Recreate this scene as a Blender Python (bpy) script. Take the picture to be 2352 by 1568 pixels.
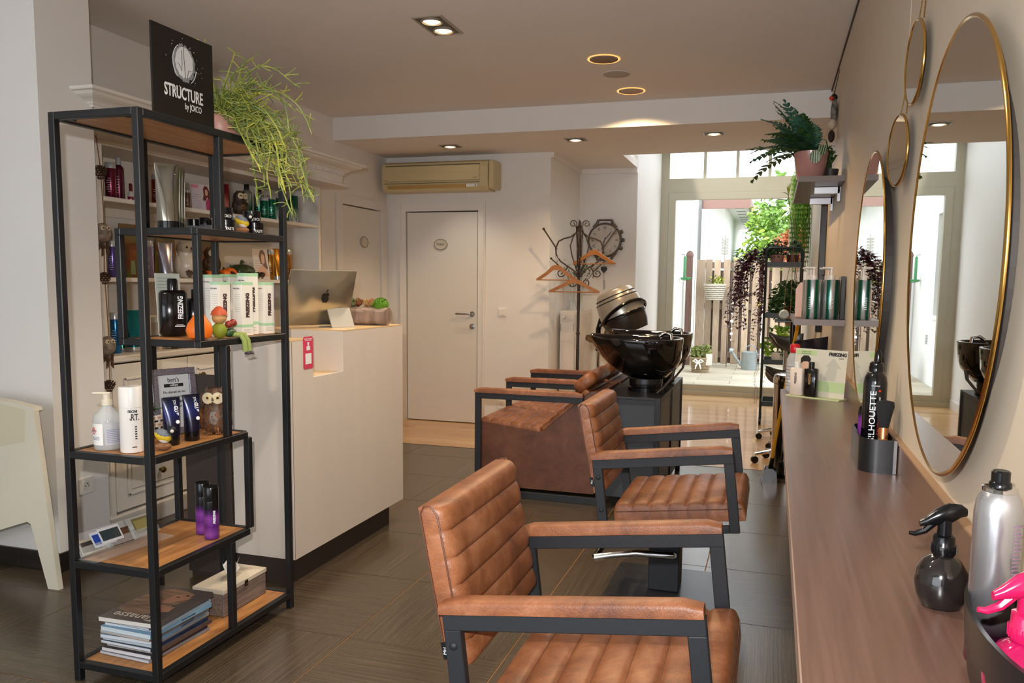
import bpy, math, random
from mathutils import Vector, Matrix, Euler
PI = math.pi
rnd = random.Random(7)
SC = bpy.context.scene
COL = SC.collection
for _o in list(bpy.data.objects):
    bpy.data.objects.remove(_o)

# ------------------------------------------------------------------ camera
F_PX = 1834.03
cam_data = bpy.data.cameras.new('camera')
cam = bpy.data.objects.new('camera', cam_data)
COL.objects.link(cam)
SC.camera = cam
cam_data.sensor_width = 36.0
cam_data.sensor_fit = 'HORIZONTAL'
cam_data.lens = F_PX / 2352 * 36.0
cam_data.shift_x = -33.1 / 2352
cam_data.shift_y = 56.71 / 2352
cam_data.clip_start = 0.05
yw, pt, rl = math.radians(-17.055), math.radians(5.86), math.radians(0.68)
fw = Vector((math.sin(yw)*math.cos(pt), math.cos(yw)*math.cos(pt), -math.sin(pt)))
rt0 = Vector((math.cos(yw), -math.sin(yw), 0)); up0 = rt0.cross(fw)
rt = rt0*math.cos(rl) + up0*math.sin(rl); up = up0*math.cos(rl) - rt0*math.sin(rl)
cam.matrix_world = Matrix(((rt.x, up.x, -fw.x, 0), (rt.y, up.y, -fw.y, 0), (rt.z, up.z, -fw.z, 1.37), (0, 0, 0, 1)))

# ------------------------------------------------------------------ light and exposure
SC.view_settings.view_transform = 'Standard'
SC.view_settings.look = 'None'
SC.view_settings.gamma = 1.0
SC.view_settings.exposure = 0.0
SC.view_settings.use_curve_mapping = False
SC.cycles.use_denoising = True
SC.cycles.max_bounces = 8
SC.cycles.diffuse_bounces = 5
SC.cycles.glossy_bounces = 4
SC.cycles.transmission_bounces = 8
SC.cycles.transparent_max_bounces = 12
SC.cycles.sample_clamp_indirect = 6.0
SC.cycles.caustics_reflective = False
SC.cycles.caustics_refractive = False
W = bpy.data.worlds.new('sky'); SC.world = W; W.use_nodes = True
bg = W.node_tree.nodes['Background']
bg.inputs[0].default_value = (0.86, 0.93, 1.0, 1)
bg.inputs[1].default_value = 4.2

def light(name, kind, loc, energy, color, rot=(0, 0, 0), **kw):
    d = bpy.data.lights.new(name, kind); d.energy = energy; d.color = color
    for k, v in kw.items(): setattr(d, k, v)
    o = bpy.data.objects.new(name, d); COL.objects.link(o); o.location = loc; o.rotation_euler = rot
    return o
DAY = (0.80, 0.90, 1.0); WARM = (1.0, 0.86, 0.68)
# hazy sun over the garden
light('sun', 'SUN', (0, 12, 8), 3.5, (1.0, 0.96, 0.9), (math.radians(38), math.radians(-14), 0), angle=math.radians(6))
# daylight in the garden-side openings (sampling portal) and through the shop window behind the camera
pl = light('garden_daylight', 'AREA', (-0.53, 10.2, 1.55), 1.0, DAY, (math.radians(-90), 0, 0), shape='RECTANGLE', size=1.7, size_y=2.95)
pl.data.cycles.is_portal = True
pl = light('roof_daylight', 'AREA', (-0.55, 8.9, 3.22), 1.0, DAY, (0, 0, 0), shape='RECTANGLE', size=1.2, size_y=2.0)
pl.data.cycles.is_portal = True
light('shop_window_daylight', 'AREA', (-1.9, -1.75, 1.45), 5.0, (0.78, 0.88, 1.0), (math.radians(90), 0, 0), shape='RECTANGLE', size=2.8, size_y=1.7)
# camera flash
light('camera_flash', 'AREA', (-0.05, -0.02, 1.50), 30.0, (0.98, 0.96, 0.97), (math.radians(84), 0, math.radians(17)), shape='RECTANGLE', size=0.035, size_y=0.02, spread=math.radians(120))

# ------------------------------------------------------------------ materials
def lin(c):
    return tuple((x/12.92 if x <= 0.04045 else ((x+0.055)/1.055)**2.4) for x in c)
def hexc(h):
    return lin(tuple(int(h[i:i+2], 16)/255 for i in (0, 2, 4)))
MATS = {}
def M(name, col='808080', rough=0.5, metal=0.0, noise=0.0, nscale=20.0, col2=None, bump=0.0, bscale=60.0, stretch=None,
      emit=None, estr=0.0, alpha=1.0, trans=0.0, ior=1.45, coat=0.0, spec=0.5, aniso=None, detail=3.0):
    if name in MATS: return MATS[name]
    m = bpy.data.materials.new(name); m.use_nodes = True; MATS[name] = m
    nt = m.node_tree; b = nt.nodes['Principled BSDF']
    c = hexc(col) if isinstance(col, str) else col
    b.inputs['Base Color'].default_value = (*c, 1)
    b.inputs['Roughness'].default_value = rough
    b.inputs['Metallic'].default_value = metal
    b.inputs['Specular IOR Level'].default_value = spec
    b.inputs['IOR'].default_value = ior
    b.inputs['Coat Weight'].default_value = coat
    if trans: b.inputs['Transmission Weight'].default_value = trans
    if alpha < 1: b.inputs['Alpha'].default_value = alpha
    if emit:
        b.inputs['Emission Color'].default_value = (*hexc(emit), 1); b.inputs['Emission Strength'].default_value = estr
    tc = None
    def coords(scale):
        nonlocal tc
        if tc is None: tc = nt.nodes.new('ShaderNodeTexCoord')
        mp = nt.nodes.new('ShaderNodeMapping'); nt.links.new(tc.outputs['Object'], mp.inputs[0])
        mp.inputs['Scale'].default_value = stretch if stretch else (1, 1, 1)
        n = nt.nodes.new('ShaderNodeTexNoise'); n.inputs['Scale'].default_value = scale; n.inputs['Detail'].default_value = detail
        nt.links.new(mp.outputs[0], n.inputs['Vector']); return n
    if noise or col2:
        n = coords(nscale)
        r = nt.nodes.new('ShaderNodeValToRGB')
        c2 = hexc(col2) if col2 else tuple(max(0, x*(1-noise)) for x in c)
        r.color_ramp.elements[0].position = 0.35; r.color_ramp.elements[1].position = 0.65
        r.color_ramp.elements[0].color = (*c2, 1); r.color_ramp.elements[1].color = (*c, 1)
        nt.links.new(n.outputs[0], r.inputs[0]); nt.links.new(r.outputs[0], b.inputs['Base Color'])
    if bump:
        n = coords(bscale); bp = nt.nodes.new('ShaderNodeBump'); bp.inputs['Strength'].default_value = bump
        bp.inputs['Distance'].default_value = 0.004
        nt.links.new(n.outputs[0], bp.inputs['Height']); nt.links.new(bp.outputs[0], b.inputs['Normal'])
    return m
def grad_mat(name, stops, z0, z1, rough=0.3, metal=0.0, axis=2):
    """colour bands printed along one object axis"""
    if name in MATS: return MATS[name]
    m = bpy.data.materials.new(name); m.use_nodes = True; MATS[name] = m
    nt = m.node_tree; b = nt.nodes['Principled BSDF']
    tc = nt.nodes.new('ShaderNodeTexCoord'); sp = nt.nodes.new('ShaderNodeSeparateXYZ'); mr = nt.nodes.new('ShaderNodeMapRange')
    r = nt.nodes.new('ShaderNodeValToRGB')
    nt.links.new(tc.outputs['Object'], sp.inputs[0]); nt.links.new(sp.outputs[axis], mr.inputs[0])
    mr.inputs[1].default_value = z0; mr.inputs[2].default_value = z1
    nt.links.new(mr.outputs[0], r.inputs[0]); nt.links.new(r.outputs[0], b.inputs['Base Color'])
    e = r.color_ramp.elements
    e[0].position = stops[0][0]; e[0].color = (*hexc(stops[0][1]), 1); e[1].position = stops[-1][0]; e[1].color = (*hexc(stops[-1][1]), 1)
    for p, c in stops[1:-1]:
        x = e.new(p); x.color = (*hexc(c), 1)
    b.inputs['Roughness'].default_value = rough; b.inputs['Metallic'].default_value = metal
    return m

wallm = M('white_wall_paint', 'e4e1dc', 0.75, noise=0.02, nscale=3, bump=0.05, bscale=180)
wallg = M('grey_side_wall_paint', 'c8b9a3', 0.55, noise=0.03, nscale=3, bump=0.05, bscale=180)
ceilm = M('ceiling_paint', 'e6e1dc', 0.8, noise=0.02, nscale=2)
trimm = M('white_gloss_trim', 'e4e0da', 0.35)
doorm = M('white_door_lacquer', 'dedad2', 0.4)
creamm = M('cream_cabinet_paint', 'ded8ce', 0.45, noise=0.02)
blackm = M('black_powder_coat', '17181b', 0.42, noise=0.15, nscale=300)
armm = M('charcoal_textured_steel', '25272b', 0.5, noise=0.2, nscale=400, bump=0.1, bscale=500)
chromem = M('polished_chrome', 'd8d8d8', 0.08, 1.0)
steelm = M('brushed_steel', 'b0b0b0', 0.25, 1.0)
goldm = M('gold_frame_metal', 'c69b52', 0.2, 1.0)
goldpm = M('gold_reflector', 'c89a55', 0.2, 1.0)
mirrorm = M('mirror_glass', 'd8dcda', 0.01, 1.0)
glassm = M('clear_glass', '101010', 0.0, alpha=0.05)
acrylm = M('clear_acrylic', 'e8ece8', 0.05, alpha=0.16)
blackgl = M('black_glazed_ceramic', '0a0808', 0.06, coat=0.5)
blackpl = M('black_glossy_plastic', '0c0c0e', 0.18)
whitepl = M('white_plastic', 'e6e2da', 0.35)
greypl = M('grey_plastic', '9a9c9e', 0.4)
woodm = M('oak_veneer', 'bc8650', 0.4, col2='a06a3a', nscale=4.0, stretch=(14, 1.2, 14))
oakfl = M('oak_floor_plank', 'c9a06c', 0.32, col2='b58a56', nscale=3.0, stretch=(1.2, 14, 1))
brownm = M('dark_brown_laminate', '3a2f29', 0.5, noise=0.15, nscale=6, stretch=(20, 20, 1))
hangerm = M('orange_beech_wood', 'a06a3c', 0.4, noise=0.15, nscale=10)
ironm = M('weathered_iron', '4c4038', 0.5, 0.6, noise=0.3, nscale=60)
leafm = M('leaf_green', '4c7032', 0.45, col2='24401a', nscale=30)
leafd = M('leaf_dark_green', '44663a', 0.4, col2='264222', nscale=30)
leafy = M('leaf_yellow_green', 'a3a63a', 0.5, col2='6a7426', nscale=30)
leafb = M('leaf_bright_green', '7cae2e', 0.45, col2='4f8a22', nscale=20)
leafp = M('leaf_dark_purple', '6a3440', 0.4, col2='42202a', nscale=20)
pinkpot = M('dusty_pink_glazed_ceramic', 'b07f76', 0.2)
papm = M('white_paper', 'e8e6e0', 0.6)
redm = M('red_plastic', 'c01820', 0.3)
orangem = M('orange_ceramic', 'e8701c', 0.35)
inkm = M('black_ink', '141414', 0.5)
whitei = M('white_ink', 'e8e8e8', 0.5)
soilm = M('potting_soil', '2c211a', 0.9)

# ------------------------------------------------------------------ mesh helpers
class MB:
    def __init__(s): s.v = []; s.f = []
    def add(s, verts, faces, mat=None):
        n = len(s.v)
        s.v += [tuple(mat @ Vector(v)) if mat else tuple(v) for v in verts]
        s.f += [tuple(i+n for i in f) for f in faces]; return s
    def box(s, x0, x1, y0, y1, z0, z1, mat=None, c=0.0):
        if c > 0:
            c = min(c, (x1-x0)/2.01, (y1-y0)/2.01, (z1-z0)/2.01)
            P = [(x0+c, y0, 0), (x1-c, y0, 0), (x1, y0+c, 0), (x1, y1-c, 0), (x1-c, y1, 0), (x0+c, y1, 0), (x0, y1-c, 0), (x0, y0+c, 0)]
            cx, cy = (x0+x1)/2, (y0+y1)/2
            def ring(z, sh):
                out = []
                for x, y, _ in P:
                    out.append((x+(-sh if x > cx else sh), y+(-sh if y > cy else sh), z))
                return out
            v = ring(z0, c*0.7)+ring(z0+c, 0)+ring(z1-c, 0)+ring(z1, c*0.7)
            f = [tuple(range(7, -1, -1)), tuple(range(24, 32))]
            for k in range(3):
                for i in range(8):
                    j = (i+1) % 8; f.append((k*8+i, k*8+j, k*8+8+j, k*8+8+i))
            return s.add(v, f, mat)
        v = [(x0, y0, z0), (x1, y0, z0), (x1, y1, z0), (x0, y1, z0), (x0, y0, z1), (x1, y0, z1), (x1, y1, z1), (x0, y1, z1)]
        return s.add(v, [(3, 2, 1, 0), (4, 5, 6, 7), (0, 1, 5, 4), (1, 2, 6, 5), (2, 3, 7, 6), (3, 0, 4, 7)], mat)
    def lathe(s, prof, n=20, mat=None, sx=1.0, sy=1.0, cap=True):
        v = []; f = []
        for r, z in prof:
            for i in range(n):
                a = 2*PI*i/n; v.append((r*sx*math.cos(a), r*sy*math.sin(a), z))
        for k in range(len(prof)-1):
            for i in range(n):
                j = (i+1) % n; f.append((k*n+i, k*n+j, k*n+n+j, k*n+n+i))
        if cap:
            f.append(tuple(range(n-1, -1, -1))); m = (len(prof)-1)*n; f.append(tuple(range(m, m+n)))
        return s.add(v, f, mat)
    def tube(s, pts, r, n=8, closed=False, mat=None):
        pts = [Vector(p) for p in pts]; m = len(pts); v = []; f = []
        rs = r if isinstance(r, (list, tuple)) else [r]*m
        prev = None
        for i, p in enumerate(pts):
            a = pts[(i-1) % m] if (closed or i > 0) else p
            b = pts[(i+1) % m] if (closed or i < m-1) else p
            t = (b-a).normalized() if (b-a).length > 1e-9 else Vector((0, 0, 1))
            if prev is None:
                u = t.orthogonal().normalized()
            else:
                u = prev - t*prev.dot(t)
                u = u.normalized() if u.length > 1e-6 else t.orthogonal().normalized()
            prev = u; w = t.cross(u)
            for k in range(n):
                an = 2*PI*k/n; v.append(p+u*rs[i]*math.cos(an)+w*rs[i]*math.sin(an))
        L = m if closed else m-1
        for i in range(L):
            i2 = (i+1) % m
            for k in range(n):
                k2 = (k+1) % n; f.append((i*n+k, i*n+k2, i2*n+k2, i2*n+k))
        if not closed:
            f.append(tuple(range(n-1, -1, -1))); f.append(tuple(range((m-1)*n, m*n)))
        return s.add(v, f, mat)
    def prism(s, poly, t0, t1, axis='y', mat=None):
        """extrude a 2-D outline (a,b) between t0 and t1 along an axis"""
        n = len(poly)
        def p(a, b, t): return {'y': (a, t, b), 'x': (t, a, b), 'z': (a, b, t)}[axis]
        v = [p(a, b, t0) for a, b in poly]+[p(a, b, t1) for a, b in poly]
        f = [tuple(range(n)), tuple(range(2*n-1, n-1, -1))]+[(i, i+n, (i+1) % n+n, (i+1) % n) for i in range(n)]
        return s.add(v, f, mat)
    def sphere(s, c, r, n=12, m=8, mat=None, sx=1, sy=1, sz=1):
        prof = [(max(r*math.sin(PI*k/m), 1e-4), -r*math.cos(PI*k/m)) for k in range(m+1)]
        T = Matrix.Translation(c) @ Matrix.Diagonal((sx, sy, sz, 1))
        return s.lathe(prof, n, (mat @ T) if mat else T)
    def build(s, name, material, parent=None, smooth=False, loc=None, sharp=40):
        me = bpy.data.meshes.new(name); me.from_pydata([tuple(q) for q in s.v], [], s.f); me.update()
        me.materials.append(material)
        o = bpy.data.objects.new(name, me); COL.objects.link(o)
        if parent: o.parent = parent
        if loc: o.location = loc
        if smooth:
            me.polygons.foreach_set('use_smooth', [True]*len(me.polygons))
            me.set_sharp_from_angle(angle=math.radians(sharp))
        return o
def B(): return MB()
def box(name, mat, parent, x0, x1, y0, y1, z0, z1, c=0.0, T=None):
    return MB().box(x0, x1, y0, y1, z0, z1, T, c).build(name, mat, parent)
def empty(name, loc=(0, 0, 0), rz=0.0):
    o = bpy.data.objects.new(name, None); COL.objects.link(o); o.location = loc; o.rotation_euler = (0, 0, rz); o.empty_display_size = 0.05
    return o
def tag(o, label=None, cat=None, group=None, kind=None):
    if label: o['label'] = label
    if cat: o['category'] = cat
    if group: o['group'] = group
    if kind: o['kind'] = kind
    return o
def thing(name, label, cat, loc=(0, 0, 0), rz=0.0, group=None):
    return tag(empty(name, loc, rz), label, cat, group)
def children(o): return list(o.children)
def copy_tree(o, loc=None, rz=None, label=None, parent=None, group=None):
    c = o.copy(); COL.objects.link(c)
    if parent: c.parent = parent
    if loc is not None: c.location = loc
    if rz is not None: c.rotation_euler = (0, 0, rz)
    if label: c['label'] = label
    if group: c['group'] = group
    for ch in children(o): copy_tree(ch, parent=c)
    return c
def frameM(loc, r, u):
    r = Vector(r).normalized(); u = Vector(u); n = r.cross(u).normalized(); u = n.cross(r)
    return Matrix(((r.x, u.x, n.x, loc[0]), (r.y, u.y, n.y, loc[1]), (r.z, u.z, n.z, loc[2]), (0, 0, 0, 1)))
def lettering(parent, s, size, loc, r, u, mat, sx=1.0, bend=0.0, name='lettering', align='CENTER', depth=0.0004, bold=0.0):
    """flat printed words laid on a face: r = reading direction, u = up; bend = radius of the can they wrap"""
    cu = bpy.data.curves.new('txt', 'FONT'); cu.body = s; cu.size = size; cu.align_x = align; cu.align_y = 'CENTER'; cu.extrude = depth; cu.offset = bold
    cu.resolution_u = 3
    t = bpy.data.objects.new('txt', cu); COL.objects.link(t)
    bpy.context.view_layer.update()
    me = bpy.data.meshes.new_from_object(t.evaluated_get(bpy.context.evaluated_depsgraph_get()))
    bpy.data.objects.remove(t); bpy.data.curves.remove(cu)
    T = frameM(loc, r, u)
    for v in me.vertices:
        x, y, z = v.co; x *= sx
        if bend:
            if bend > 0:
                a = x/bend; x, z = bend*math.sin(a), z-bend*(1-math.cos(a))
            else:
                a = y/-bend; y, z = -bend*math.sin(a), z+bend*(1-math.cos(a))
        v.co = T @ Vector((x, y, z))
    me.materials.clear(); me.materials.append(mat); me.name = name
    o = bpy.data.objects.new(name, me); COL.objects.link(o); o.parent = parent
    return o
def struct(o): o['kind'] = 'structure'; return o

framem = M('taupe_window_frame', 'a8a18c', 0.4)
# ------------------------------------------------------------------ the room
XL, XR, YF, YB, ZC, Z2 = -3.70, 0.345, 7.27, 6.27, 2.78, 2.588
# floor base, tiles and planks
fl = struct(box('floor', M('grout', '9a6c40', 0.8), None, -3.9, 0.5, -2.1, 10.32, -0.05, -0.002))
def tile_mat(name, ax, col, col2):
    m = M(name, col, 0.24, spec=0.75, col2=col2, nscale=2.0, stretch=((1, 70, 1) if ax == 'x' else (70, 1, 1)), detail=5, bump=0.05, bscale=2.0)
    return m
tmx = tile_mat('tile_grain_lateral', 'x', '584b3b', '40362a'); tmy = tile_mat('tile_grain_depth', 'y', '584b3b', '40362a')
P_ = 0.63; g = 0.004
def tmesh(nm, m, w, h):
    me = MB().box(0, w, 0, h, -0.006, 0.0, None, 0.0008).build(nm, m); d = me.data; bpy.data.objects.remove(me); return d
full = {0: tmesh('tile', tmx, P_-g, P_-g), 1: tmesh('tile', tmy, P_-g, P_-g)}
for ix in range(-6, 1):
    for iy in range(-10, 4):
        x0 = -0.26+ix*P_; y0 = 3.90+iy*P_
        w = P_-g if ix < 0 else 0.37+0.23-g
        h = P_-g if iy < 3 else 6.15-y0-g
        par = (ix+iy+1) % 2
        if ix < 0 and iy < 3: d = full[par]
        else: d = tmesh('tile', tmy if par else tmx, w, h)
        o = bpy.data.objects.new('tile', d); COL.objects.link(o); o.parent = fl; o.location = (x0+g/2, y0+g/2, 0.0)
struct(box('trim_1', M('threshold_strip', '6b5138', 0.4), None, -3.7, 0.345, 6.148, 6.156, -0.004, 0.002))
pm = [M('oak_plank_%s' % n, c, 0.28, col2=d, nscale=2.6, stretch=(1, 18, 1), detail=5, coat=0.35) for n, c, d in (('light', 'cba272', 'bd9362'), ('mid', 'c2986a', 'b28754'), ('pale', 'd3ad7e', 'c49c6c'))]
y = 6.158; k = 0
while y < 10.30:
    off = rnd.uniform(0.4, 1.6); xs = [-3.7]
    while xs[-1]+off < 0.2: xs.append(xs[-1]+off); off = 1.45
    xs.append(0.345)
    for a, b in zip(xs[:-1], xs[1:]):
        if b-a < 0.02: continue
        d = MB().box(0, b-a-0.0015, 0, 0.138, -0.006, 0.0, None, 0.0006).build('plank', pm[k % 3], fl, loc=(a, y, 0)); k += rnd.choice((1, 2))
    y += 0.1395

# walls
struct(box('wall_left', wallm, None, XL-0.15, XL, -2.1, 6.29, 0, 2.9))
struct(box('wall_left', wallm, None, XL-0.15, XL, 7.24, YF, 0, 2.9))
struct(box('wall_left', wallm, None, XL-0.15, XL, 6.29, 7.24, 2.13, 2.9))
struct(box('wall_right', wallg, None, XR, XR+0.15, -2.1, 10.25, 0, 3.1))
# far wall with the toilet door opening
struct(box('wall_far', wallm, None, XL-0.15, -3.50, YF, YF+0.12, 0, 2.7))
struct(box('wall_far', wallm, None, -2.70, -2.017, YF, YF+0.12, 0, 2.7))
struct(box('wall_far', wallm, None, -3.50, -2.70, YF, YF+0.12, 2.12, 2.7))
struct(box('wall_alcove', wallm, None, -2.137, -2.017, YF+0.12, 8.57, 0, 2.7))
struct(box('wall_alcove', wallm, None, -2.017, -1.40, 8.45, 8.57, 0, 2.7))
struct(box('wall_alcove', wallm, None, -1.52, -1.40, 8.57, 10.25, 0, 3.3))
struct(box('wall_alcove', wallm, None, -3.9, -1.40, 7.56, 7.60, 2.65, 3.3))
struct(box('wall_alcove', wallm, None, -1.50, -1.40, 7.60, 8.57, 2.70, 3.3))
struct(box('ceiling', ceilm, None, XL-0.15, XR+0.15, -2.1, YB, ZC, ZC+0.12))
struct(box('trim_2', wallm, None, XL, XR, YB, YB+0.02, Z2, ZC))               # bulkhead face
cl = MB(); cl.box(XL-0.15, XR+0.15, YB+0.02, 7.60, Z2, Z2+0.06); cl.box(-3.9, -1.405, 7.60, 8.6, Z2, Z2+0.06)
struct(cl.build('ceiling', ceilm))
# raised glazed roof bay over the garden end
m = MB(); m.box(-1.52, -1.15, 7.60, 10.4, 3.20, 3.3); m.box(0.05, XR+0.15, 7.60, 10.4, 3.20, 3.3); m.box(-1.15, 0.05, 7.60, 7.9, 3.20, 3.3); m.box(-1.15, 0.05, 9.9, 10.4, 3.20, 3.3)
struct(m.build('ceiling', ceilm))
sk = struct(box('window_2', framem, None, -1.17, 0.07, 8.87, 8.93, 3.21, 3.26))
box('pane', glassm, sk, -1.15, 0.05, 7.9, 9.9, 3.25, 3.256)
struct(box('wall_far', ceilm, None, -1.40, XR, 7.56, 7.60, Z2+0.06, 3.22))
struct(box('light_stop_panel', M('light_stop_dark', '3a3632', 0.9), None, -3.6, -2.6, YF+0.13, YF+0.2, -0.05, 2.3)); struct(box('light_stop_panel', MATS['light_stop_dark'], None, XL-0.3, XL-0.16, 6.2, 7.3, -0.05, 2.3))  # unseen dark panels added behind both doors to stop light leaking in
# cornice strips in the alcove
struct(box('trim_3', trimm, None, -2.017, -1.99, YF, 8.45, Z2-0.05, Z2))
struct(box('trim_3', trimm, None, -1.99, -1.40, 8.42, 8.45, Z2-0.05, Z2))
# dark strip between ceiling and right wall
struct(box('trim_4', M('dark_strip', '4a4440', 0.7), None, XR-0.008, XR, 0.3, YB, ZC-0.012, ZC))
# back wall with the shop window
struct(box('wall_back', wallm, None, XL-0.15, -3.4, -2.1, -2.0, 0, 2.9)); struct(box('wall_back', wallm, None, -0.4, XR+0.15, -2.1, -2.0, 0, 2.9))
struct(box('wall_back', wallm, None, -3.4, -0.4, -2.1, -2.0, 0, 0.5)); struct(box('wall_back', wallm, None, -3.4, -0.4, -2.1, -2.0, 2.4, 2.9))
# pier on the left with tile skirting
struct(box('wall_pier', wallm, None, XL, -3.15, 2.84, 3.14, 0, ZC))
bb = struct(box('baseboard_left', M('grout_dark', '6b6258', 0.8), None, XL, -3.142, 2.832, 3.14, 0.0, 0.088))
btm = M('skirting_tile_dark', '2c2622', 0.35, col2='1e1a17', nscale=4, stretch=(1, 1, 20))
for a, b in ((-3.69, -3.385), (-3.382, -3.142)): box('tile', btm, bb, a, b, 2.824, 2.832, 0.002, 0.09, 0.001)
box('tile', btm, bb, -3.142, -3.134, 2.824, 3.14, 0.002, 0.09, 0.001)
struct(box('baseboard_far', trimm, None, -2.62, -2.017, YF-0.012, YF, 0, 0.07))
struct(box('baseboard_alcove', trimm, None, -2.0, -1.40, 8.438, 8.45, 0, 0.1)); struct(box('baseboard_alcove', trimm, None, -1.40, -1.388, 8.45, 10.2, 0, 0.1))

# toilet door
d = struct(thing('door_1', None, None)); del_ = None
box('door_leaf', doorm, d, -3.475, -2.735, YF-0.004, YF+0.04, 0.008, 2.055, 0.002)
f = MB(); f.box(-3.555, -3.485, YF-0.018, YF+0.05, 0, 2.15); f.box(-2.725, -2.655, YF-0.018, YF+0.05, 0, 2.15); f.box(-3.485, -2.725, YF-0.018, YF+0.05, 2.065, 2.15)
f.box(-3.545, -3.535, YF-0.026, YF-0.018, 0, 2.14); f.box(-2.675, -2.665, YF-0.026, YF-0.018, 0, 2.14)
f.build('door_frame', trimm, d)
h = MB(); h.lathe([(0.026, 0), (0.026, 0.008), (0.01, 0.009), (0.01, 0.05)], 16, frameM((-2.785, YF-0.004, 1.075), (1, 0, 0), (0, 0, 1)))
h.tube([(-2.785, YF-0.05, 1.075), (-2.80, YF-0.055, 1.075), (-2.94, YF-0.055, 1.077)], 0.009, 10)
h.build('door_handle', steelm, d, True)
h = MB(); h.lathe([(0.026, 0), (0.026, 0.008), (0.018, 0.01)], 16, frameM((-2.785, YF-0.004, 0.955), (1, 0, 0), (0, 0, 1))); h.box(-2.788, -2.782, YF-0.018, YF-0.013, 0.94, 0.97)
h.build('lock_rose', steelm, d, True)
def plaque(x, y, z, r, nrm, txt, lab, wall):
    t = thing('door_plaque', lab, 'sign', (0, 0, 0))
    T = frameM((x, y, z), r, (0, 0, 1))
    MB().lathe([(0.058, 0), (0.058, 0.006), (0.052, 0.010), (0.046, 0.007), (0.04, 0.006)], 28, T, 1.12, 0.85).build('plate', M('cream_enamel', 'cfc5b2', 0.4), t, True)
    ring = [T @ Vector((0.062*math.cos(a)*1.1+0.003*math.cos(8*a), 0.05*math.sin(a), 0.007)) for a in [2*PI*i/48 for i in range(48)]]
    MB().tube(ring, 0.0035, 6, True).build('rim', M('grey_enamel', '8f887a', 0.4), t, True)
    if txt: lettering(t, txt, 0.03, T @ Vector((0, 0, 0.0085)), r, (0, 0, 1), M('grey_print', '5a564e', 0.6), 0.9)
    return t
plaque(-3.115, YF-0.005, 1.745, (1, 0, 0), None, 'TOILET', 'small oval cream plaque on the toilet door under the air conditioner', 0)
plaque(XL+0.002, 6.80, 1.745, (0, 1, 0), None, '', 'small oval cream plaque on the door in the left wall', 0)
# door in the left wall
d = struct(thing('door_2', None, None))
box('door_leaf', doorm, d, XL-0.04, XL+0.001, 6.40, 7.13, 0.008, 2.055, 0.002)
f = MB(); f.box(XL-0.05, XL+0.018, 6.30, 6.39, 0, 2.14); f.box(XL-0.05, XL+0.018, 7.14, 7.235, 0, 2.14); f.box(XL-0.05, XL+0.018, 6.39, 7.14, 2.065, 2.14)
f.build('door_frame', trimm, d)

# light switch and sockets
def wallplate(name, loc, r, lab, cat, kind):
    t = thing(name, lab, cat)
    T = frameM(loc, r, (0, 0, 1))
    MB().box(-0.041, 0.041, -0.041, 0.041, 0, 0.010, T, 0.004).build('plate', whitepl, t)
    if kind == 'switch': MB().box(-0.03, 0.03, -0.03, 0.03, 0.010, 0.015, T, 0.003).build('rocker', whitepl, t)
    else:
        MB().lathe([(0.021, 0.004), (0.021, 0.011), (0.023, 0.0115), (0.0235, 0.010)], 20, T, cap=False).build('socket_well', M('cream_plastic', 'd8cfbe', 0.4), t, True)
        m = MB()
        for q in (-0.009, 0.009): m.lathe([(0.003, 0.0102), (0.003, 0.0112)], 8, T @ Matrix.Translation((q, -0.002, 0)))
        m.lathe([(0.0025, 0.010), (0.0025, 0.016)], 8, T @ Matrix.Translation((0, 0.011, 0)))
        m.build('pin_holes', inkm, t)
    return t
wallplate('light_switch', (-2.48, YF, 1.10), (1, 0, 0), 'white light switch on the far wall right of the toilet door', 'switch', 'switch')
wallplate('wall_socket', (-2.48, YF, 0.21), (1, 0, 0), 'white wall socket low on the far wall right of the toilet door', 'socket', 'socket')
wallplate('wall_socket', (-3.15, 3.0, 0.375), (0, 1, 0), 'white wall socket on the left pier beside the white cabinet', 'socket', 'socket')

# air conditioner
a = thing('air_conditioner', 'cream wall-mounted air conditioner above the toilet door', 'air conditioner')
acm = M('aged_cream_plastic', 'c9b98e', 0.35)
prof = [(7.27, 2.235), (7.10, 2.235), (7.065, 2.27), (7.055, 2.36), (7.058, 2.45), (7.075, 2.495), (7.12, 2.515), (7.27, 2.515)]
MB().prism(prof, -3.64, -2.56, 'x').build('body', acm, a)
MB().prism([(7.058, 2.325), (7.048, 2.33), (7.044, 2.40), (7.05, 2.465), (7.060, 2.47)], -3.60, -2.64, 'x').build('front_panel', acm, a)
box('side_cover', acm, a, -2.558, -2.50, 7.06, 7.27, 2.245, 2.505, 0.012)
MB().prism([(7.068, 2.262), (7.062, 2.292), (7.056, 2.292), (7.060, 2.258)], -3.58, -2.78, 'x').build('air_flap', M('yellowed_plastic', 'b28f52', 0.4), a)
m = MB(); m.box(-3.61, -2.64, 7.044, 7.055, 2.306, 2.310); m.box(-3.60, -2.64, 7.05, 7.062, 2.472, 2.476); m.build('seam', M('dark_seam', '5d5340', 0.6), a)
box('control_window', whitepl, a, -2.77, -2.66, 7.053, 7.07, 2.265, 2.292)
m = MB(); m.box(-2.685, -2.675, 7.050, 7.054, 2.282, 2.288); m.box(-2.685, -2.675, 7.050, 7.054, 2.268, 2.274); m.build('indicator_light', inkm, a)
m = MB(); m.box(-3.615, -3.575, 7.0425, 7.0435, 2.338, 2.342); m.box(-2.70, -2.66, 7.0425, 7.0435, 2.346, 2.350); m.build('badge', M('grey_print2', '7a705c', 0.6), a)

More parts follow.
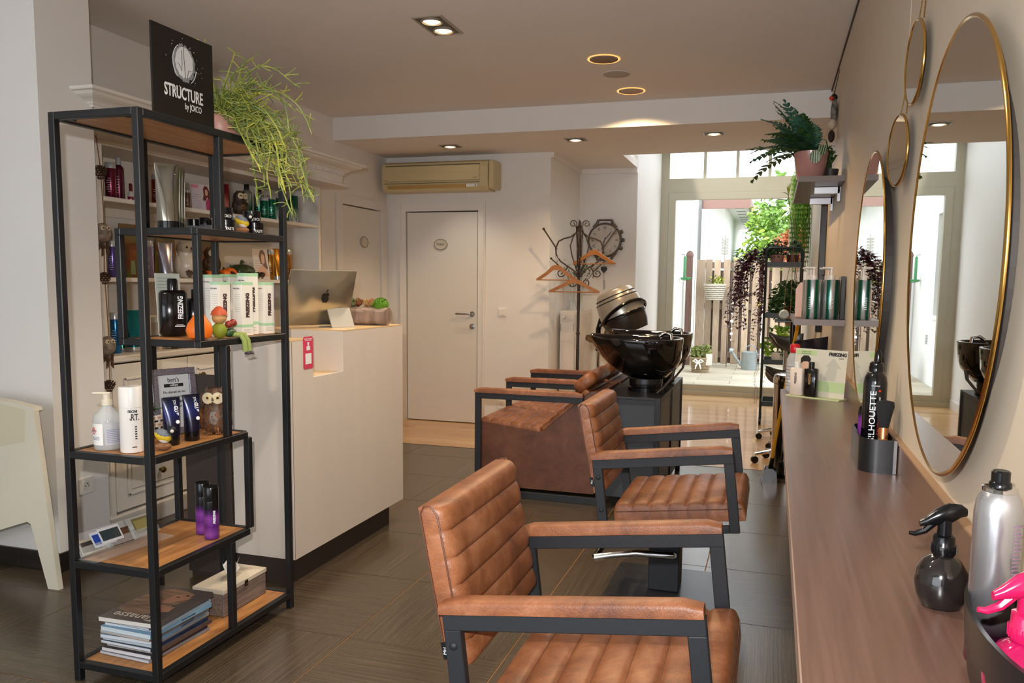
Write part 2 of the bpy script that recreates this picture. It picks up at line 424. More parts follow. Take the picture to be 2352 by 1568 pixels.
# recessed ceiling lamps
frm = M('lamp_trim_grey', 'a59a8c', 0.4, 0.3); bulbm = M('lamp_bulb', 'fff0c8', 0.3, emit='ffe2b0', estr=9.0); dimb = M('dim_bulb', 'fff0c8', 0.3, emit='ffe8c8', estr=2.0)
def square_lamp(x, y, z, n, lab, rz=0.0, power=0, wx=0.175, wy=0.16):
    t = thing('ceiling_spotlight', lab, 'ceiling light', (x, y, z), rz, 'recessed ceiling spotlights')
    L = wy*n
    m = MB(); e = 0.014
    m.box(-wx/2, wx/2, -L/2, -L/2+e, -0.005, 0); m.box(-wx/2, wx/2, L/2-e, L/2, -0.005, 0); m.box(-wx/2, -wx/2+e, -L/2+e, L/2-e, -0.005, 0); m.box(wx/2-e, wx/2, -L/2+e, L/2-e, -0.005, 0)
    m.build('frame', frm, t)
    box('housing', M('lamp_housing', '5a544c', 0.5), t, -wx/2+e, wx/2-e, -L/2+e, L/2-e, -0.0015, 0)
    for i in range(n):
        cy = -L/2+wy*(i+0.5)
        b = MB().lathe([(0.058, -0.002), (0.060, -0.010), (0.052, -0.012), (0.048, -0.006), (0.046, -0.004)], 24, Matrix.Translation((0, cy, 0)), cap=False).build('lamp_ring', frm, t, True)
        MB().lathe([(0.046, -0.0035), (0.030, -0.012), (0.012, -0.015)], 20, Matrix.Translation((0, cy, 0))).build('bulb', bulbm if power else dimb, b, True)
        if power:
            o = light('spot_light', 'SPOT', (x, y+cy, z-0.02), power*1.7, WARM, (0, 0, 0), spot_size=math.radians(95), spot_blend=0.6, shadow_soft_size=0.03)
    return t
square_lamp(-1.825, 4.21, ZC, 2, 'double square recessed spotlight in the high ceiling, both bulbs lit', 0, 34)
square_lamp(-2.81, 6.76, Z2, 1, 'single square recessed spotlight in front of the air conditioner', 0, 14)
square_lamp(-1.645, 6.70, Z2, 1, 'single square recessed spotlight, middle of the three in the low ceiling', 0, 14)
square_lamp(-0.505, 6.69, Z2, 1, 'single square recessed spotlight nearest the fern in the low ceiling', 0, 10)
def round_lamp(x, y, lab, power):
    t = thing('ceiling_downlight', lab, 'ceiling light', (x, y, ZC), 0, 'round brass downlights')
    MB().lathe([(0.100, 0.0), (0.104, -0.004), (0.098, -0.008), (0.090, -0.004), (0.088, 0)], 40, cap=False).build('rim', M('brass_rim', 'ffdfa0', 0.25, 0.6, emit='ffc070', estr=0.9), t, True)
    MB().lathe([(0.089, -0.003), (0.07, 0.0005), (0.0, 0.001)], 40, Matrix.Translation((0, 0, -0.003)), cap=False).build('reflector', M('brass_reflector', '8a5c24', 0.3, 0.6, noise=0.4, nscale=40), t, True)
    light('downlight', 'SPOT', (x, y, ZC-0.03), power*1.5, (1.0, 0.66, 0.34), (0, 0, 0), spot_size=math.radians(142), spot_blend=0.25, shadow_soft_size=0.035)
round_lamp(-1.075, 5.08, 'round brass downlight nearest the camera, glowing rim', 38)
round_lamp(-1.05, 5.94, 'round brass downlight next to the bulkhead, casting a scallop on it', 38)
# the same lamps carry on over the styling places outside the frame
for xx, yy, pw in ((-1.05, 3.25, 34), (-1.05, 1.75, 34), (-1.83, 1.2, 9)):
    light('downlight', 'SPOT', (xx, yy, ZC-0.03), pw*2.1, WARM, (0, 0, 0), spot_size=math.radians(115), spot_blend=0.4, shadow_soft_size=0.035)
t = thing('ceiling_speaker', 'round flush speaker grille between the two brass downlights', 'speaker', (-1.065, 5.45, ZC))
MB().lathe([(0.090, 0), (0.090, -0.005), (0.084, -0.007)], 36).build('grille', M('speaker_grille', 'b5aca4', 0.8), t, True)
MB().lathe([(0.092, 0), (0.097, -0.003), (0.090, -0.006)], 36, cap=False).build('rim', ceilm, t, True)

# ------------------------------------------------------------------ garden end: glazed door and transom

gw = struct(thing('window_1', None, None))
m = MB(); Y0, Y1 = 10.25, 10.34
m.box(-1.40, -1.30, Y0, Y1, 0, 3.2); m.box(0.37, 0.495, Y0, Y1, 0, 3.2); m.box(-1.30, 0.37, Y0, Y1, 2.53, 2.70); m.box(-1.30, 0.37, Y0, Y1, 3.06, 3.2)
m.build('window_frame', framem, gw)
for xx in (-0.87, -0.48, -0.10): box('mullion', framem, gw, xx-0.018, xx+0.018, Y0+0.02, Y1-0.02, 2.70, 3.06)
for a_, b_ in ((-1.30, -0.888), (-0.852, -0.498), (-0.462, -0.118), (-0.082, 0.37)): box('pane', glassm, gw, a_, b_, 10.293, 10.297, 2.70, 3.06)
box('fixed_pane', glassm, gw, 0.235, 0.37, 10.293, 10.297, 0.06, 2.53)
struct(box('trim_5', framem, None, -1.40, 0.495, 10.2, 10.36, -0.01, 0.055))
gd = struct(thing('door_3', None, None))
m = MB(); m.box(-1.298, -1.215, Y0-0.01, Y1-0.01, 0.055, 2.528); m.box(0.15, 0.233, Y0-0.01, Y1-0.01, 0.055, 2.528); m.box(-1.215, 0.15, Y0-0.01, Y1-0.01, 2.44, 2.528); m.box(-1.215, 0.15, Y0-0.01, Y1-0.01, 0.055, 0.13)
m.build('door_frame', framem, gd)
box('pane', glassm, gd, -1.215, 0.15, 10.283, 10.287, 0.13, 2.44)
struct(box('wall_far', wallm, None, -1.40, 0.495, 10.25, 10.36, 3.2, 3.4))
# blind housing rod on the right wall
t = thing('wall_conduit', 'dark vertical pipe boxed against the right wall behind the shelves', 'pipe')
box('casing', M('dark_casing', '211d1c', 0.35), t, 0.30, 0.3445, 6.12, 6.22, 1.05, 2.3, 0.004)
box('casing', M('pale_casing', 'b8b2a6', 0.4), t, 0.31, 0.3445, 6.225, 6.30, 1.05, 2.3, 0.004)

# ------------------------------------------------------------------ garden
stoneM = [M('patio_stone_%d' % i, c, 0.7, col2=d, nscale=3, stretch=(1, 7, 1)) for i, (c, d) in enumerate((('c2b8a4', 'b0a48e'), ('bab09c', 'a89d88'), ('c8bea8', 'b5aa94')))]
pf = struct(box('floor_patio', M('patio_bed', '7a7060', 0.9), None, -4, 4, 10.36, 14.6, -0.05, 0.055))
k = 0
for r_ in range(14):
    yy = 10.37+r_*0.29
    xx = -1.42-(0.45 if r_ % 2 else 0.0)
    while xx < 1.4:
        a_, b_ = max(xx, -1.41), min(xx+0.9, 1.4)
        if b_-a_ > 0.02: MB().box(0, b_-a_-0.006, 0, 0.283, 0, 0.024, None, 0.002).build('paving_slab', stoneM[k % 3], pf, loc=(a_, yy, 0.056))
        k += 1; xx += 0.9
whitew = M('white_masonry_paint', 'eceae4', 0.8, bump=0.1, bscale=40)
# left garden wall with a window recess (seen in the round mirror)
gwl = MB(); X0, X1 = -1.72, -1.42
gwl.box(X0, X1, 10.36, 10.9, 0.06, 3.3); gwl.box(X0, X1, 11.75, 14.9, 0.06, 3.3); gwl.box(X0, X1, 10.9, 11.75, 0.06, 0.98); gwl.box(X0, X1, 10.9, 11.75, 2.35, 3.3)
lw = struct(gwl.build('wall_garden', whitew))
box('window_sill', whitew, lw, X0, X1+0.04, 10.88, 11.77, 0.98, 1.02)
m = MB(); m.box(X0, X0+0.04, 10.9, 10.96, 1.02, 2.35); m.box(X0, X0+0.04, 11.69, 11.75, 1.02, 2.35); m.box(X0, X0+0.04, 10.96, 11.69, 1.02, 1.08); m.box(X0, X0+0.04, 10.96, 11.69, 2.25, 2.35); m.box(X0, X0+0.035, 11.30, 11.34, 1.08, 2.25)
m.build('window_frame', framem, lw)
box('window_pane', M('dark_pane', '5c6a72', 0.05, spec=0.8), lw, X0, X0+0.012, 10.96, 11.69, 1.08, 2.25)
m = MB()
for i in range(6): m.box(X1, X1+0.008, 12.0, 12.14, 0.62+i*0.022, 0.632+i*0.022)
m.build('air_vent', M('vent_grey', '9aa09c', 0.5), lw)
# green bird feeder tube on that wall
t = thing('bird_feeder', 'green glass bird feeder hanging on the white garden wall', 'bird feeder')
m = MB(); m.tube([(-1.40, 12.8, 1.86), (-1.36, 12.8, 1.86), (-1.345, 12.8, 1.82)], 0.004, 6); m.build('hook', blackm, t)
gg = M('green_glass', '2f8a4c', 0.1, alpha=0.75)
m = MB(); m.lathe([(0.018, 1.50), (0.02, 1.52), (0.02, 1.82), (0.008, 1.835)], 12, Matrix.Translation((-1.345, 12.8, 0))); m.build('tube', gg, t, True)
m = MB(); m.lathe([(0.02, 1.455), (0.075, 1.47), (0.085, 1.50), (0.078, 1.505), (0.018, 1.49)], 18, Matrix.Translation((-1.325, 12.8, 0))); m.build('dish', gg, t, True)

# timber gate: boards on both faces of two rails, some gaps, wavy board edges
woodg = [M('weathered_timber_%d' % i, c, 0.75, col2=d, nscale=4, stretch=(30, 30, 1.3), detail=5) for i, (c, d) in enumerate((('ac9680', '927e6a'), ('9c8872', '84715f'), ('b8a48c', '9c8871'), ('7a6656', '64544a')))]
gt = thing('garden_gate', 'weathered timber gate of upright boards closing the courtyard', 'gate', (0, 0, 0))
for z_ in (0.22, 1.0, 1.66): box('rail', woodg[3], gt, -1.22, 0.62, 13.32, 13.36, z_, z_+0.10)
xx = -1.235; i = 0
random.seed(3)
while xx < 0.6:
    w = (0.17, 0.105, 0.10, 0.105, 0.11, 0.10, 0.105, 0.10, 0.12, 0.12, 0.13, 0.10)[i % 12]
    zt = 1.80+random.uniform(-0.006, 0.006)
    MB().box(0, w, 0, 0.02, 0, zt-0.12, None, 0.003).build('board', woodg[i % 3], gt, loc=(xx, 13.30, 0.12)); 
    gap = (0.004, 0.03, 0.045, 0.05, 0.045, 0.045, 0.05, 0.04, 0.03, 0.03)[i % 10]
    if gap > 0.02: MB().box(0, 0.13, 0, 0.02, 0, 1.5, None, 0.003).build('board', woodg[3], gt, loc=(xx+w-0.04, 13.36, 0.13))  # back boards: recess shade put into a darker timber colour
    xx += w+gap; i += 1
m = MB(); m.box(-0.235, -0.165, 13.285, 13.30, 1.06, 1.13); m.box(-0.25, -0.20, 13.275, 13.285, 1.08, 1.10); m.build('latch', M('brass_latch', 'd8c060', 0.3, 0.4), gt)
gp = thing('gate_post', 'rounded-top timber post left of the garden gate', 'post')
MB().box(-1.375, -1.275, 13.29, 13.39, 0.08, 1.84, None, 0.008).build('shaft', M('red_brown_timber', '7a5c50', 0.7, col2='684c42', nscale=4, stretch=(20, 20, 1)), gp)
MB().lathe([(0.055, 1.84), (0.062, 1.86), (0.062, 1.88), (0.045, 1.92), (0.015, 1.945)], 20, Matrix.Translation((-1.325, 13.34, 0))).build('cap', MATS['red_brown_timber'], gp, True)
t = thing('drain_pipe', 'thin white upright pole in front of the gate post', 'pole')
MB().tube([(-1.21, 13.22, 0.08), (-1.21, 13.22, 1.80)], 0.012, 8).build('pole', whitepl, t, True)
t = thing('garden_stake', 'thin white stake standing at the right of the gate', 'pole')
MB().tube([(-0.16, 13.2, 0.08), (-0.16, 13.2, 1.1)], 0.010, 8).build('pole', whitepl, t, True)

# neighbour building beyond the gate
nb = thing('neighbour_house', 'white house beyond the gate with brown fascia and vented soffit', 'building')
box('wall', whitew, nb, -5.0, -0.95, 16.0, 23.0, 0, 2.92)
box('fascia', M('brown_fascia', '8a6a60', 0.5), nb, -1.36, -0.50, 15.35, 15.40, 2.80, 3.02)
m = MB(); m.box(-1.36, -0.50, 15.40, 23.0, 2.92, 2.98); m.build('soffit', M('white_soffit', 'dfe0dc', 0.6), nb)
m = MB()
for i in range(10): m.box(-0.80, -0.62, 15.9+i*0.7, 16.0+i*0.7, 2.915, 2.9195)
m.build('soffit_vent', M('vent_dark', '5e605e', 0.6), nb)
box('fascia', MATS['brown_fascia'], nb, -0.50, -0.46, 15.35, 23.0, 2.80, 3.02)
MB().tube([(-1.36, 15.3, 0), (-1.36, 15.3, 3.0)], 0.035, 10).build('downpipe', M('grey_pipe', '7c7c78', 0.5), nb, True)
struct(box('floor_lane', M('lane_paving', '8a857c', 0.9), None, -8, 8, 14.6, 30, -0.05, 0.05))
# house number / ornament plaque on the neighbour wall
t = thing('wall_ornament', 'spiral metal ornament against the white house just above the gate', 'ornament')
m = MB()
for i in range(6):
    m.tube([(-0.78+0.05*math.cos(a), 13.42, 1.90+i*0.045+0.012*math.sin(a)) for a in [2*PI*q/10 for q in range(10)]], 0.007, 5, True)
m.tube([(-0.78, 13.42, 1.60), (-0.78, 13.42, 2.2)], 0.006, 6)
m.build('coil', M('pale_metal', '8f8d80', 0.5), t, True)

# trees behind
def leaf_cloud(name, mat, parent, centers, n, size, seed):
    r = random.Random(seed); m = MB()
    for i in range(n):
        c, R = centers[r.randrange(len(centers))]
        d = Vector((r.gauss(0, 1), r.gauss(0, 1), r.gauss(0, 1))).normalized()*R*(r.random()**0.35)
        p = Vector(c)+d; s = size*r.uniform(0.6, 1.3)
        T = Matrix.Translation(p) @ Euler((r.uniform(-1.2, 1.2), r.uniform(-1.2, 1.2), r.uniform(0, 6.28))).to_matrix().to_4x4()
        m.add([(0, -s, 0), (s*0.45, -s*0.2, s*0.12), (0, s, 0), (-s*0.45, -s*0.2, s*0.12)], [(0, 1, 2, 3)], T)
    o = m.build(name, mat, parent); o['kind'] = 'stuff'; return o
def tree(loc, label, mats, hh, rr, n, seed, size=0.09, trunk=0.08, base=0.05):
    t = thing('tree', label, 'tree', loc)
    MB().tube([(0, 0, 0), (0.05, 0, hh*0.4), (0, 0.05, hh*0.75)], [trunk, trunk*0.8, trunk*0.4], 8).build('trunk', M('bark', '5c4a3a', 0.9, noise=0.3), t, True)
    r = random.Random(seed)
    cs = [((r.uniform(-rr, rr)*0.75, r.uniform(-rr, rr)*0.6, hh*r.uniform(0.35, 0.95)), rr*r.uniform(0.35, 0.6)) for _ in range(14)]
    for q, mm in enumerate(mats): leaf_cloud('foliage', mm, t, cs[q::len(mats)], n//len(mats), size, seed+q)
    return t
lg = M('sunlit_leaf', 'a9c64a', 0.5, col2='7fa23a', nscale=1.5); lg2 = M('shaded_leaf', '6f9438', 0.5, col2='54782a', nscale=1.5)  # lit and shaded leaf tones are put into the two greens
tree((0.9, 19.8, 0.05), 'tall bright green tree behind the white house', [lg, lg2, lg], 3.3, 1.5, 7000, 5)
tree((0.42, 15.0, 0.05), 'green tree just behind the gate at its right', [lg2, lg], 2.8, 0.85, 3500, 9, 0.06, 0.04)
t = thing('red_shrub', 'orange-red leaved standard shrub rising behind the plant trolley', 'shrub', (0.30, 12.9, 0.08))
MB().tube([(0, 0, 0), (0.02, 0, 0.9), (0, 0, 1.75)], [0.02, 0.018, 0.012], 8).build('trunk', M('bark', '5c4a3a', 0.9, noise=0.3), t, True)
leaf_cloud('foliage', M('red_leaf', 'c06a44', 0.5, col2='9a4a34', nscale=3), t, [((-0.12, 0, 1.86), 0.28), ((0.15, 0, 1.82), 0.3), ((0, 0, 2.0), 0.2)], 1800, 0.035, 12)

# wicker wall basket, planter, watering can
wick = M('white_wicker', 'c8bfae', 0.7, noise=0.35, nscale=60, bump=0.4, bscale=120)
def basket(name, lab, loc, r0, r1, h, mat, rows, sy=1.0, sticks=20):
    t = thing(name, lab, 'basket', loc)
    MB().lathe([(r0, 0), (r1, h), (r1-0.01, h), (r0-0.01, 0.01)], 24, None, 1, sy).build('lining', M('basket_lining', '6a5a48', 0.9), t, True)
    m = MB()
    for i in range(rows):
        q = (i+0.5)/rows; r_ = r0+(r1-r0)*q+0.004
        m.tube([(r_*math.cos(a)+0.004*math.cos(sticks*a/2+i*PI)*math.cos(a), (r_*math.sin(a)+0.004*math.cos(sticks*a/2+i*PI)*math.sin(a))*sy, q*h) for a in [2*PI*s_/40 for s_ in range(40)]], h/rows*0.42, 5, True)
    o = m.build('weave', mat, t, True); o['kind'] = 'stuff'
    MB().tube([((r1+0.004)*math.cos(a), (r1+0.004)*math.sin(a)*sy, h) for a in [2*PI*s_/32 for s_ in range(32)]], 0.012, 6, True).build('rim', mat, t, True)
    return t
basket('wall_basket', 'white wicker basket hanging on the timber gate, small plant in it', (-0.895, 13.13, 1.15), 0.115, 0.165, 0.25, wick, 8, 0.75)
t = thing('basket_plant', 'small yellow-green plant in the white gate basket', 'plant', (-0.895, 13.13, 1.38))
leaf_cloud('foliage', leafy, t, [((0, 0, 0.05), 0.12), ((0.06, 0, 0.08), 0.08)], 160, 0.03, 4)
MB().tube([(0.08, 0, 0), (0.1, 0, 0.12), (0.13, 0, 0.19)], 0.004, 5).build('stem', ironm, t)
basket('planter_basket', 'brown wicker basket on the patio with a white bow', (-1.01, 12.25, 0.08), 0.115, 0.15, 0.22, M('tan_wicker', 'b09a78', 0.7, noise=0.3, nscale=60), 9)
t = thing('patio_plant', 'pale green bushy plant in the wicker basket on the patio', 'plant', (-1.01, 12.25, 0.28))
leaf_cloud('foliage', M('sage_leaf', '9aa05c', 0.6, col2='7a8444', nscale=20), t, [((0, 0, 0.06), 0.15), ((0.06, 0, 0.12), 0.1), ((-0.08, 0, 0.1), 0.1)], 420, 0.035, 8)
t = thing('ribbon_bow', 'white ribbon bow tied on the wicker planter basket', 'ribbon', (-1.03, 12.09, 0.25))
m = MB()
for sgn in (-1, 1):
    m.tube([(0, 0, 0), (sgn*0.04, -0.015, 0.035), (sgn*0.075, -0.01, 0.01), (sgn*0.035, -0.005, -0.01), (0, 0, 0)], 0.012, 6)
    m.tube([(0, 0, 0), (sgn*0.03, -0.01, -0.06), (sgn*0.04, -0.005, -0.11)], [0.012, 0.014, 0.008], 6)
m.build('bow', M('white_satin', 'f2f2f0', 0.5), t, True)
t = thing('plant_tag', 'white tag hanging on the right of the wicker planter basket', 'tag', (-0.875, 12.13, 0.2))
box('tag', papm, t, -0.045, 0.045, -0.004, 0.0, 0, 0.17, 0.0)
t = thing('watering_can', 'galvanised grey watering can standing by the gate', 'watering can', (-0.32, 12.95, 0.08))
gal = M('galvanised_zinc', '98a2a4', 0.45, 0.35, noise=0.1, nscale=20)
MB().lathe([(0.118, 0), (0.12, 0.01), (0.12, 0.27), (0.123, 0.275), (0.118, 0.28), (0.09, 0.285)], 28).build('body', gal, t, True)
MB().tube([(-0.11, 0, 0.06), (-0.2, 0, 0.17), (-0.30, 0, 0.32)], [0.03, 0.022, 0.016], 10).build('spout', gal, t, True)
MB().lathe([(0.016, 0), (0.05, 0.04), (0.052, 0.05), (0.0, 0.056)], 18, frameM((-0.30, 0, 0.32), (0, 1, 0), (0.75, 0, 0.6))).build('rose', gal, t, True)
MB().tube([(-0.07, 0, 0.28), (-0.04, 0, 0.36), (0.02, 0, 0.39), (0.08, 0, 0.36), (0.11, 0, 0.28)], 0.008, 6).build('handle', gal, t, True)
MB().tube([(0.12, 0, 0.24), (0.19, 0, 0.22), (0.2, 0, 0.12), (0.12, 0, 0.06)], 0.009, 6).build('handle', gal, t, True)
t = thing('wind_chime', 'string of white shell discs hanging before the timber gate', 'wind chime', (-0.62, 13.2, 0))
MB().tube([(-0.06, 0, 0.08), (-0.07, 0, 1.25), (-0.03, 0, 1.36), (0.03, 0, 1.36), (0.07, 0, 1.25)], 0.006, 6).build('hook_stand', ironm, t, True)
MB().tube([(0.0, 0, 0.5), (0.0, 0, 1.36)], 0.002, 4).build('cord', whitepl, t)
for i, z_ in enumerate((1.12, 0.94, 0.82, 0.70, 0.62, 0.52)):
    MB().lathe([(0.001, -0.004), (0.022 if i % 2 == 0 else 0.012, 0), (0.001, 0.004)], 12, frameM((0, -0.006, z_), (1, 0, 0), (0, 0, 1))).build('shell_disc', M('white_shell', 'f0f0ee', 0.4), t, True)

# ------------------------------------------------------------------ white wall cabinet with cornice
wc = thing('wall_cabinet', 'tall white display cabinet with dentil cornice against the left wall', 'cabinet')
XC = -3.34; CY0, CY1 = 3.145, 5.46
box('back_panel', creamm, wc, XL+0.002, XL+0.02, CY0, CY1, 0, 2.085)
box('side_panel', creamm, wc, XL+0.02, XC, CY0, CY0+0.03, 0, 2.085); box('side_panel', creamm, wc, XL+0.02, XC, CY1-0.03, CY1, 0, 2.085)
m = MB(); m.box(XC-0.022, XC+0.004, CY0+0.03, 3.375, 0.10, 2.08, None, 0.004); m.box(XC+0.004, XC+0.012, CY0+0.05, 3.19, 0.12, 2.06); m.box(XC+0.004, XC+0.012, 3.335, 3.36, 0.12, 2.06); m.build('pilaster', creamm, wc)
box('cabinet_top', creamm, wc, XL+0.02, XC, CY0+0.03, CY1-0.03, 2.06, 2.085)
for z_ in (1.80, 1.38):
    box('shelf', creamm, wc, XL+0.02, XC, 3.376, CY1-0.03, z_-0.024, z_, 0.004)
    box('shelf_rail', creamm, wc, XL+0.02, XL+0.04, 3.376, CY1-0.03, z_-0.075, z_-0.024, 0.003)
box('worktop', creamm, wc, XL+0.02, XC+0.012, 3.376, CY1-0.03, 0.925, 0.962, 0.008)
box('plinth', creamm, wc, XL+0.02, XC+0.02, CY0+0.03, CY1-0.03, 0, 0.10, 0.004)
def cab_door(y0, y1, knobs):
    dmesh = box('door', creamm, wc, XC-0.02, XC, y0, y1, 0.115, 0.915, 0.003)
    m = MB(); e = 0.075
    for za, zb in ((0.19, 0.84),):
        for p in ((y0+e, y1-e, za, za+0.014), (y0+e, y1-e, zb-0.014, zb), (y0+e, y0+e+0.014, za, zb), (y1-e-0.014, y1-e, za, zb)):
            m.box(XC, XC+0.008, p[0], p[1], p[2], p[3], None, 0.003)
        m.box(XC, XC+0.004, y0+e+0.03, y1-e-0.03, za+0.03, zb-0.03, None, 0.003)
    m.build('moulding', creamm, dmesh)
    for ky, kz in knobs:
        MB().lathe([(0.014, 0), (0.006, 0.006), (0.006, 0.016), (0.017, 0.022), (0.019, 0.03), (0.012, 0.04), (0.0, 0.042)], 14, frameM((XC, ky, kz), (0, 1, 0), (0, 0, 1))).build('knob', M('aged_brass', '6b5526', 0.35, 0.8, noise=0.3, nscale=80), dmesh, True)
cab_door(3.385, 3.955, ((3.64, 0.775), (3.70, 0.285))); cab_door(3.96, 4.50, ((4.06, 0.795), (4.06, 0.30))); cab_door(4.505, 5.05, ()); cab_door(5.055, 5.425, ())
# frieze and cornice
box('frieze', creamm, wc, XL+0.002, -3.15, 3.16, 5.47, 2.105, 2.17)
m = MB(); m.box(XL+0.002, -3.12, 3.145, 5.50, 2.086, 2.105, None, 0.006); m.build('lower_moulding', creamm, wc)
prof = [(0.0, 2.186), (0.022, 2.186), (0.024, 2.194), (0.034, 2.198), (0.042, 2.206), (0.060, 2.214), (0.082, 2.219), (0.100, 2.227), (0.112, 2.238), (0.116, 2.240), (0.130, 2.241), (0.134, 2.246), (0.134, 2.256), (0.0, 2.256)]
st_ = []
for k_ in range(4):
    for o_, z_ in prof: st_.append(((-3.1495, 3.143-o_, z_), (-3.15+o_, 3.143-o_, z_), (-3.15+o_, 5.47+o_, z_), (XL+0.003, 5.47+o_, z_))[k_])
n = len(prof); f = []
for k_ in range(3):
    for i in range(n): j = (i+1) % n; f.append((k_*n+i, k_*n+j, k_*n+n+j, k_*n+n+i))
f.append(tuple(range(n-1, -1, -1))); f.append(tuple(range(3*n, 4*n)))
MB().add(st_, f).box(XL+0.002, -3.15, 3.146, 5.47, 2.22, 2.2555).build('cornice', creamm, wc)
m = MB(); yy = 3.16
while yy < 5.46:
    m.box(-3.15, -3.130, yy, yy+0.022, 2.168, 2.186); yy += 0.04
m.box(XL+0.002, -3.15, 3.15, 5.47, 2.17, 2.186)
o = m.build('dentil_row', creamm, wc); o['kind'] = 'stuff'

# ------------------------------------------------------------------ products on the cabinet shelves
mets = lambda nm, stops, h, metal=0.5, rough=0.22: grad_mat(nm, stops, 0, h, rough, metal)
capclear = M('frosted_cap', 'b9bcbe', 0.25, 0.4)
def bottle(name, lab, loc, r, h, mat, capmat=capclear, cap=0.16, shoulder=0.03, cat='bottle', caprel=0.97, group=None, txt=True, txtmat=whitei, neck=False, rz=0):
    t = thing(name, lab, cat, loc, rz, group)
    hb = h*(1-cap); s_ = min(shoulder, hb*0.3)
    if neck: prof = [(r*0.94, 0), (r, 0.004), (r, hb-s_), (r*0.92, hb-s_*0.5), (r*0.6, hb-s_*0.12), (r*0.45, hb)]
    else: prof = [(r*0.94, 0), (r, 0.003), (r, hb-0.003), (r*0.97, hb)]
    MB().lathe(prof, 22).build('body', mat, t, True, sharp=50)
    rc = r*caprel if not neck else r*0.5
    MB().lathe([(rc, hb), (rc, h-0.004), (rc*0.93, h)], 20).build('cap', capmat, t, True, sharp=50)
    if txt:
        m = MB()
        for i in range(7):
            a = 0.35
            z_ = hb*(0.25+0.07*i); w = r*(0.9 if i % 3 else 0.5)
            m.box(-w/2, w/2, -r-0.0006, -r+0.002, z_, z_+0.0018, Matrix.Rotation(0.5, 4, 'Z'))
        m.build('print_lines', txtmat, t)
    return t
def tube_pack(name, lab, loc, w, h, mat, capmat=capclear, rz=0, caph=0.12, caprw=0.42, cat='tube', group=None, thick=None):
    """squeeze tube standing on its cap: round at the cap, flat crimp at the top"""
    t = thing(name, lab, cat, loc, rz, group)
    hc = h*caph; rb = (thick or w)*0.45
    n = 24; rings = []
    lv = [(hc, 0), (hc+0.002, 0), (hc+h*0.2, 0.12), (hc+h*0.4, 0.35), (hc+h*0.6, 0.62), (h*0.95, 0.96), (h, 0.985)]
    m = MB(); v = []; f = []
    for z_, q in lv:
        rx = rb*(1-q)+(w/2)*q; ry = rb*(1-q)+0.0016*q
        for i in range(n):
            a = 2*PI*i/n; v.append((rx*math.cos(a), ry*math.sin(a), z_))
    for k_ in range(len(lv)-1):
        for i in range(n):
            j = (i+1) % n; f.append((k_*n+i, k_*n+j, k_*n+n+j, k_*n+n+i))
    f.append(tuple(range(n-1, -1, -1))); f.append(tuple(range((len(lv)-1)*n, len(lv)*n)))
    m.add(v, f).build('tube', mat, t, True)
    MB().lathe([(rb*0.95, 0), (rb, 0.002), (rb*0.97, hc)], 22).build('cap', capmat, t, True)
    return t
def sheen(nm, a, b, h, m1=0.75): return grad_mat(nm, [(0, a), (1, b)], 0, h, 0.2, m1)
SX = -3.47
z1, z2, z3 = 1.80, 1.38, 0.962
burg = M('burgundy_metallic', '6a1c34', 0.22, 0.7); brz = M('copper_red_metallic', '9a3c2c', 0.2, 0.8)
bottle('shampoo_bottle', 'burgundy shampoo bottle with grey cap, leftmost on the top cabinet shelf', (SX, 3.56, z1), 0.029, 0.20, burg)
bottle('hairspray_can', 'tall dark burgundy can with domed shoulder behind the leftmost top-shelf bottle', (SX-0.08, 3.70, z1), 0.028, 0.25, M('plum_metallic', '5a2034', 0.25, 0.6), neck=True)
t = bottle('dropper_bottle', 'tiny burgundy and clear dropper bottle on the top cabinet shelf', (SX, 3.70, z1), 0.017, 0.105, grad_mat('dropper', [(0, '7a1024'), (0.45, '7a1024'), (0.46, 'c8c4c0'), (1, 'c8c4c0')], 0, 0.07, 0.15), burg, 0.4, neck=True, txt=False)
bottle('conditioner_bottle', 'copper red bottle with silver cap on the top shelf, right of the tower post', (SX, 3.91, z1), 0.036, 0.18, brz)
bottle('serum_bottle', 'slim bronze and clear bottle behind the silver tubes, top cabinet shelf', (SX, 4.16, z1), 0.018, 0.125, M('bronze_clear', '6a5040', 0.15, 0.5))
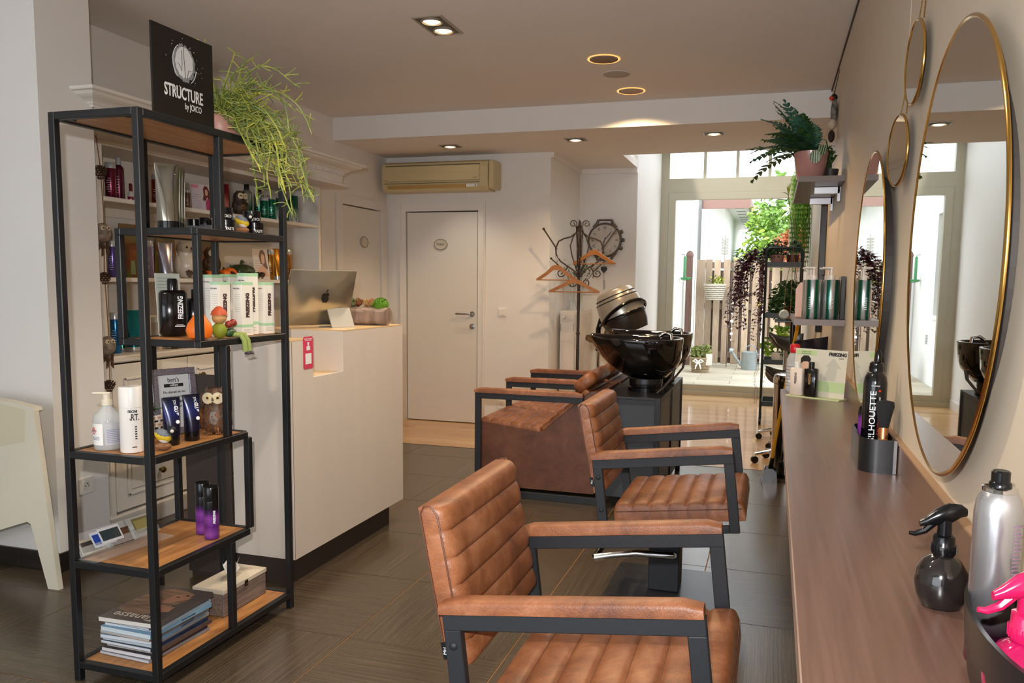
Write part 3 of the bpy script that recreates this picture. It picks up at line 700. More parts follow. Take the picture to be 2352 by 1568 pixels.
def photo_card(name, lab, loc, w, h, rz, kind, lean=0.14, bgc='c9c0c6'):
    t = thing(name, lab, 'card', loc, rz)
    T = Matrix.Rotation(-lean, 4, 'X')
    MB().box(-w/2, w/2, -0.0015, 0.0015, 0, h, T).build('board', M('card_'+bgc, bgc, 0.5), t)
    f = lambda nm, mt, poly, d=-0.0022: MB().prism([(a*w, b*h) for a, b in poly], d, -0.0014, 'y', T).build(nm, mt, t)
    if kind == 'red_hair':
        f('hair_print', M('auburn_print', '6a2e1e', 0.5), [(0.05, 0.42), (0.12, 0.62), (0.12, 0.85), (0.22, 0.97), (0.34, 0.93), (0.42, 0.75), (0.46, 0.5), (0.36, 0.42), (0.28, 0.55), (0.18, 0.4)])
        f('face_print', M('skin_print', 'd0a890', 0.5), [(0.2, 0.6), (0.2, 0.8), (0.29, 0.84), (0.33, 0.74), (0.3, 0.6)], -0.0026)
        f('dress_print', M('magenta_print', 'b03a6a', 0.5), [(0.18, 0.04), (0.18, 0.36), (0.3, 0.5), (0.42, 0.42), (0.46, 0.04)], -0.0024)
        f('heading_print', M('pink_print', 'd4889a', 0.5), [(-0.46, 0.85), (-0.46, 0.97), (-0.1, 0.97), (-0.1, 0.85)])
    else:
        f('hair_print', M('ash_hair_print', '6f5a4e', 0.5), [(-0.02, 0.5), (-0.1, 0.75), (0.02, 0.95), (0.2, 0.98), (0.32, 0.85), (0.35, 0.55), (0.42, 0.35), (0.2, 0.3), (0.1, 0.5)])
        f('face_print', M('skin_print', 'd0a890', 0.5), [(0.04, 0.55), (0.04, 0.8), (0.14, 0.86), (0.26, 0.78), (0.24, 0.56), (0.14, 0.5)], -0.0026)
        f('shoulder_print', M('skin_print', 'd0a890', 0.5), [(-0.25, 0.1), (-0.2, 0.35), (0.05, 0.48), (0.3, 0.36), (0.42, 0.1)], -0.0024)
    m = MB()
    for i in range(7): m.box(-0.42*w, -0.05*w, -0.0022, -0.0014, h*(0.12+0.08*i), h*(0.12+0.08*i)+0.0025, T)
    m.build('print_lines', M('grey_print3', '9a8f96', 0.5), t)
    return t
photo_card('advert_card', 'pink and grey advert card showing a red-haired woman, top cabinet shelf', (SX+0.02, 4.27, z1+0.001), 0.15, 0.17, PI/2-0.25, 'red_hair')
bottle('shampoo_bottle', 'raspberry pink bottle between the two tower posts, top cabinet shelf', (SX, 4.40, z1), 0.025, 0.18, M('raspberry', 'b02848', 0.25, 0.4))
tube_pack('hair_tube', 'crimson to rose-gold squeeze tube on the top cabinet shelf', (SX, 4.50, z1), 0.085, 0.20, grad_mat('crimson_rose', [(0, 'c8a090'), (0.5, 'b06060'), (0.75, '8a1430'), (1, '8a1430')], 0.0, 0.2, 0.22, 0.5), rz=PI/2-0.3)
grs = [(0, '12604a'), (0.42, '12604a'), (0.62, '8a9a90'), (1, '9aa09c')]
bottle('hairspray_can', 'silver and green can with black cap behind the sequined owl', (SX-0.08, 4.85, z1), 0.035, 0.24, grad_mat('silver_green', grs, 0, 0.2, 0.2, 0.7), blackpl, 0.15, neck=True)
bottle('hairspray_can', 'silver and green can with black cap, second behind the jars', (SX-0.06, 4.96, z1), 0.035, 0.235, grad_mat('silver_green', grs, 0, 0.2, 0.2, 0.7), blackpl, 0.15, neck=True)
grn = M('emerald_metallic', '0f6a50', 0.2, 0.6)
for i, (yy, hh, w_, kind, lb) in enumerate(((5.02, 0.16, 0.03, 'b', 'short emerald bottle with steel collar on the top cabinet shelf'), (5.10, 0.18, 0.033, 'b', 'emerald bottle with grey cap, second of the green group'), (5.17, 0.17, 0.075, 't', 'emerald squeeze tube in the middle of the green group'), (5.25, 0.185, 0.033, 'b', 'emerald bottle with grey cap beside the tower corner post'), (5.33, 0.175, 0.075, 't', 'emerald and silver tube just left of the tower corner post'), (5.395, 0.21, 0.06, 't', 'dark emerald and silver tube at the right end of the top cabinet shelf'))):
    yy -= 0.08
    if kind == 'b': bottle('hair_bottle', lb, (SX, yy, z1), w_, hh, grn)
    else: tube_pack('hair_tube', lb, (SX, yy, z1), w_, hh, grad_mat('emerald_silver', [(0, 'b8c0bc'), (0.45, '7a9a8e'), (0.7, '0f5a46'), (1, '0f5a46')], 0, 0.18, 0.2, 0.6), rz=PI/2-0.3)

def owl(name, lab, loc, h, rz, bodym, bellym, facem, eye='c8901c', tail=True, feet=None, wingm=None, group=None, fuzzy=0):
    """owl figure facing local -y"""
    t = thing(name, lab, 'owl figurine', loc, rz, group)
    s = h
    MB().lathe([(0.12*s, 0), (0.22*s, 0.05*s), (0.29*s, 0.2*s), (0.30*s, 0.38*s), (0.25*s, 0.55*s), (0.235*s, 0.62*s), (0.27*s, 0.72*s), (0.26*s, 0.85*s), (0.17*s, 0.96*s), (0.03*s, 1.0*s)], 24, None, 1, 0.85).build('body', bodym, t, True)
    MB().sphere((0, -0.12*s, 0.33*s), 0.2*s, 18, 12, None, 0.85, 0.72, 1.25).build('belly', bellym, t, True)
    m = MB()
    for q in (-1, 1): m.lathe([(0.125*s, 0), (0.12*s, 0.012*s), (0.03*s, 0.02*s)], 20, frameM((q*0.10*s, -0.232*s, 0.78*s), (1, q*0.25, 0), (0, 0, 1)))
    m.build('face_disc', facem, t, True)
    for q in (-1, 1):
        MB().sphere((q*0.10*s, -0.245*s, 0.79*s), 0.034*s, 12, 8).build('eye', M('owl_eye_'+eye, eye, 0.2), t, True)
        MB().sphere((q*0.105*s, -0.262*s, 0.79*s), 0.025*s, 10, 6).build('pupil', blackpl, t, True)
        MB().sphere((q*0.27*s, -0.01*s, 0.36*s), 0.2*s, 16, 10, None, 0.32, 0.75, 1.15).build('wing', wingm or bodym, t, True)
        MB().lathe([(0.05*s, 0), (0.035*s, 0.05*s), (0.003*s, 0.10*s)], 8, Matrix.Translation((q*0.15*s, -0.05*s, 0.92*s))).build('ear_tuft', bodym, t, True)
    MB().lathe([(0.03*s, 0), (0.003*s, 0.08*s)], 8, frameM((0, -0.26*s, 0.74*s), (1, 0, 0), (0, 0.9, 0.4))).build('beak', M('beak', '6a5030', 0.4), t, True)
    if tail:
        m = MB()
        for i in range(7): m.tube([(0.0+(i-3)*0.02*s, 0.15*s, 0.15*s), ((i-3)*0.05*s, 0.28*s, 0.03*s-0.03*s*0)], [0.02*s, 0.008*s], 5)
        m.build('tail', bodym if not feet else feet, t, True)
    if feet:
        m = MB()
        for q in (-1, 1):
            for a in (-0.4, 0, 0.4): m.tube([(q*0.09*s, -0.12*s, 0.05*s), (q*0.09*s+math.sin(a)*0.12*s, -0.12*s-math.cos(a)*0.12*s, 0.015*s)], 0.016*s, 5)
        m.build('foot', feet, t, True)
    if fuzzy:
        r = random.Random(fuzzy); m = MB()
        for i in range(260):
            a = r.uniform(0, 2*PI); z_ = r.uniform(0.1, 0.9)*s; rr = 0.28*s
            p = Vector((rr*math.cos(a), rr*0.85*math.sin(a), z_)); d = Vector((math.cos(a)*0.3, math.sin(a)*0.3, -1)).normalized()
            u = Vector((-math.sin(a), math.cos(a), 0))*0.02*s
            m.add([p-u, p+u, p+d*0.1*s+Vector((math.cos(a), math.sin(a), 0))*0.02*s], [(0, 1, 2)])
        o = m.build('feather_tips', wingm or bodym, t); o['kind'] = 'stuff'
    return t
owl('owl_figurine', 'small brown owl with gold sequined belly on the top cabinet shelf', (SX+0.05, 4.60, z1), 0.165, PI/2-0.4, M('owl_brown', '4a3626', 0.6, col2='2c2018', nscale=60), M('gold_sequins', '9a7440', 0.25, 0.7, col2='3a2a18', nscale=140), M('owl_face_cream', 'c8b898', 0.6), fuzzy=3)

# middle shelf
lil = sheen('lilac_metal', '6a5a86', '8a7aa2', 0.2, 0.5)
bottle('shampoo_bottle', 'lilac metallic bottle, leftmost on the middle cabinet shelf', (SX, 3.55, z2), 0.025, 0.20, M('lilac_deep', '5a4a8a', 0.2, 0.6))
bottle('shampoo_bottle', 'pale lilac bottle beside the silver tube, middle cabinet shelf', (SX, 3.81, z2), 0.033, 0.215, M('lilac_pale', '8d80a0', 0.25, 0.5))
tube_pack('hair_tube', 'silver and violet squeeze tube, middle cabinet shelf', (SX+0.02, 3.93, z2), 0.09, 0.21, M('silver_violet', 'a8a6b4', 0.18, 0.85), rz=PI/2-0.3)
t = owl('owl_figurine', 'large cream ceramic owl with black eyes, middle cabinet shelf', (SX, 4.14, z2), 0.24, PI/2-0.5, M('cream_ceramic', 'd2c4b0', 0.25), M('cream_ceramic2', 'd8ccb8', 0.3), M('cream_ceramic', 'd2c4b0', 0.25), eye='d2c4b0', tail=False)
owl('owl_figurine', 'small brown feathered owl beside the cream ceramic owl', (SX+0.04, 4.31, z2+0.03), 0.17, PI/2-0.4, M('owl_brown2', '6a5038', 0.8, col2='3c2c20', nscale=60), M('owl_tan', '9a7a50', 0.8), M('owl_face_cream', 'c8b898', 0.6), fuzzy=5, tail=False)
# autumn picture backdrops: painted card with orange figures on green
autm = M('autumn_print', '6e7430', 0.5, col2='8a4a1e', nscale=14)
for (yy, w, h, rz, lb) in ((3.83, 0.24, 0.31, 0.0, 'green and orange autumn picture at the left behind the lilac bottle'), (4.10, 0.22, 0.27, 0.05, 'green autumn picture behind the cream owl'), (4.46, 0.20, 0.26, -0.05, 'green autumn picture with orange figures beside the corner post')):
    t = thing('autumn_picture', lb, 'picture', (-3.60, yy, z2), rz)
    MB().prism([(-w/2, 0), (w/2, 0), (w/2*0.75, h), (-w/2*0.75, h)], -0.004, 0.004, 'x').build('board', autm, t)
    MB().prism([(-0.03, 0.1), (0.03, 0.1), (0.035, 0.19), (-0.03, 0.19)], 0.004, 0.0052, 'x').build('figure_print', M('rust_print', 'a05a30', 0.5), t)
    MB().prism([(-0.02, 0.02), (0.02, 0.02), (0.015, 0.1), (-0.015, 0.1)], 0.004, 0.0052, 'x').build('dress_print', M('cream_green_print', 'a8ac72', 0.5), t)
def pumpkin(name, lab, loc, r, hh, mat, stem=leafm, ribs=9, group=None):
    t = thing(name, lab, 'pumpkin', loc, rnd.uniform(0, 3), group)
    v = []; f = []; n = ribs*4; m_ = 9
    for k_ in range(m_+1):
        th = PI*k_/m_; zz = hh/2*(1-math.cos(th)); rr = r*max(math.sin(th), 0.02)**0.75
        for i in range(n):
            a = 2*PI*i/n; q = rr*(0.88+0.12*abs(math.cos(ribs*a/2)))
            v.append((q*math.cos(a), q*math.sin(a), zz))
    for k_ in range(m_):
        for i in range(n):
            j = (i+1) % n; f.append((k_*n+i, k_*n+j, k_*n+n+j, k_*n+n+i))
    MB().add(v, f).build('flesh', mat, t, True, sharp=60)
    MB().tube([(0, 0, hh*0.93), (0.004, 0, hh*1.1), (0.012, 0, hh*1.25)], [r*0.12, r*0.1, r*0.13], 7).build('stem', stem, t, True)
    return t
pumpkin('pumpkin', 'dark green ceramic pumpkin on the middle cabinet shelf', (SX, 4.66, z2+0.002), 0.098, 0.10, M('dark_green_gourd', '3c4a28', 0.3, col2='2c3a20', nscale=12), M('green_stem', '3a4424', 0.5))
pumpkin('pumpkin', 'small orange pumpkin in front of the cream owl', (-3.385, 4.22, z2), 0.04, 0.05, orangem)
pumpkin('pumpkin', 'orange pumpkin in front of the small feathered owl', (-3.385, 4.36, z2), 0.05, 0.06, orangem)
pumpkin('pumpkin', 'orange pumpkin just left of the dark green pumpkin', (-3.45, 4.51, z2), 0.05, 0.075, orangem)
conem = M('pine_cone_brown', '4a3020', 0.8, noise=0.4, nscale=60)
def cone_mesh(m, c, r, T=None):
    for k_ in range(6):
        q = k_/5; n = 9; rr = r*math.sin(PI*(0.15+0.75*q))
        for i in range(n):
            a = 2*PI*(i+0.5*(k_ % 2))/n
            T2 = (T or Matrix()) @ Matrix.Translation((c[0], c[1], c[2]+r*(q*1.6-0.8))) @ Matrix.Rotation(a, 4, 'Z') @ Matrix.Rotation(-0.5, 4, 'Y')
            m.add([(rr*0.3, -r*0.14, 0), (rr*1.15, -r*0.1, r*0.05), (rr*1.25, 0, r*0.12), (rr*1.15, r*0.1, r*0.05), (rr*0.3, r*0.14, 0), (rr*0.7, 0, -r*0.12)], [(0, 1, 5), (1, 2, 5), (2, 3, 5), (3, 4, 5), (0, 5, 4), (0, 4, 3, 2, 1)], T2)
t = thing('pine_cones', 'row of dark pine cones along the middle cabinet shelf edge', 'pine cones', (0, 0, 0))
t['kind'] = 'stuff'
m = MB()
for i, yy in enumerate((4.04, 4.10, 4.17, 4.28, 4.44, 4.57, 4.63, 4.70, 4.76)): cone_mesh(m, (-3.375+0.012*(i % 2), yy, z2+0.026), 0.024)
bpy.data.objects.remove(t)
t = m.build('pine_cones', conem); tag(t, 'row of dark pine cones along the middle cabinet shelf edge', 'pine cones', kind='stuff')
photo_card('advert_card', 'white advert card showing a smiling long-haired woman, middle cabinet shelf', (SX+0.03, 4.86, z2+0.001), 0.14, 0.215, PI/2-0.2, 'brown', bgc='d2cac2')
gold = M('gold_metallic', 'a8742c', 0.18, 0.8)
bottle('hair_bottle', 'gold bottle with clear cap left of the gold tube', (SX, 4.99, z2), 0.03, 0.215, gold)
tube_pack('hair_tube', 'gold squeeze tube behind the tower corner post', (SX, 5.08, z2), 0.085, 0.225, M('gold_metallic2', 'b8822e', 0.18, 0.8), rz=PI/2-0.3)
bottle('hair_bottle', 'gold bottle standing right of the tower corner post', (SX, 5.20, z2), 0.036, 0.225, gold)

# lower shelf
teal = M('teal_metallic', '1c7a86', 0.18, 0.7)
bottle('hair_bottle', 'blue-teal bottle, leftmost on the low cabinet top', (SX, 3.55, z3), 0.026, 0.225, M('blue_teal', '2a6aa0', 0.18, 0.7))
tube_pack('hair_tube', 'large teal squeeze tube on the low cabinet top', (SX, 3.68, z3), 0.10, 0.235, teal, rz=PI/2-0.3)
tube_pack('hair_tube', 'small green tube between the blue bottle and the teal tube', (SX-0.08, 3.68, z3), 0.06, 0.14, grn, rz=PI/2-0.3)
bottle('lotion_bottle', 'cream lotion bottle behind the tower post, low cabinet top', (SX, 3.86, z3), 0.03, 0.19, M('cream_plastic2', 'c8bca8', 0.4), whitepl)
t = thing('cone_wreath', 'brown pine cone wreath lying on the low cabinet top', 'wreath', (-3.45, 4.05, z3)); 
m = MB(); rr_ = random.Random(2)
for i in range(16): cone_mesh(m, (0.09*math.cos(i*PI/8)*0.8, 0.13*math.sin(i*PI/8), 0.03), 0.03)
o = m.build('cones', conem, t); o['kind'] = 'stuff'
for i, yy in enumerate((4.28, 4.36)):
    bottle('red_jar', 'small red glass jar, %s of the pair on the low cabinet top' % ('left' if i == 0 else 'right'), (-3.42, yy, z3), 0.03, 0.075, M('red_glass', '8a1a26', 0.15), redm, 0.25, cat='jar', txt=False)
for i, yy in enumerate((4.46, 4.54)):
    bottle('pink_box', 'pale pink travel bottle, %s of two on the low cabinet top' % ('left' if i == 0 else 'right'), (-3.42, yy, z3), 0.028, 0.07, M('pale_pink', 'd09a98', 0.3), whitepl, 0.2, txt=False)
bottle('red_jar', 'dark red jar at the right of the pink travel bottles', (-3.42, 4.66, z3), 0.034, 0.08, MATS['red_glass'], redm, 0.25, cat='jar', txt=False)
bottle('purple_pack', 'purple carton standing behind the desktop computer', (-3.40, 5.14, z3), 0.05, 0.20, M('purple_pack', '6a2450', 0.35), M('purple_cap', '5a1c44', 0.35), 0.1, cat='bottle', txt=False)
o = owl('owl_figurine', 'tiny brown owl behind the big black bottle, low cabinet top', (-3.40, 3.93, z3), 0.10, PI/2-0.4, MATS['owl_brown2'], MATS['owl_tan'], MATS['owl_face_cream'], tail=False)

# garland in front of the cabinet pilaster
ga = thing('garland', 'hanging string garland of pine cones and feathered owls in front of the cabinet', 'garland', (-3.27, 3.29, 0))
MB().tube([(0, -0.02, 2.10), (0, 0.0, 1.95), (0.002, 0.01, 1.7), (0, 0.0, 1.4), (0.001, 0.01, 1.1), (0, 0.005, 0.80)], 0.003, 5).build('string', M('jute', '8a6a50', 0.9), ga)
for zc, r_ in ((1.90, 0.038), (1.37, 0.034), (0.815, 0.034)):
    m = MB(); cone_mesh(m, (0, 0.0, zc), r_); m.build('pine_cone', conem, ga)
greyf = M('grey_feather', '9a8b7c', 0.9, col2='6c5e52', nscale=40)
for zc in (1.605, 1.03):
    m = MB().sphere((0, 0.0, zc), 0.043, 14, 10, None, 0.85, 1, 1.15); o = m.build('owl_body', greyf, ga, True)
    m2 = MB()
    for q in (-1, 1): m2.lathe([(0.013, 0), (0.011, 0.004)], 12, frameM((0.030, q*0.018-0.012, zc+0.022), (0, 1, 0), (0, 0, 1)))
    m2.build('owl_face', M('owl_face_cream', 'c8b898', 0.6), o)
    m2 = MB()
    for q in (-1, 1): m2.sphere((0.035, q*0.016-0.012, zc+0.022), 0.004, 8, 6)
    m2.build('owl_eye', inkm, o, True)
    m2 = MB(); r_ = random.Random(4)
    for i in range(16): m2.tube([(r_.uniform(-0.02, 0.02), r_.uniform(-0.03, 0.03), zc-0.04), (r_.uniform(-0.02, 0.02), r_.uniform(-0.03, 0.03), zc-r_.uniform(0.07, 0.12))], 0.003, 4)
    m2.build('owl_tail', M('tail_twigs', '5a4234', 0.9), o)

# ------------------------------------------------------------------ reception counter
deskm = M('desk_white_laminate', 'd6cbbf', 0.38, noise=0.03, nscale=8, stretch=(1, 1, 0.1)); edge_m = M('desk_edge_seam', '8a6a4a', 0.6); topm = M('desk_top_laminate', 'd8b98c', 0.3)
rc = thing('reception_desk', 'off-white reception desk with cut-out corner and dark plinth', 'desk')
XD = -1.997
m = MB()
poly = [(3.015, 0.128), (4.11, 0.128), (4.11, 1.13), (3.455, 1.13), (3.455, 0.935), (3.185, 0.935), (3.185, 1.108), (3.015, 1.108)]
MB().prism(poly, XD-0.022, XD, 'x').build('front_panel', deskm, rc)
box('end_panel', deskm, rc, -2.31, XD-0.022, 3.015, 3.037, 0.128, 1.108)
box('rear_panel', deskm, rc, -2.31, XD-0.022, 4.09, 4.11, 0.128, 1.13)
box('inner_panel', deskm, rc, -2.33, XD-0.022, 3.455, 3.475, 0.2, 1.131)
box('niche_floor', topm, rc, -2.30, XD-0.022, 3.19, 3.455, 0.915, 0.935)
box('niche_wall', deskm, rc, -2.30, XD-0.022, 3.185, 3.19, 0.90, 1.10)
box('top_panel', topm, rc, -2.45, XD-0.001, 3.4555, 4.108, 1.131, 1.136)
box('low_top_panel', topm, rc, -2.45, XD-0.001, 3.018, 3.185, 1.109, 1.113)
box('side_panel', brownm, rc, -2.56, -2.315, 3.0, 3.02, 0.02, 0.945, 0.002)
box('work_surface', brownm, rc, -2.95, -2.315, 3.02, 4.10, 0.72, 0.75)
box('plinth', brownm, rc, -2.56, XD-0.045, 3.022, 4.02, 0.0, 0.128)
box('edge_strip', edge_m, rc, XD-0.0005, XD+0.0006, 3.0148, 3.018, 0.13, 1.106)
# pink card with pictogram (the square code is left out)
t = thing('pink_sticker', 'pink card with white bottle icon stuck on the desk front', 'sticker', (0, 0, 0))
m = MB(); 
pk = [(3.105+dx, z_) for dx, z_ in ((0, 0.985), (0.006, 0.978), (0.072, 0.978), (0.078, 0.985), (0.078, 1.118), (0.072, 1.124), (0.006, 1.124), (0, 1.118))]
MB().prism(pk, XD+0.0005, XD+0.002, 'x').build('card', M('raspberry_pink', 'd0405f', 0.4), t)
T = frameM((XD+0.002, 3.144, 1.05), (0, 1, 0), (0, 0, 1))
m = MB(); m.box(-0.014, 0.014, 0.012, 0.030, 0, 0.0006, T); m.box(-0.005, 0.005, 0.030, 0.044, 0, 0.0006, T); m.box(-0.008, 0.008, 0.044, 0.048, 0, 0.0006, T)
m.build('bottle_icon', whitei, t)
m = MB(); m.box(-0.030, 0.030, 0.062, 0.065, 0, 0.0006, T); m.box(-0.026, 0.026, 0.056, 0.0585, 0, 0.0006, T); m.build('print_lines', whitei, t)
box('blank_square', whitei, t, XD+0.002, XD+0.0026, 3.120, 3.168, 1.000, 1.048)

# desktop computer seen from behind
al = M('anodised_aluminium', 'b6b0a0', 0.28, 0.85)
ic = thing('desktop_computer', 'silver all-in-one desktop computer seen from behind on the desk', 'computer', (-2.26, 3.64, 1.136), math.radians(0))
ic.location.z = 1.136
T = Matrix.Translation((0, 0, 0.0)) @ Matrix.Rotation(math.radians(-4), 4, 'X')
W_, H_ = 0.37, 0.295
n = 12; v = []; f = []
for j in range(n+1):
    for i in range(n+1):
        a, b = i/n*2-1, j/n*2-1
        bulge = 0.045*(1-abs(a)**2.2)*(1-abs(b)**2.2)
        v.append((a*W_/2, -0.002-bulge, (b+1)/2*H_))
for j in range(n):
    for i in range(n):
        p = j*(n+1)+i; f.append((p, p+1, p+n+2, p+n+1))
ang = Matrix.Rotation(math.radians(19), 4, 'X')
RZ = Matrix.Rotation(math.radians(60), 4, 'Z')
sc = RZ @ Matrix.Translation((0, 0, 0.012)) @ ang
MB().add(v, f, sc).build('rear_shell', al, ic, True)
MB().box(-W_/2, W_/2, -0.002, 0.006, 0, H_, sc, 0.002).build('screen_panel', M('screen_edge', 'c8c0ae', 0.3, 0.6), ic)
MB().box(-W_/2+0.01, W_/2-0.01, 0.006, 0.007, 0.01, H_-0.01, sc).build('screen', blackpl, ic)
lg_ = MB()
logo = [(0.0, 0.026), (0.010, 0.030), (0.020, 0.024), (0.016, 0.010), (0.020, -0.008), (0.010, -0.024), (0.0, -0.021), (-0.010, -0.024), (-0.021, -0.004), (-0.020, 0.018), (-0.010, 0.029)]
lg_.prism([(a, b+H_*0.55) for a, b in logo], -0.0485, -0.046, 'y', sc); lg_.prism([(0.001, H_*0.55+0.032), (0.010, H_*0.55+0.036), (0.012, H_*0.55+0.048), (0.004, H_*0.55+0.042)], -0.0475, -0.045, 'y', sc)
lg_.build('logo', inkm, ic)
st = MB(); RZ = RZ @ Matrix.Translation((0.09, 0, 0)); st.box(-0.065, 0.065, -0.12, 0.02, 0, 0.004, RZ); st.add([(-0.065, -0.12, 0.004), (0.065, -0.12, 0.004), (0.065, -0.112, 0.004), (-0.065, -0.112, 0.004), (-0.065, -0.070, 0.10), (0.065, -0.070, 0.10), (0.065, -0.062, 0.10), (-0.065, -0.062, 0.10)], [(0, 1, 5, 4), (1, 2, 6, 5), (2, 3, 7, 6), (3, 0, 4, 7), (4, 5, 6, 7)], RZ)
st.build('stand', M('stand_alu', 'a8a49a', 0.55, 0.0), ic)

# birch log planter with succulents
lp = thing('log_planter', 'birch bark log planter on the end of the desk', 'planter', (-2.185, 3.955, 1.136), math.radians(8))
bark = M('birch_bark', '9c8474', 0.9, col2='5c4a40', nscale=14, stretch=(1.5, 1, 0.4), detail=6, bump=0.8, bscale=30)
v = []; f = []; n = 28; L = 9
rr_ = random.Random(5)
for i in range(L+1):
    x = -0.17+0.34*i/L
    for k_ in range(n):
        a = 2*PI*k_/n; q = 1+rr_.uniform(-0.05, 0.05)
        yy = 0.055*math.cos(a)*q; zz = 0.05+0.05*math.copysign(abs(math.sin(a))**0.5, math.sin(a))*q
        v.append((x+rr_.uniform(-0.004, 0.004), yy, max(zz, 0.0)))
for i in range(L):
    for k_ in range(n):
        j = (k_+1) % n; f.append((i*n+k_, i*n+n+k_, i*n+n+j, i*n+j))
f.append(tuple(range(n))); f.append(tuple(range((L+1)*n-1, L*n-1, -1)))
MB().add(v, f).build('log', bark, lp)
def rosette(name, lab, loc, r, n, mat, tips=None, up_=0.6):
    t = thing(name, lab, 'succulent', loc)
    m = MB()
    for k_ in range(3):
        for i in range(n-k_*2):
            a = 2*PI*(i+0.5*k_)/(n-k_*2); el = 0.35+0.4*k_
            rr = r*(1-0.22*k_)
            T = Matrix.Translation((0, 0, 0.002+0.012*k_)) @ Matrix.Rotation(a, 4, 'Z') @ Matrix.Rotation(-min(el*up_*1.4, 1.3), 4, 'Y')
            m.add([(0, 0, 0), (rr*0.55, -r*0.34, 0.006), (rr, 0, 0.008), (rr*0.55, r*0.34, 0.006), (rr*0.5, 0, -0.008)], [(0, 1, 4), (1, 2, 4), (2, 3, 4), (3, 0, 4), (0, 3, 2, 1)], T)
    m.build('leaves', mat, t); return t
pk_ = M('coral_succulent', 'c86a5a', 0.5, col2='9a9a4a', nscale=20); rd_ = M('red_succulent', '9a2c30', 0.45, col2='5a6a30', nscale=20)
c0 = Vector((-2.185, 3.955, 1.232)); ax = Vector((math.cos(math.radians(8)), math.sin(math.radians(8)), 0))
specs = [(-0.13, 0.05, leafb, 'green rosette succulent at the left end of the log planter', 1.0), (-0.085, 0.042, pk_, 'tall coral succulent, left of the two coral ones in the log', 1.6), (-0.035, 0.04, M('grey_green', '7a8a5c', 0.5, col2='5a6a40', nscale=20), 'grey-green broad-leaved succulent in the log', 1.0), (-0.005, 0.045, rd_, 'red berry-like succulent in the middle of the log', 1.3), (0.045, 0.036, pk_, 'small coral succulent right of the red one', 1.5), (0.075, 0.04, M('lime_succ', '8a9a3c', 0.5, col2='a86048', nscale=30), 'lime and pink succulent beside the moss ball', 1.2)]
for dx, r_, mm, lb, u_ in specs:
    rosette('succulent', lb, tuple(c0+ax*dx), r_*1.15, 10, mm, None, u_*1.25)
t = thing('moss_ball', 'bright green moss ball at the right end of the log planter', 'moss', tuple(c0+ax*0.125+Vector((0, 0, -0.01))))
m = MB(); m.sphere((0, 0, 0.02), 0.042, 16, 10, None, 1, 1, 0.9); r_ = random.Random(6)
for i in range(500):
    d = Vector((r_.gauss(0, 1), r_.gauss(0, 1), abs(r_.gauss(0, 1)))).normalized(); p = d*0.04+Vector((0, 0, 0.02)); u = d.orthogonal().normalized()*0.0012
    m.add([p-u, p+u, p+d*0.01], [(0, 1, 2)])
o = m.build('moss', M('moss_green', '56801c', 0.9), t); o['kind'] = 'stuff'
t = thing('trailing_leaf', 'curved yellow-green leaf trailing over the left end of the log', 'leaf', tuple(c0+ax*-0.16))
m = MB(); pts = [Vector((0.02, -0.02, 0.0)), Vector((-0.01, -0.04, 0.005)), Vector((-0.035, -0.05, -0.02)), Vector((-0.048, -0.055, -0.055)), Vector((-0.052, -0.056, -0.075))]
m.tube(pts, [0.004, 0.006, 0.006, 0.004, 0.001], 6, False); m.build('leaf', M('lime_leaf', 'a8a83c', 0.4), t, True)

# salt-like pale cat/hand ornament behind tower post
t = thing('pale_ornament', 'pale pink smooth ornament with two rounded lobes beside the desk computer', 'ornament', (-2.40, 3.35, 1.113))
m = MB(); pm2 = M('pale_pink_ceramic', 'e0c0ae', 0.3)
m.sphere((0, 0, 0.05), 0.04, 16, 10, None, 1, 1, 1.25); m.build('base', pm2, t, True)
MB().lathe([(0.03, 0.07), (0.022, 0.12), (0.03, 0.17), (0.02, 0.2)], 16).build('stem', pm2, t, True)
for q in (-1, 1): MB().sphere((q*0.035, 0, 0.215), 0.03, 14, 10, Matrix.Identity(4), 0.8, 0.7, 1.3).build('lobe', pm2, t, True)

# ------------------------------------------------------------------ black étagère tower
tw = thing('shelving_tower', 'tall black metal shelving tower with staggered oak shelves', 'shelf')
TX0, TX1, TY0, TY1 = -2.237, -1.885, 2.048, 2.832; q = 0.024
def bar(*a): return MB().box(*a, None, 0.002).build('frame_bar', blackm, tw)
posts = []
for x0 in (TX0, TX1-q):
    for y0 in (TY0, TY1-q): box('post', blackm, tw, x0, x0+q, y0, y0+q, 0, 1.898, 0.002)
def deck(z, y0, y1):
    bar(TX0+q, TX1-q, y0, y0+q, z-q, z); bar(TX0+q, TX1-q, y1-q, y1, z-q, z)
    for x0 in (TX0, TX1-q): bar(x0, x0+q, y0+(q if y0 == TY0 else 0), y1-q, z-q, z)
    box('shelf_board', woodm, tw, TX0+q+0.001, TX1-q-0.001, y0+q+0.001, y1-q-0.001, z-0.018, z-0.002)
    for cx_ in (TX0+0.06, TX1-0.06):
        for cy_ in (y0+0.035, y1-0.035): box('clip', blackm, tw, cx_-0.012, cx_+0.012, cy_-0.008, cy_+0.008, z-0.024, z-0.018)
ML, LH = 2.30, 2.575
deck(1.898, TY0, TY1); deck(1.55, ML, TY1); deck(1.16, ML, TY1); deck(0.80, TY0, LH); deck(0.424, TY0, LH); deck(0.07, TY0, TY1)
for x0 in (TX0, TX1-q):
    box('post', blackm, tw, x0, x0+q, ML, ML+q, 1.16, 1.526, 0.002); box('post', blackm, tw, x0, x0+q, LH-q, LH, 0.424, 0.776, 0.002)
    box('post', blackm, tw, x0, x0+q, 2.425, 2.425+q, 1.55, 1.874, 0.002); box('post', blackm, tw, x0, x0+q, 2.435, 2.435+q, 0.80, 1.136, 0.002); box('post', blackm, tw, x0, x0+q, 2.435, 2.435+q, 0.07, 0.40, 0.002)
ZT = 1.898
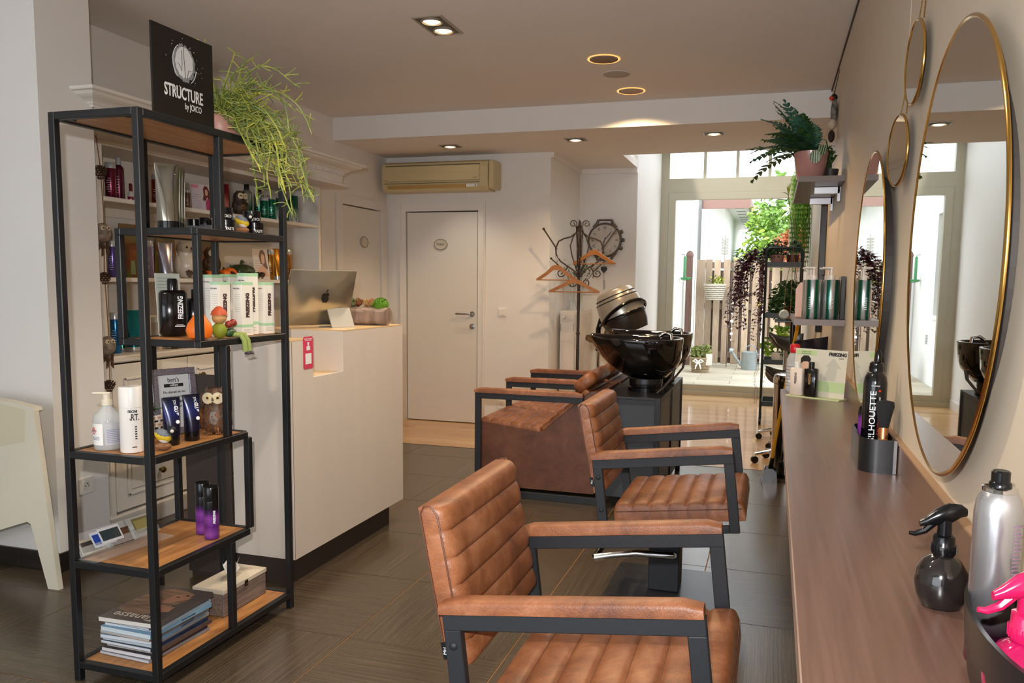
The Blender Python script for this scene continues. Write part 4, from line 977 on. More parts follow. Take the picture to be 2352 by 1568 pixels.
# poster board
t = thing('poster_board', 'black poster with a white ink-splash emblem and one large white word, tower top', 'sign', (0, 0, 0))
box('board', M('poster_black', '17120f', 0.45), t, -1.925, -1.918, 2.155, 2.445, ZT+0.001, 2.188)
def PY(a, b): return (2.155+0.29*a, ZT+0.29*b)
gw_ = M('print_white', 'd8d8d6', 0.5); gg_ = M('print_grey', '8a8c8e', 0.5)
r_ = random.Random(11); pts = []
for i in range(60):
    a = 2*PI*i/60; q_ = 1+r_.uniform(-0.09, 0.07); pts.append(PY(0.50+0.185*math.cos(a)*q_, 0.665+0.205*math.sin(a)*q_))
MB().prism(pts, -1.918, -1.9172, 'x').build('splatter_print', gg_, t)
pts = []
for i in range(40):
    a = 2*PI*i/40; q_ = 1+r_.uniform(-0.05, 0.04); pts.append(PY(0.505+0.145*math.cos(a)*q_, 0.675+0.175*math.sin(a)*q_))
MB().prism(pts, -1.9172, -1.9166, 'x').build('emblem_print', gw_, t)
m = MB()
def stroke(pp, w=0.0018, x=-1.9164):
    pp = [PY(*p) for p in pp]; m.tube([(x, a, b) for a, b in pp], w*0.5, 4)
stroke([(0.49, 0.86), (0.515, 0.5)]); stroke([(0.46, 0.80), (0.465, 0.66), (0.455, 0.57), (0.43, 0.62), (0.40, 0.65)]); stroke([(0.62, 0.60), (0.57, 0.60), (0.545, 0.5)])
m.build('emblem_line', inkm, t)
m = MB()
for a0, a1, R in ((2.1, 4.0, 0.2), (5.3, 6.1, 0.215)):
    m.tube([(-1.917, *PY(0.505+R*0.93*math.cos(a), 0.665+R*1.07*math.sin(a))) for a in [a0+(a1-a0)*i/12 for i in range(13)]], 0.0014, 4)
for i in range(26):
    a = r_.uniform(0, 2*PI); R = r_.uniform(0.22, 0.33); p = PY(0.5+R*math.cos(a), 0.66+R*math.sin(a)*0.9); m.sphere((-1.918, p[0], p[1]), r_.uniform(0.0006, 0.0016), 6, 4)
m.build('ink_specks', gw_, t)
lettering(t, 'STRUCTURE', 0.056, (-1.9178, 2.155+0.29*0.49, ZT+0.29*0.315), (0, 1, 0), (0, 0, 1), gw_, 0.60, bold=0.0012)
lettering(t, 'by JOICO', 0.030, (-1.9178, 2.155+0.29*0.64, ZT+0.29*0.185), (0, 1, 0), (0, 0, 1), gw_, 0.68)

# trailing rhipsalis on the tower
t = thing('trailing_plant', 'yellow-green string-like trailing plant in a pink pot on the tower top', 'plant', (-2.03, 2.62, ZT))
MB().lathe([(0.05, 0), (0.066, 0.03), (0.068, 0.07), (0.058, 0.10), (0.052, 0.10), (0.05, 0.09)], 24).build('pot', M('blush_pot', 'c49282', 0.4), t, True)
r_ = random.Random(21)
def strand(p, d, n, step, droop, jit):
    pts = [Vector(p)]; d = Vector(d).normalized()
    for i in range(n):
        d = (d+Vector((r_.gauss(0, jit), r_.gauss(0, jit), r_.gauss(0, jit)-droop))).normalized(); pts.append(pts[-1]+d*step)
    return pts
mm_ = [MB(), MB(), MB()]
for i in range(160):
    a = r_.uniform(0, 2*PI)
    toward = r_.random() < 0.62
    if toward: a = r_.gauss(-0.1, 0.9)
    el = r_.uniform(0.1, 1.2) if i < 120 else r_.uniform(0.6, 1.5)
    p = (0.03*math.cos(a), 0.03*math.sin(a), 0.095)
    L_ = r_.randint(9, 21) if (toward and i < 120) else r_.randint(3, 8)
    pts = strand(p, (math.cos(a), math.sin(a), math.tan(min(el, 1.35))*0.7), L_, 0.026, 0.19 if i < 120 else 0.06, 0.14)
    # keep clear of the tower frame: strands leave over the front edge
    pts = [q for q in pts if not (q.z < 0.005 and q.x < 0.155) and not (q.y < -0.10)]
    if len(pts) < 3: continue
    mm_[i % 3].tube(pts, [0.0026]*(len(pts)-1)+[0.0012], 4)
    for k_ in range(1, len(pts)-1, 2):
        for s_ in range(2):
            b = strand(pts[k_], (r_.gauss(0, 1), r_.gauss(0, 1), r_.uniform(-0.3, 0.9)), 3, 0.018, 0.05, 0.15)
            b = [q for q in b if not (q.z < 0.004 and q.x < 0.152) and not (q.y < -0.12)]
            if len(b) >= 2: mm_[(i+s_) % 3].tube(b, 0.0018, 4)
for d_ in ((-0.45, -0.6, 0.9), (0.2, 0.25, 1.7), (-0.3, -0.15, 1.5), (1.0, 0.9, 0.4)):
    pts = strand((0, 0, 0.1), d_, 8, 0.033, 0.0, 0.05); mm_[0].tube(pts, 0.0024, 5)
    for s_ in range(3): mm_[0].tube(strand(pts[-1], (r_.gauss(0, 1), r_.gauss(0, 1), 0.6), 2, 0.016, 0, 0.1), 0.002, 4)
for k_, (mn, c1, c2) in enumerate((('rhip_yellow', 'b4b048', '8a9442'), ('rhip_green', '7e8e46', '5c6e38'), ('rhip_olive', '98a04a', '74823e'))):
    o = mm_[k_].build('stems', M(mn, c1, 0.5, col2=c2, nscale=25), t); o['kind'] = 'stuff'

# shelf z = 1.55
Z = 1.55
slv = M('bright_silver_tube', '9a9488', 0.16, 0.9)
for i, (xx, yy, lb) in enumerate(((-2.09, 2.43, 'silver squeeze tube with black cap, front one of three on the tower'), (-2.16, 2.48, 'silver squeeze tube with black cap, middle one of three on the tower'), (-2.19, 2.56, 'silver squeeze tube with black cap, rear one of three on the tower'))):
    t = tube_pack('hair_tube', lb, (-2.10-0.035*i, 2.415+0.055*i, Z), 0.088, 0.235, slv, blackpl, PI/2-0.55, 0.13, group='silver tubes on the tower')
    m = MB(); T = Matrix.Identity(4)
    m.box(0.0, 0.03, -0.0075, -0.0065, 0.19, 0.193); m.box(0.0, 0.022, -0.012, -0.011, 0.168, 0.170)
    m.build('print_lines', whitei, t)
    lettering(t, 'JOICO', 0.010, (0.012, -0.0075, 0.196), (1, 0, 0), (0, -0.15, 1), whitei)
jarb = M('black_jar', '0e0f12', 0.2)
def jar(lab, loc, r, h, word, rz=PI/2-0.45, group='black paste jars on the tower', m_=jarb):
    t = thing('paste_jar', lab, 'jar', loc, rz, group)
    MB().lathe([(r*0.96, 0), (r, 0.003), (r, h*0.52), (r*0.97, h*0.54)], 24).build('body', m_, t, True)
    MB().lathe([(r*1.03, h*0.55), (r*1.04, h*0.97), (r*0.98, h)], 24).build('lid', blackpl, t, True)
    if word: lettering(t, word, r*0.46, (0, -r-0.0008, h*0.26), (1, 0, 0), (0, 0, 1), whitei, 0.8, bend=r+0.0008)
    return t
jar('clear-sided black jar at the left end of the tower jar row', (-2.16, 2.62, Z), 0.026, 0.055, '', m_=M('smoky_jar', '5c6068', 0.15, 0.3))
jar('grey-glass black jar, second from the left of the tower jar row', (-2.09, 2.60, Z), 0.024, 0.058, '', m_=M('smoky_jar', '5c6068', 0.15, 0.3))
jar('black jar, lower one of the left stack of jars on the tower', (-1.968, 2.56, Z), 0.034, 0.046, 'PASTE')
jar('black jar standing on the lower jar of the left stack, tower', (-1.972, 2.555, Z+0.0465), 0.031, 0.044, 'JOICO', group=None)
jar('black jar, lower one of the right stack of jars on the tower', (-1.955, 2.715, Z), 0.034, 0.046, 'PASTE')
jar('black jar standing on the lower jar of the right stack, tower', (-1.962, 2.71, Z+0.0465), 0.033, 0.044, 'JOICO', group=None)
def bird(lab, loc, rz, s):
    t = thing('bird_figurine', lab, 'bird figurine', loc, rz)
    MB().sphere((0, 0, 0.012*s), 0.02*s, 10, 6, None, 1.3, 1.0, 0.6).build('perch', M('cork_bark', '8a6040', 0.9, noise=0.3, nscale=90), t, True)
    T = Matrix.Translation((0, 0, 0.043*s)) @ Matrix.Rotation(0.45, 4, 'Y')
    MB().sphere((0, 0, 0), 0.017*s, 14, 10, T, 1.6, 0.95, 1.0).build('body', M('bird_yellow', 'c8a820', 0.6), t, True)
    MB().sphere((0.006*s, 0, -0.006*s), 0.0155*s, 12, 8, T, 1.2, 0.9, 0.9).build('belly', M('bird_white', 'd4cec0', 0.6), t, True)
    MB().sphere((-0.002*s, 0, 0.006*s), 0.0155*s, 12, 8, T, 1.6, 1.05, 0.9).build('wing', M('bird_grey', '6a7078', 0.6), t, True)
    MB().sphere((0.028*s, 0, 0.062*s), 0.0125*s, 12, 8).build('head', M('bird_head', '1c1e22', 0.5), t, True)
    m = MB()
    for q_ in (-1, 1): m.sphere((0.032*s, q_*0.008*s, 0.060*s), 0.006*s, 8, 6)
    m.build('cheek', MATS['bird_white'], t, True)
    MB().lathe([(0.003*s, 0), (0.0005*s, 0.01*s)], 6, frameM((0.039*s, 0, 0.061*s), (0, 1, 0), (0, 0, 1))).build('beak', blackpl, t)
    MB().tube([(-0.022*s, 0, 0.05*s), (-0.05*s, 0, 0.075*s)], [0.005*s, 0.003*s], 6).build('tail', MATS['bird_grey'], t, True)
    return t
bird('yellow-breasted tit figurine on cork between the two stacks of black jars', (-1.955, 2.638, Z), 0.4, 1.05)

# shelf z = 1.16
Z = 1.16
def flat_bottle(lab, loc, w, d, h, mat, word, rz, capm=blackpl, wm=None):
    t = thing('shampoo_bottle', lab, 'bottle', loc, rz)
    MB().box(-w/2, w/2, -d/2, d/2, 0, h*0.80, None, 0.012).build('body', mat, t, True, sharp=50)
    MB().lathe([(w*0.19, h*0.80), (w*0.19, h*0.97), (w*0.16, h)], 20).build('cap', capm, t, True)
    lettering(t, word, w*0.26, (w*0.22, -d/2-0.0006, h*0.50), (0, 0, 1), (-1, 0, 0), wm or whitei, 0.75, bold=0.0008)
    m = MB(); m.box(0.0, w*0.36, -d/2-0.0008, -d/2, h*0.17, h*0.185); m.box(0.005, w*0.30, -d/2-0.0008, -d/2, h*0.20, h*0.205); m.build('print_lines', wm or whitei, t)
    return t
blb = M('black_bottle', '100f10', 0.16, coat=0.3)
flat_bottle('large black square-shouldered shampoo bottle on the middle shelf of the tower', (-2.155, 2.485, Z), 0.098, 0.05, 0.215, blb, 'FREEZING', PI/2-0.65)
flat_bottle('smaller black bottle behind the orange gourd on the tower', (-2.155, 2.605, Z), 0.070, 0.045, 0.175, blb, 'FREEZING', PI/2-0.65)
bottle('spray_bottle', 'slim black-capped bottle behind the scarecrow figurine', (-2.165, 2.685, Z), 0.019, 0.145, M('smoke_clear', '40383c', 0.1), blackpl, 0.35)
photo = thing('info_card', 'white info card standing behind the black bottles, tower', 'card', (-2.205, 2.52, Z), PI/2)
MB().box(-0.055, 0.075, -0.001, 0.001, 0, 0.235, Matrix.Rotation(-0.05, 4, 'X')).build('board', M('pale_green_card', 'cfd6cc', 0.5), photo)
m = MB()
for i in range(5): m.box(-0.047, 0.05-0.02*(i % 3), -0.0025, -0.001, 0.215-0.012*i, 0.2185-0.012*i, Matrix.Rotation(-0.05, 4, 'X'))
m.build('print_lines', M('grey_green_print', 'aab4a8', 0.5), photo)
MB().prism([(0.03, 0.04), (0.072, 0.02), (0.072, 0.16), (0.045, 0.12)], -0.0022, -0.0012, 'y').build('print_patch', M('mint_print', 'a4c8a8', 0.5), photo)
# gourd
t = thing('gourd', 'orange pear-shaped gourd ornament at the tower shelf corner', 'gourd', (-1.945, 2.37, Z))
MB().lathe([(0.012, 0), (0.038, 0.008), (0.046, 0.032), (0.040, 0.055), (0.024, 0.078), (0.016, 0.092), (0.010, 0.1)], 24).build('flesh', orangem, t, True)
MB().tube([(0, 0, 0.098), (0.003, 0, 0.115), (0.0, 0, 0.135)], [0.009, 0.006, 0.004], 8).build('stem', M('gourd_stem', '9a9a60', 0.6), t, True)
# scarecrow figurine
t = thing('scarecrow_figurine', 'sitting pumpkin-head scarecrow figurine with green legs hanging off the shelf', 'figurine', (-1.935, 2.465, Z))
MB().sphere((0, 0, 0.075), 0.026, 14, 10, None, 1, 1, 0.9).build('head', M('scare_face', 'c89a60', 0.6), t, True)
MB().lathe([(0.03, 0), (0.026, 0.014), (0.010, 0.03), (0.003, 0.032)], 14, Matrix.Translation((0, 0, 0.085))).build('hat', M('rust_orange', 'b8502c', 0.5), t, True)
MB().sphere((0, 0, 0.028), 0.028, 14, 10, None, 1, 0.9, 1.05).build('body', M('scare_green', '7f8a24', 0.6), t, True)
m = MB()
for q_, z_ in ((0.028, 0.05), (0.052, 0.055)): m.sphere((0.02, q_, z_), 0.014, 12, 8)
m.build('berry', M('berry_red', '8a3020', 0.4), t, True)
MB().sphere((0.012, 0.045, 0.018), 0.022, 14, 10, None, 0.9, 1.3, 0.8).build('green_gourd', M('gourd_green', '34502c', 0.35), t, True)
m = MB()
for q_ in (0.055, 0.078): m.tube([(0.02, q_-0.01, 0.012), (0.050, q_, 0.010), (0.064, q_, -0.01), (0.066, q_+0.004, -0.05)], [0.009, 0.009, 0.009, 0.010], 8)
m.build('leg', M('sage_cloth', '8a9850', 0.8), t, True)
m = MB()
for q_ in (0.059, 0.082): m.sphere((0.072, q_+0.004, -0.058), 0.009, 10, 6, None, 1.3, 1.0, 0.6)
m.build('boot', M('boot_dark', '3a3238', 0.5), t, True)
# carton boxes
def carton(lab, loc, w, d, h, rz, word=True, group='white and mint cartons on the tower'):
    t = thing('product_carton', lab, 'box', loc, rz, group)
    MB().box(-w/2, w/2, -d/2, d/2, 0, h, None, 0.0006).build('carton', M('carton_white', 'e4dfd4', 0.55), t)
    mint = M('mint_band', 'a6cfa6', 0.55)
    for z0, z1 in ((h*0.95, h*1.0+0.0004), (h*0.16, h*0.21)): MB().box(-w/2-0.0004, w/2+0.0004, -d/2-0.0004, d/2+0.0004, z0, z1).build('mint_band', mint, t)
    brn = M('dark_brown_print', '4a3430', 0.5)
    lettering(t, 'FREEZING', w*0.40, (w*0.02, -d/2-0.0006, h*0.57), (0, 0, 1), (-1, 0, 0), brn, 0.9, bold=0.0016)
    lettering(t, 'FREEZING', 0.007, (-w/2-0.0006, 0.004, h*0.88), (0, -1, 0), (0, 0, 1), brn, 1.0)
    m = MB()
    for i in range(9): m.box(-w/2-0.0006, -w/2, -d*0.32, d*0.32, h*(0.45+0.04*i), h*(0.45+0.04*i)+0.001)
    for i in range(3): m.box(-w*0.35, w*(0.3-0.1*(i % 2)), -d/2-0.0006, -d/2, h*(0.06+0.025*i), h*(0.06+0.025*i)+0.001)
    m.build('print_lines', M('grey_text_print', 'a8a49e', 0.5), t)
    return t
CR = PI/2-0.12
for lb, loc, dims in (('mint-banded carton, leftmost of the front row', (-1.99, 2.545, Z), (0.055, 0.045, 0.205)), ('mint-banded carton, second of the front row', (-1.955, 2.632, Z), (0.058, 0.045, 0.205)), ('taller mint-banded carton, third of the row', (-1.985, 2.705, Z), (0.060, 0.05, 0.24)), ('mint-banded carton next to the tower corner post', (-1.955, 2.772, Z), (0.055, 0.045, 0.205)), ('mint-banded carton behind the front row, left', (-2.085, 2.625, Z), (0.058, 0.05, 0.232)), ('mint-banded carton behind the front row, right', (-2.075, 2.715, Z), (0.058, 0.05, 0.235))):
    o = carton(lb+' on the tower', loc, *dims, CR)

# shelf z = 0.80
Z = 0.80
t = thing('sanitiser_bottle', 'clear pump bottle of hand sanitiser with hazard label, on the tower', 'bottle', (-2.135, 2.135, Z), 0.5)
MB().lathe([(0.042, 0), (0.045, 0.006), (0.045, 0.095), (0.040, 0.115), (0.018, 0.140), (0.015, 0.150)], 28).build('body', M('clear_bottle', 'd8dcdc', 0.08, alpha=0.45), t, True)
MB().lathe([(0.040, 0.004), (0.0425, 0.01), (0.0425, 0.088), (0.030, 0.088)], 28).build('gel', M('clear_gel', 'c4c6c4', 0.1, alpha=0.35), t, True)
m = MB(); m.lathe([(0.018, 0.148), (0.018, 0.165), (0.012, 0.168), (0.012, 0.185)], 16); m.box(-0.045, 0.012, -0.006, 0.006, 0.185, 0.192, None, 0.002); m.build('pump', M('ivory_pump', 'd8cdb8', 0.35), t, True)
def wrap(m, r, a0, a1, z0, z1, n=12):
    v = []; f = []
    for i in range(n+1):
        a = a0+(a1-a0)*i/n; v += [(r*math.cos(a), r*math.sin(a), z0), (r*math.cos(a), r*math.sin(a), z1)]
    for i in range(n): f.append((2*i, 2*i+2, 2*i+3, 2*i+1))
    m.add(v, f); return m
m = MB(); wrap(m, 0.0457, -PI*0.98, -PI*0.52, 0.018, 0.090); m.build('label', papm, t)
m = MB(); wrap(m, 0.0457, -PI*0.48, -PI*0.05, 0.018, 0.090); m.build('label', M('label_grey', 'b4b4b8', 0.5), t)
dt = frameM((0.0460*math.cos(-PI*0.76), 0.0460*math.sin(-PI*0.76), 0.066), (-math.sin(-PI*0.76), math.cos(-PI*0.76), 0), (0, 0, 1))
m = MB()
for p_, q_ in (((0, 0.012), (0.012, 0)), ((0.012, 0), (0, -0.012)), ((0, -0.012), (-0.012, 0)), ((-0.012, 0), (0, 0.012))): m.tube([(p_[0], p_[1], 0.0004), (q_[0], q_[1], 0.0004)], 0.0009, 4, False, dt)
m.build('hazard_diamond', M('hazard_red', 'c83028', 0.5), t)
MB().prism([(0, 0.006), (0.003, 0.001), (0.003, -0.003), (-0.003, -0.003), (-0.0035, 0.0)], 0, 0.0006, 'z', dt).build('flame_icon', inkm, t)
m = MB()
for i in range(3): wrap(m, 0.0460, -PI*0.9, -PI*0.6, 0.036+i*0.004, 0.0375+i*0.004)
for i in range(8): wrap(m, 0.0460, -PI*0.44, -PI*0.1, 0.026+i*0.006, 0.0275+i*0.006)
m.build('print_lines', M('blue_grey_print', '6a70a0', 0.5), t)
t = thing('spray_bottle', 'tall white cylindrical spray bottle beside the clear pump bottle on the tower', 'bottle', (-2.025, 2.125, Z), 0.75)
MB().lathe([(0.036, 0), (0.037, 0.003), (0.037, 0.150)], 30, cap=True).build('body', M('white_gloss', 'e8e2da', 0.25), t, True)
MB().lathe([(0.0375, 0.1505), (0.0375, 0.212), (0.035, 0.219), (0.0, 0.220)], 30).build('cap', MATS['white_gloss'], t, True)
lettering(t, 'ART.', 0.030, (0.005, -0.0376, 0.118), (1, 0, 0), (0, 0, 1), inkm, 0.62, bend=0.0376, bold=0.0006)
lettering(t, 'TECNI', 0.011, (0.003, -0.0376, 0.138), (1, 0, 0), (0, 0, 1), inkm, 1.0, bend=0.0376, bold=0.0006)
m = MB()
for i in range(6): wrap(m, 0.0374, -PI*0.42, -PI*0.36, 0.045+i*0.008, 0.049+i*0.008, 3)
wrap(m, 0.0374, -PI*0.5, -PI*0.38, 0.018, 0.021, 4); m.build('print_lines', inkm, t)
# striped pot with plant
t = thing('potted_plant', 'small green plant in a black-and-white woven footed pot on the tower', 'plant', (-2.150, 2.335, Z))
pot = MB().lathe([(0.046, 0.028), (0.050, 0.035), (0.052, 0.085), (0.048, 0.085), (0.046, 0.075)], 28).build('pot', M('pot_cream', 'd8cfc0', 0.6), t, True)
for i in range(4):
    m = MB()
    for k_ in range(14):
        a = 2*PI*(k_+0.5*(i % 2))/14; wrap(m, 0.0533, a, a+0.26, 0.036+i*0.0125, 0.0425+i*0.0125, 2)
    m.build('woven_band', inkm if i % 2 == 0 else M('tan_weave', 'b08468', 0.7), pot)
for k_ in range(3):
    a = k_*2*PI/3-0.9; MB().tube([(0.030*math.cos(a), 0.030*math.sin(a), 0.03), (0.046*math.cos(a), 0.046*math.sin(a), 0)], [0.008, 0.006], 8).build('leg', blackm, t, True)
def leaf_mesh(L, w, bendz, seg=6, fold=0.15, T=None, m=None):
    m = m or MB(); v = []; f = []
    for i in range(seg+1):
        q_ = i/seg; x = L*q_*(1-0.12*bendz*q_); z = L*(0.5*q_-bendz*q_*q_); ww = w*math.sin(PI*min(q_*0.94+0.06, 1.0))**0.8
        v += [(x, -ww/2, z+fold*ww), (x, 0, z), (x, ww/2, z+fold*ww)]
    for i in range(seg):
        a = i*3; f += [(a, a+1, a+4, a+3), (a+1, a+2, a+5, a+4)]
    m.add(v, f, T); return m
r_ = random.Random(8)
for i in range(11):
    a = 2*PI*i/11+r_.uniform(-0.2, 0.2)
    T = Matrix.Translation((0, 0, 0.08)) @ Matrix.Rotation(a, 4, 'Z') @ Matrix.Rotation(-r_.uniform(0.35, 1.0), 4, 'Y')
    leaf_mesh(r_.uniform(0.06, 0.085), 0.026, 0.5, T=T).build('leaf', M('fresh_leaf', '3c7a2c', 0.35, col2='2a5c22', nscale=40), t, True)
bird('blue and yellow tit figurine behind the tower front post', (-1.945, 2.175, Z), 0.3, 1.1)
glb = grad_mat('glue_blue', [(0, '141224'), (0.45, '15122c'), (0.68, '1c2260'), (0.85, '141a40'), (1, '0c0d18')], 0.0, 0.165, 0.25, 0.2)
for i, (yy, lb) in enumerate(((2.262, 'dark blue hair gel tube, left one in front of the silver frame'), (2.352, 'dark blue hair gel tube, right one in front of the silver frame'))):
    t = tube_pack('hair_tube', lb, (-1.985+0.01*i, yy, Z), 0.062, 0.165, glb, blackpl, PI/2-0.5, 0.2, group=None, thick=0.058)
    lettering(t, 'GLUE', 0.018, (0.013, -0.0135, 0.118), (0.12, 0.04, -1), (1, 0.0, 0.12), whitei, 0.8, bold=0.0006)
    lettering(t, 'JOICO', 0.012, (0.010, -0.0105, 0.142), (0.12, 0.0, -1), (1, 0, 0.12), whitei, 0.8)
    MB().lathe([(0.0065, 0), (0.0065, 0.001)], 14, frameM((0.014, -0.0215, 0.080), (1, 0, 0), (0, 0.18, 1))).build('logo_dot', whitei, t)
# silver frame with notice
t = thing('photo_frame', 'glittery silver frame holding a typed notice, behind the dark blue tubes', 'frame', (-2.10, 2.425, Z), PI/2-0.42)
T = Matrix.Rotation(-0.12, 4, 'X')
m = MB(); w, h, e = 0.165, 0.245, 0.024
m.box(-w/2, w/2, -0.008, 0.006, 0, e, T, 0.002); m.box(-w/2, w/2, -0.008, 0.006, h-e, h, T, 0.002); m.box(-w/2, -w/2+e, -0.008, 0.006, e, h-e, T, 0.002); m.box(w/2-e, w/2, -0.008, 0.006, e, h-e, T, 0.002)
m.build('frame', M('glitter_silver', '9a929c', 0.35, 0.6, col2='6f6873', nscale=260), t)
MB().box(-w/2+e, w/2-e, 0.0, 0.004, e, h-e, T).build('notice', M('grey_paper', 'c2c4c4', 0.5), t)
def tl(s, size, x, z, sx=0.8, bold=0): return lettering(t, s, size, T @ Vector((x, -0.0012, z)), (1, 0, 0), (0, math.sin(0.12)*1, math.cos(0.12)), inkm, sx, bold=bold)
tl("bert's", 0.024, 0.0, 0.202, 0.8)
MB().box(-0.036, 0.036, -0.0012, 0, 0.176, 0.188, T).build('logo_bar', inkm, t)
lettering(t, 'coiffure', 0.012, T @ Vector((0, -0.0022, 0.1825)), (1, 0, 0), (0, math.sin(0.12), math.cos(0.12)), whitei, 0.8)
for i, s in enumerate(('Elke afspraak die niet', 'geannuleerd wordt 24', 'uur op voorhand', 'aangerekend', 'wordt')): tl(s, 0.0125, 0, 0.157-0.018*i, 0.78)
MB().prism([(0.0, 0.0), (0.05, 0.0), (0.03, 0.16), (0.02, 0.16)], -0.02, -0.016, 'x').build('easel_back', M('frame_back', '3c3834', 0.7), t)
owl('owl_figurine', 'brown sequined owl with twig tail standing at the right end of the lower tower shelf', (-1.985, 2.495, Z), 0.175, 0.45, M('owl_bronze', '6e5240', 0.5, col2='4a3428', nscale=60), M('owl_silver_fluff', '8a8680', 0.7, col2='6a6258', nscale=80), M('owl_face_pale', 'd6c6a4', 0.7), feet=M('twig_brown', '8a5a38', 0.8), wingm=M('copper_sequins', 'a87040', 0.25, 0.7, col2='6a4028', nscale=160), fuzzy=9)

# shelf z = 0.424
Z = 0.424
pur = grad_mat('purple_can', [(0, '5c2878'), (0.12, '9a50b0'), (0.3, '6a2c88'), (0.5, '8e44a6'), (0.62, '4a1c60'), (0.72, '141018'), (1, '0e0d10')], 0.0, 0.16, 0.25, 0.3)
for i, (xx, yy, lb) in enumerate(((-1.945, 2.405, 'small purple and black hairspray can, front one of the pair on the tower'), (-2.015, 2.445, 'small purple and black hairspray can, rear one of the pair on the tower'))):
    t = bottle('hairspray_can', lb, (xx, yy, Z), 0.0265, 0.195, pur, blackpl, 0.27, 0.02, 'spray can', 1.0, None, False)
    lettering(t, 'FREEZING', 0.012, (0.012, -0.0268, 0.085), (0, 0, 1), (-1, 0.4, 0), whitei, 0.9, bold=0.0004)
    t.rotation_euler = (0, 0, 0.6)
# acrylic card holder with cards
t = thing('card_holder', 'clear acrylic business card holder on the tower', 'card holder', (-2.165, 2.215, Z), PI/2-0.12)
T0 = Matrix.Rotation(0, 4, 'X')
for i in range(3):
    x0 = -0.15+i*0.105
    TT = Matrix.Translation((x0, 0.02, 0.006)) @ Matrix.Rotation(-0.6, 4, 'X')
    m = MB(); m.box(0, 0.098, 0, 0.002, 0, 0.085, TT); m.box(0, 0.098, -0.022, 0.0, 0, 0.002, TT); m.box(0, 0.098, -0.024, -0.022, 0, 0.028, TT); m.box(0, 0.002, -0.022, 0, 0.002, 0.05, TT); m.box(0.096, 0.098, -0.022, 0, 0.002, 0.05, TT)
    m.build('pocket', acrylm, t)
m = MB(); m.box(-0.155, 0.17, -0.055, 0.075, 0, 0.002); m.build('base', acrylm, t)
def bcard(lab, x, y, c, c2, dz=0.0):
    k_ = thing('business_card', lab, 'card', (0, 0, 0)); 
    TT = t.matrix_basis @ Matrix.Translation((x, y, 0.008+dz)) @ Matrix.Rotation(-0.6, 4, 'X')
    MB().box(0, 0.085, 0, 0.001, 0.003, 0.060, TT).build('card', M('bc_'+c, c, 0.4), k_)
    MB().box(0.006, 0.079, -0.0006, 0, 0.012, 0.050, TT).build('print_patch', M('bc_'+c2, c2, 0.4), k_)
bcard('stack-front white card with dark teal photo, left in the acrylic holder', -0.075, 0.008, 'd8d8dc', '2c3c40', 0.022)
bcard('blue and white card behind the teal photo card', -0.10, 0.014, 'd4d8e4', '2848a0', 0.014)
bcard('dark brown card in the middle pocket of the acrylic holder', -0.03, 0.012, '4a3028', '5c3a2c', 0.0)
bcard('dark card in the left pocket of the acrylic holder', -0.148, 0.012, 'b4ac9c', '3a3632', 0.0)
bcard('olive patterned card in the right pocket of the acrylic holder', 0.065, 0.010, '6a6440', '8a8450', 0.02)

# bottom shelf: magazines and tissue box
Z = 0.07
mags = [('c4c6cc', '8a8c94', 0.010, 0), ('d8d8da', '2a2430', 0.014, 1), ('b8b2aa', '5a4a44', 0.012, 0), ('d4dae0', '203050', 0.011, 2), ('c2ccd2', '9a948c', 0.012, 0), ('d8dce0', '6c94b8', 0.013, 2), ('bfb4aa', '7a6a60', 0.012, 3), ('d0dce2', '7fa8c4', 0.016, 2), ('dadfe2', 'a8b8c4', 0.010, 0), ('c8ccd4', '4a5a70', 0.008, 1)]
z = Z; cxm, cym = -2.075, 2.262
mlabs = ['white magazine at the very bottom of the stack', 'magazine with black spine, second from the bottom', 'grey-brown magazine, third from the bottom', 'thin white magazine with navy spine, fourth from the bottom', 'pale grey magazine in the middle of the stack', 'white magazine with light blue spine in the middle of the stack', 'tan-edged magazine above the light blue one', 'thick pale blue spined magazine near the top', 'thin white magazine third from the top', 'grey magazine just under the cover-girl magazine']
for i, (pc, sc_, th, k_) in enumerate(mags):
    t = thing('magazine', mlabs[i]+', tower foot', 'magazine', (cxm+rnd.uniform(-0.008, 0.008), cym+rnd.uniform(-0.006, 0.01), z), rnd.uniform(-0.05, 0.04), 'magazine stack')
    w, l = 0.215+rnd.uniform(-0.006, 0.004), 0.285+rnd.uniform(-0.01, 0.012)
    MB().box(-w/2, w/2-0.001, -l/2, l/2, 0.0006, th-0.0006).build('pages', M('pg_'+pc, pc, 0.7, noise=0.15, nscale=3, stretch=(1, 1, 300)), t)
    m = MB(); m.box(-w/2-0.001, w/2, -l/2-0.001, l/2+0.001, 0, 0.0006); m.box(-w/2-0.001, w/2, -l/2-0.001, l/2+0.001, th-0.0006, th); m.box(w/2-0.001, w/2, -l/2-0.001, l/2+0.001, 0.0006, th-0.0006)
    cv = m.build('cover', M('cv_'+sc_, sc_, 0.3), t)
    if k_ in (2, 3): lettering(t, 'FASHION MAGAZINE', 0.008, (w/2+0.0003, 0.03, th/2), (0, 1, 0), (0, 0, 1), inkm if k_ == 2 else MATS['dark_brown_print'], 0.9)
    z += th+0.0006
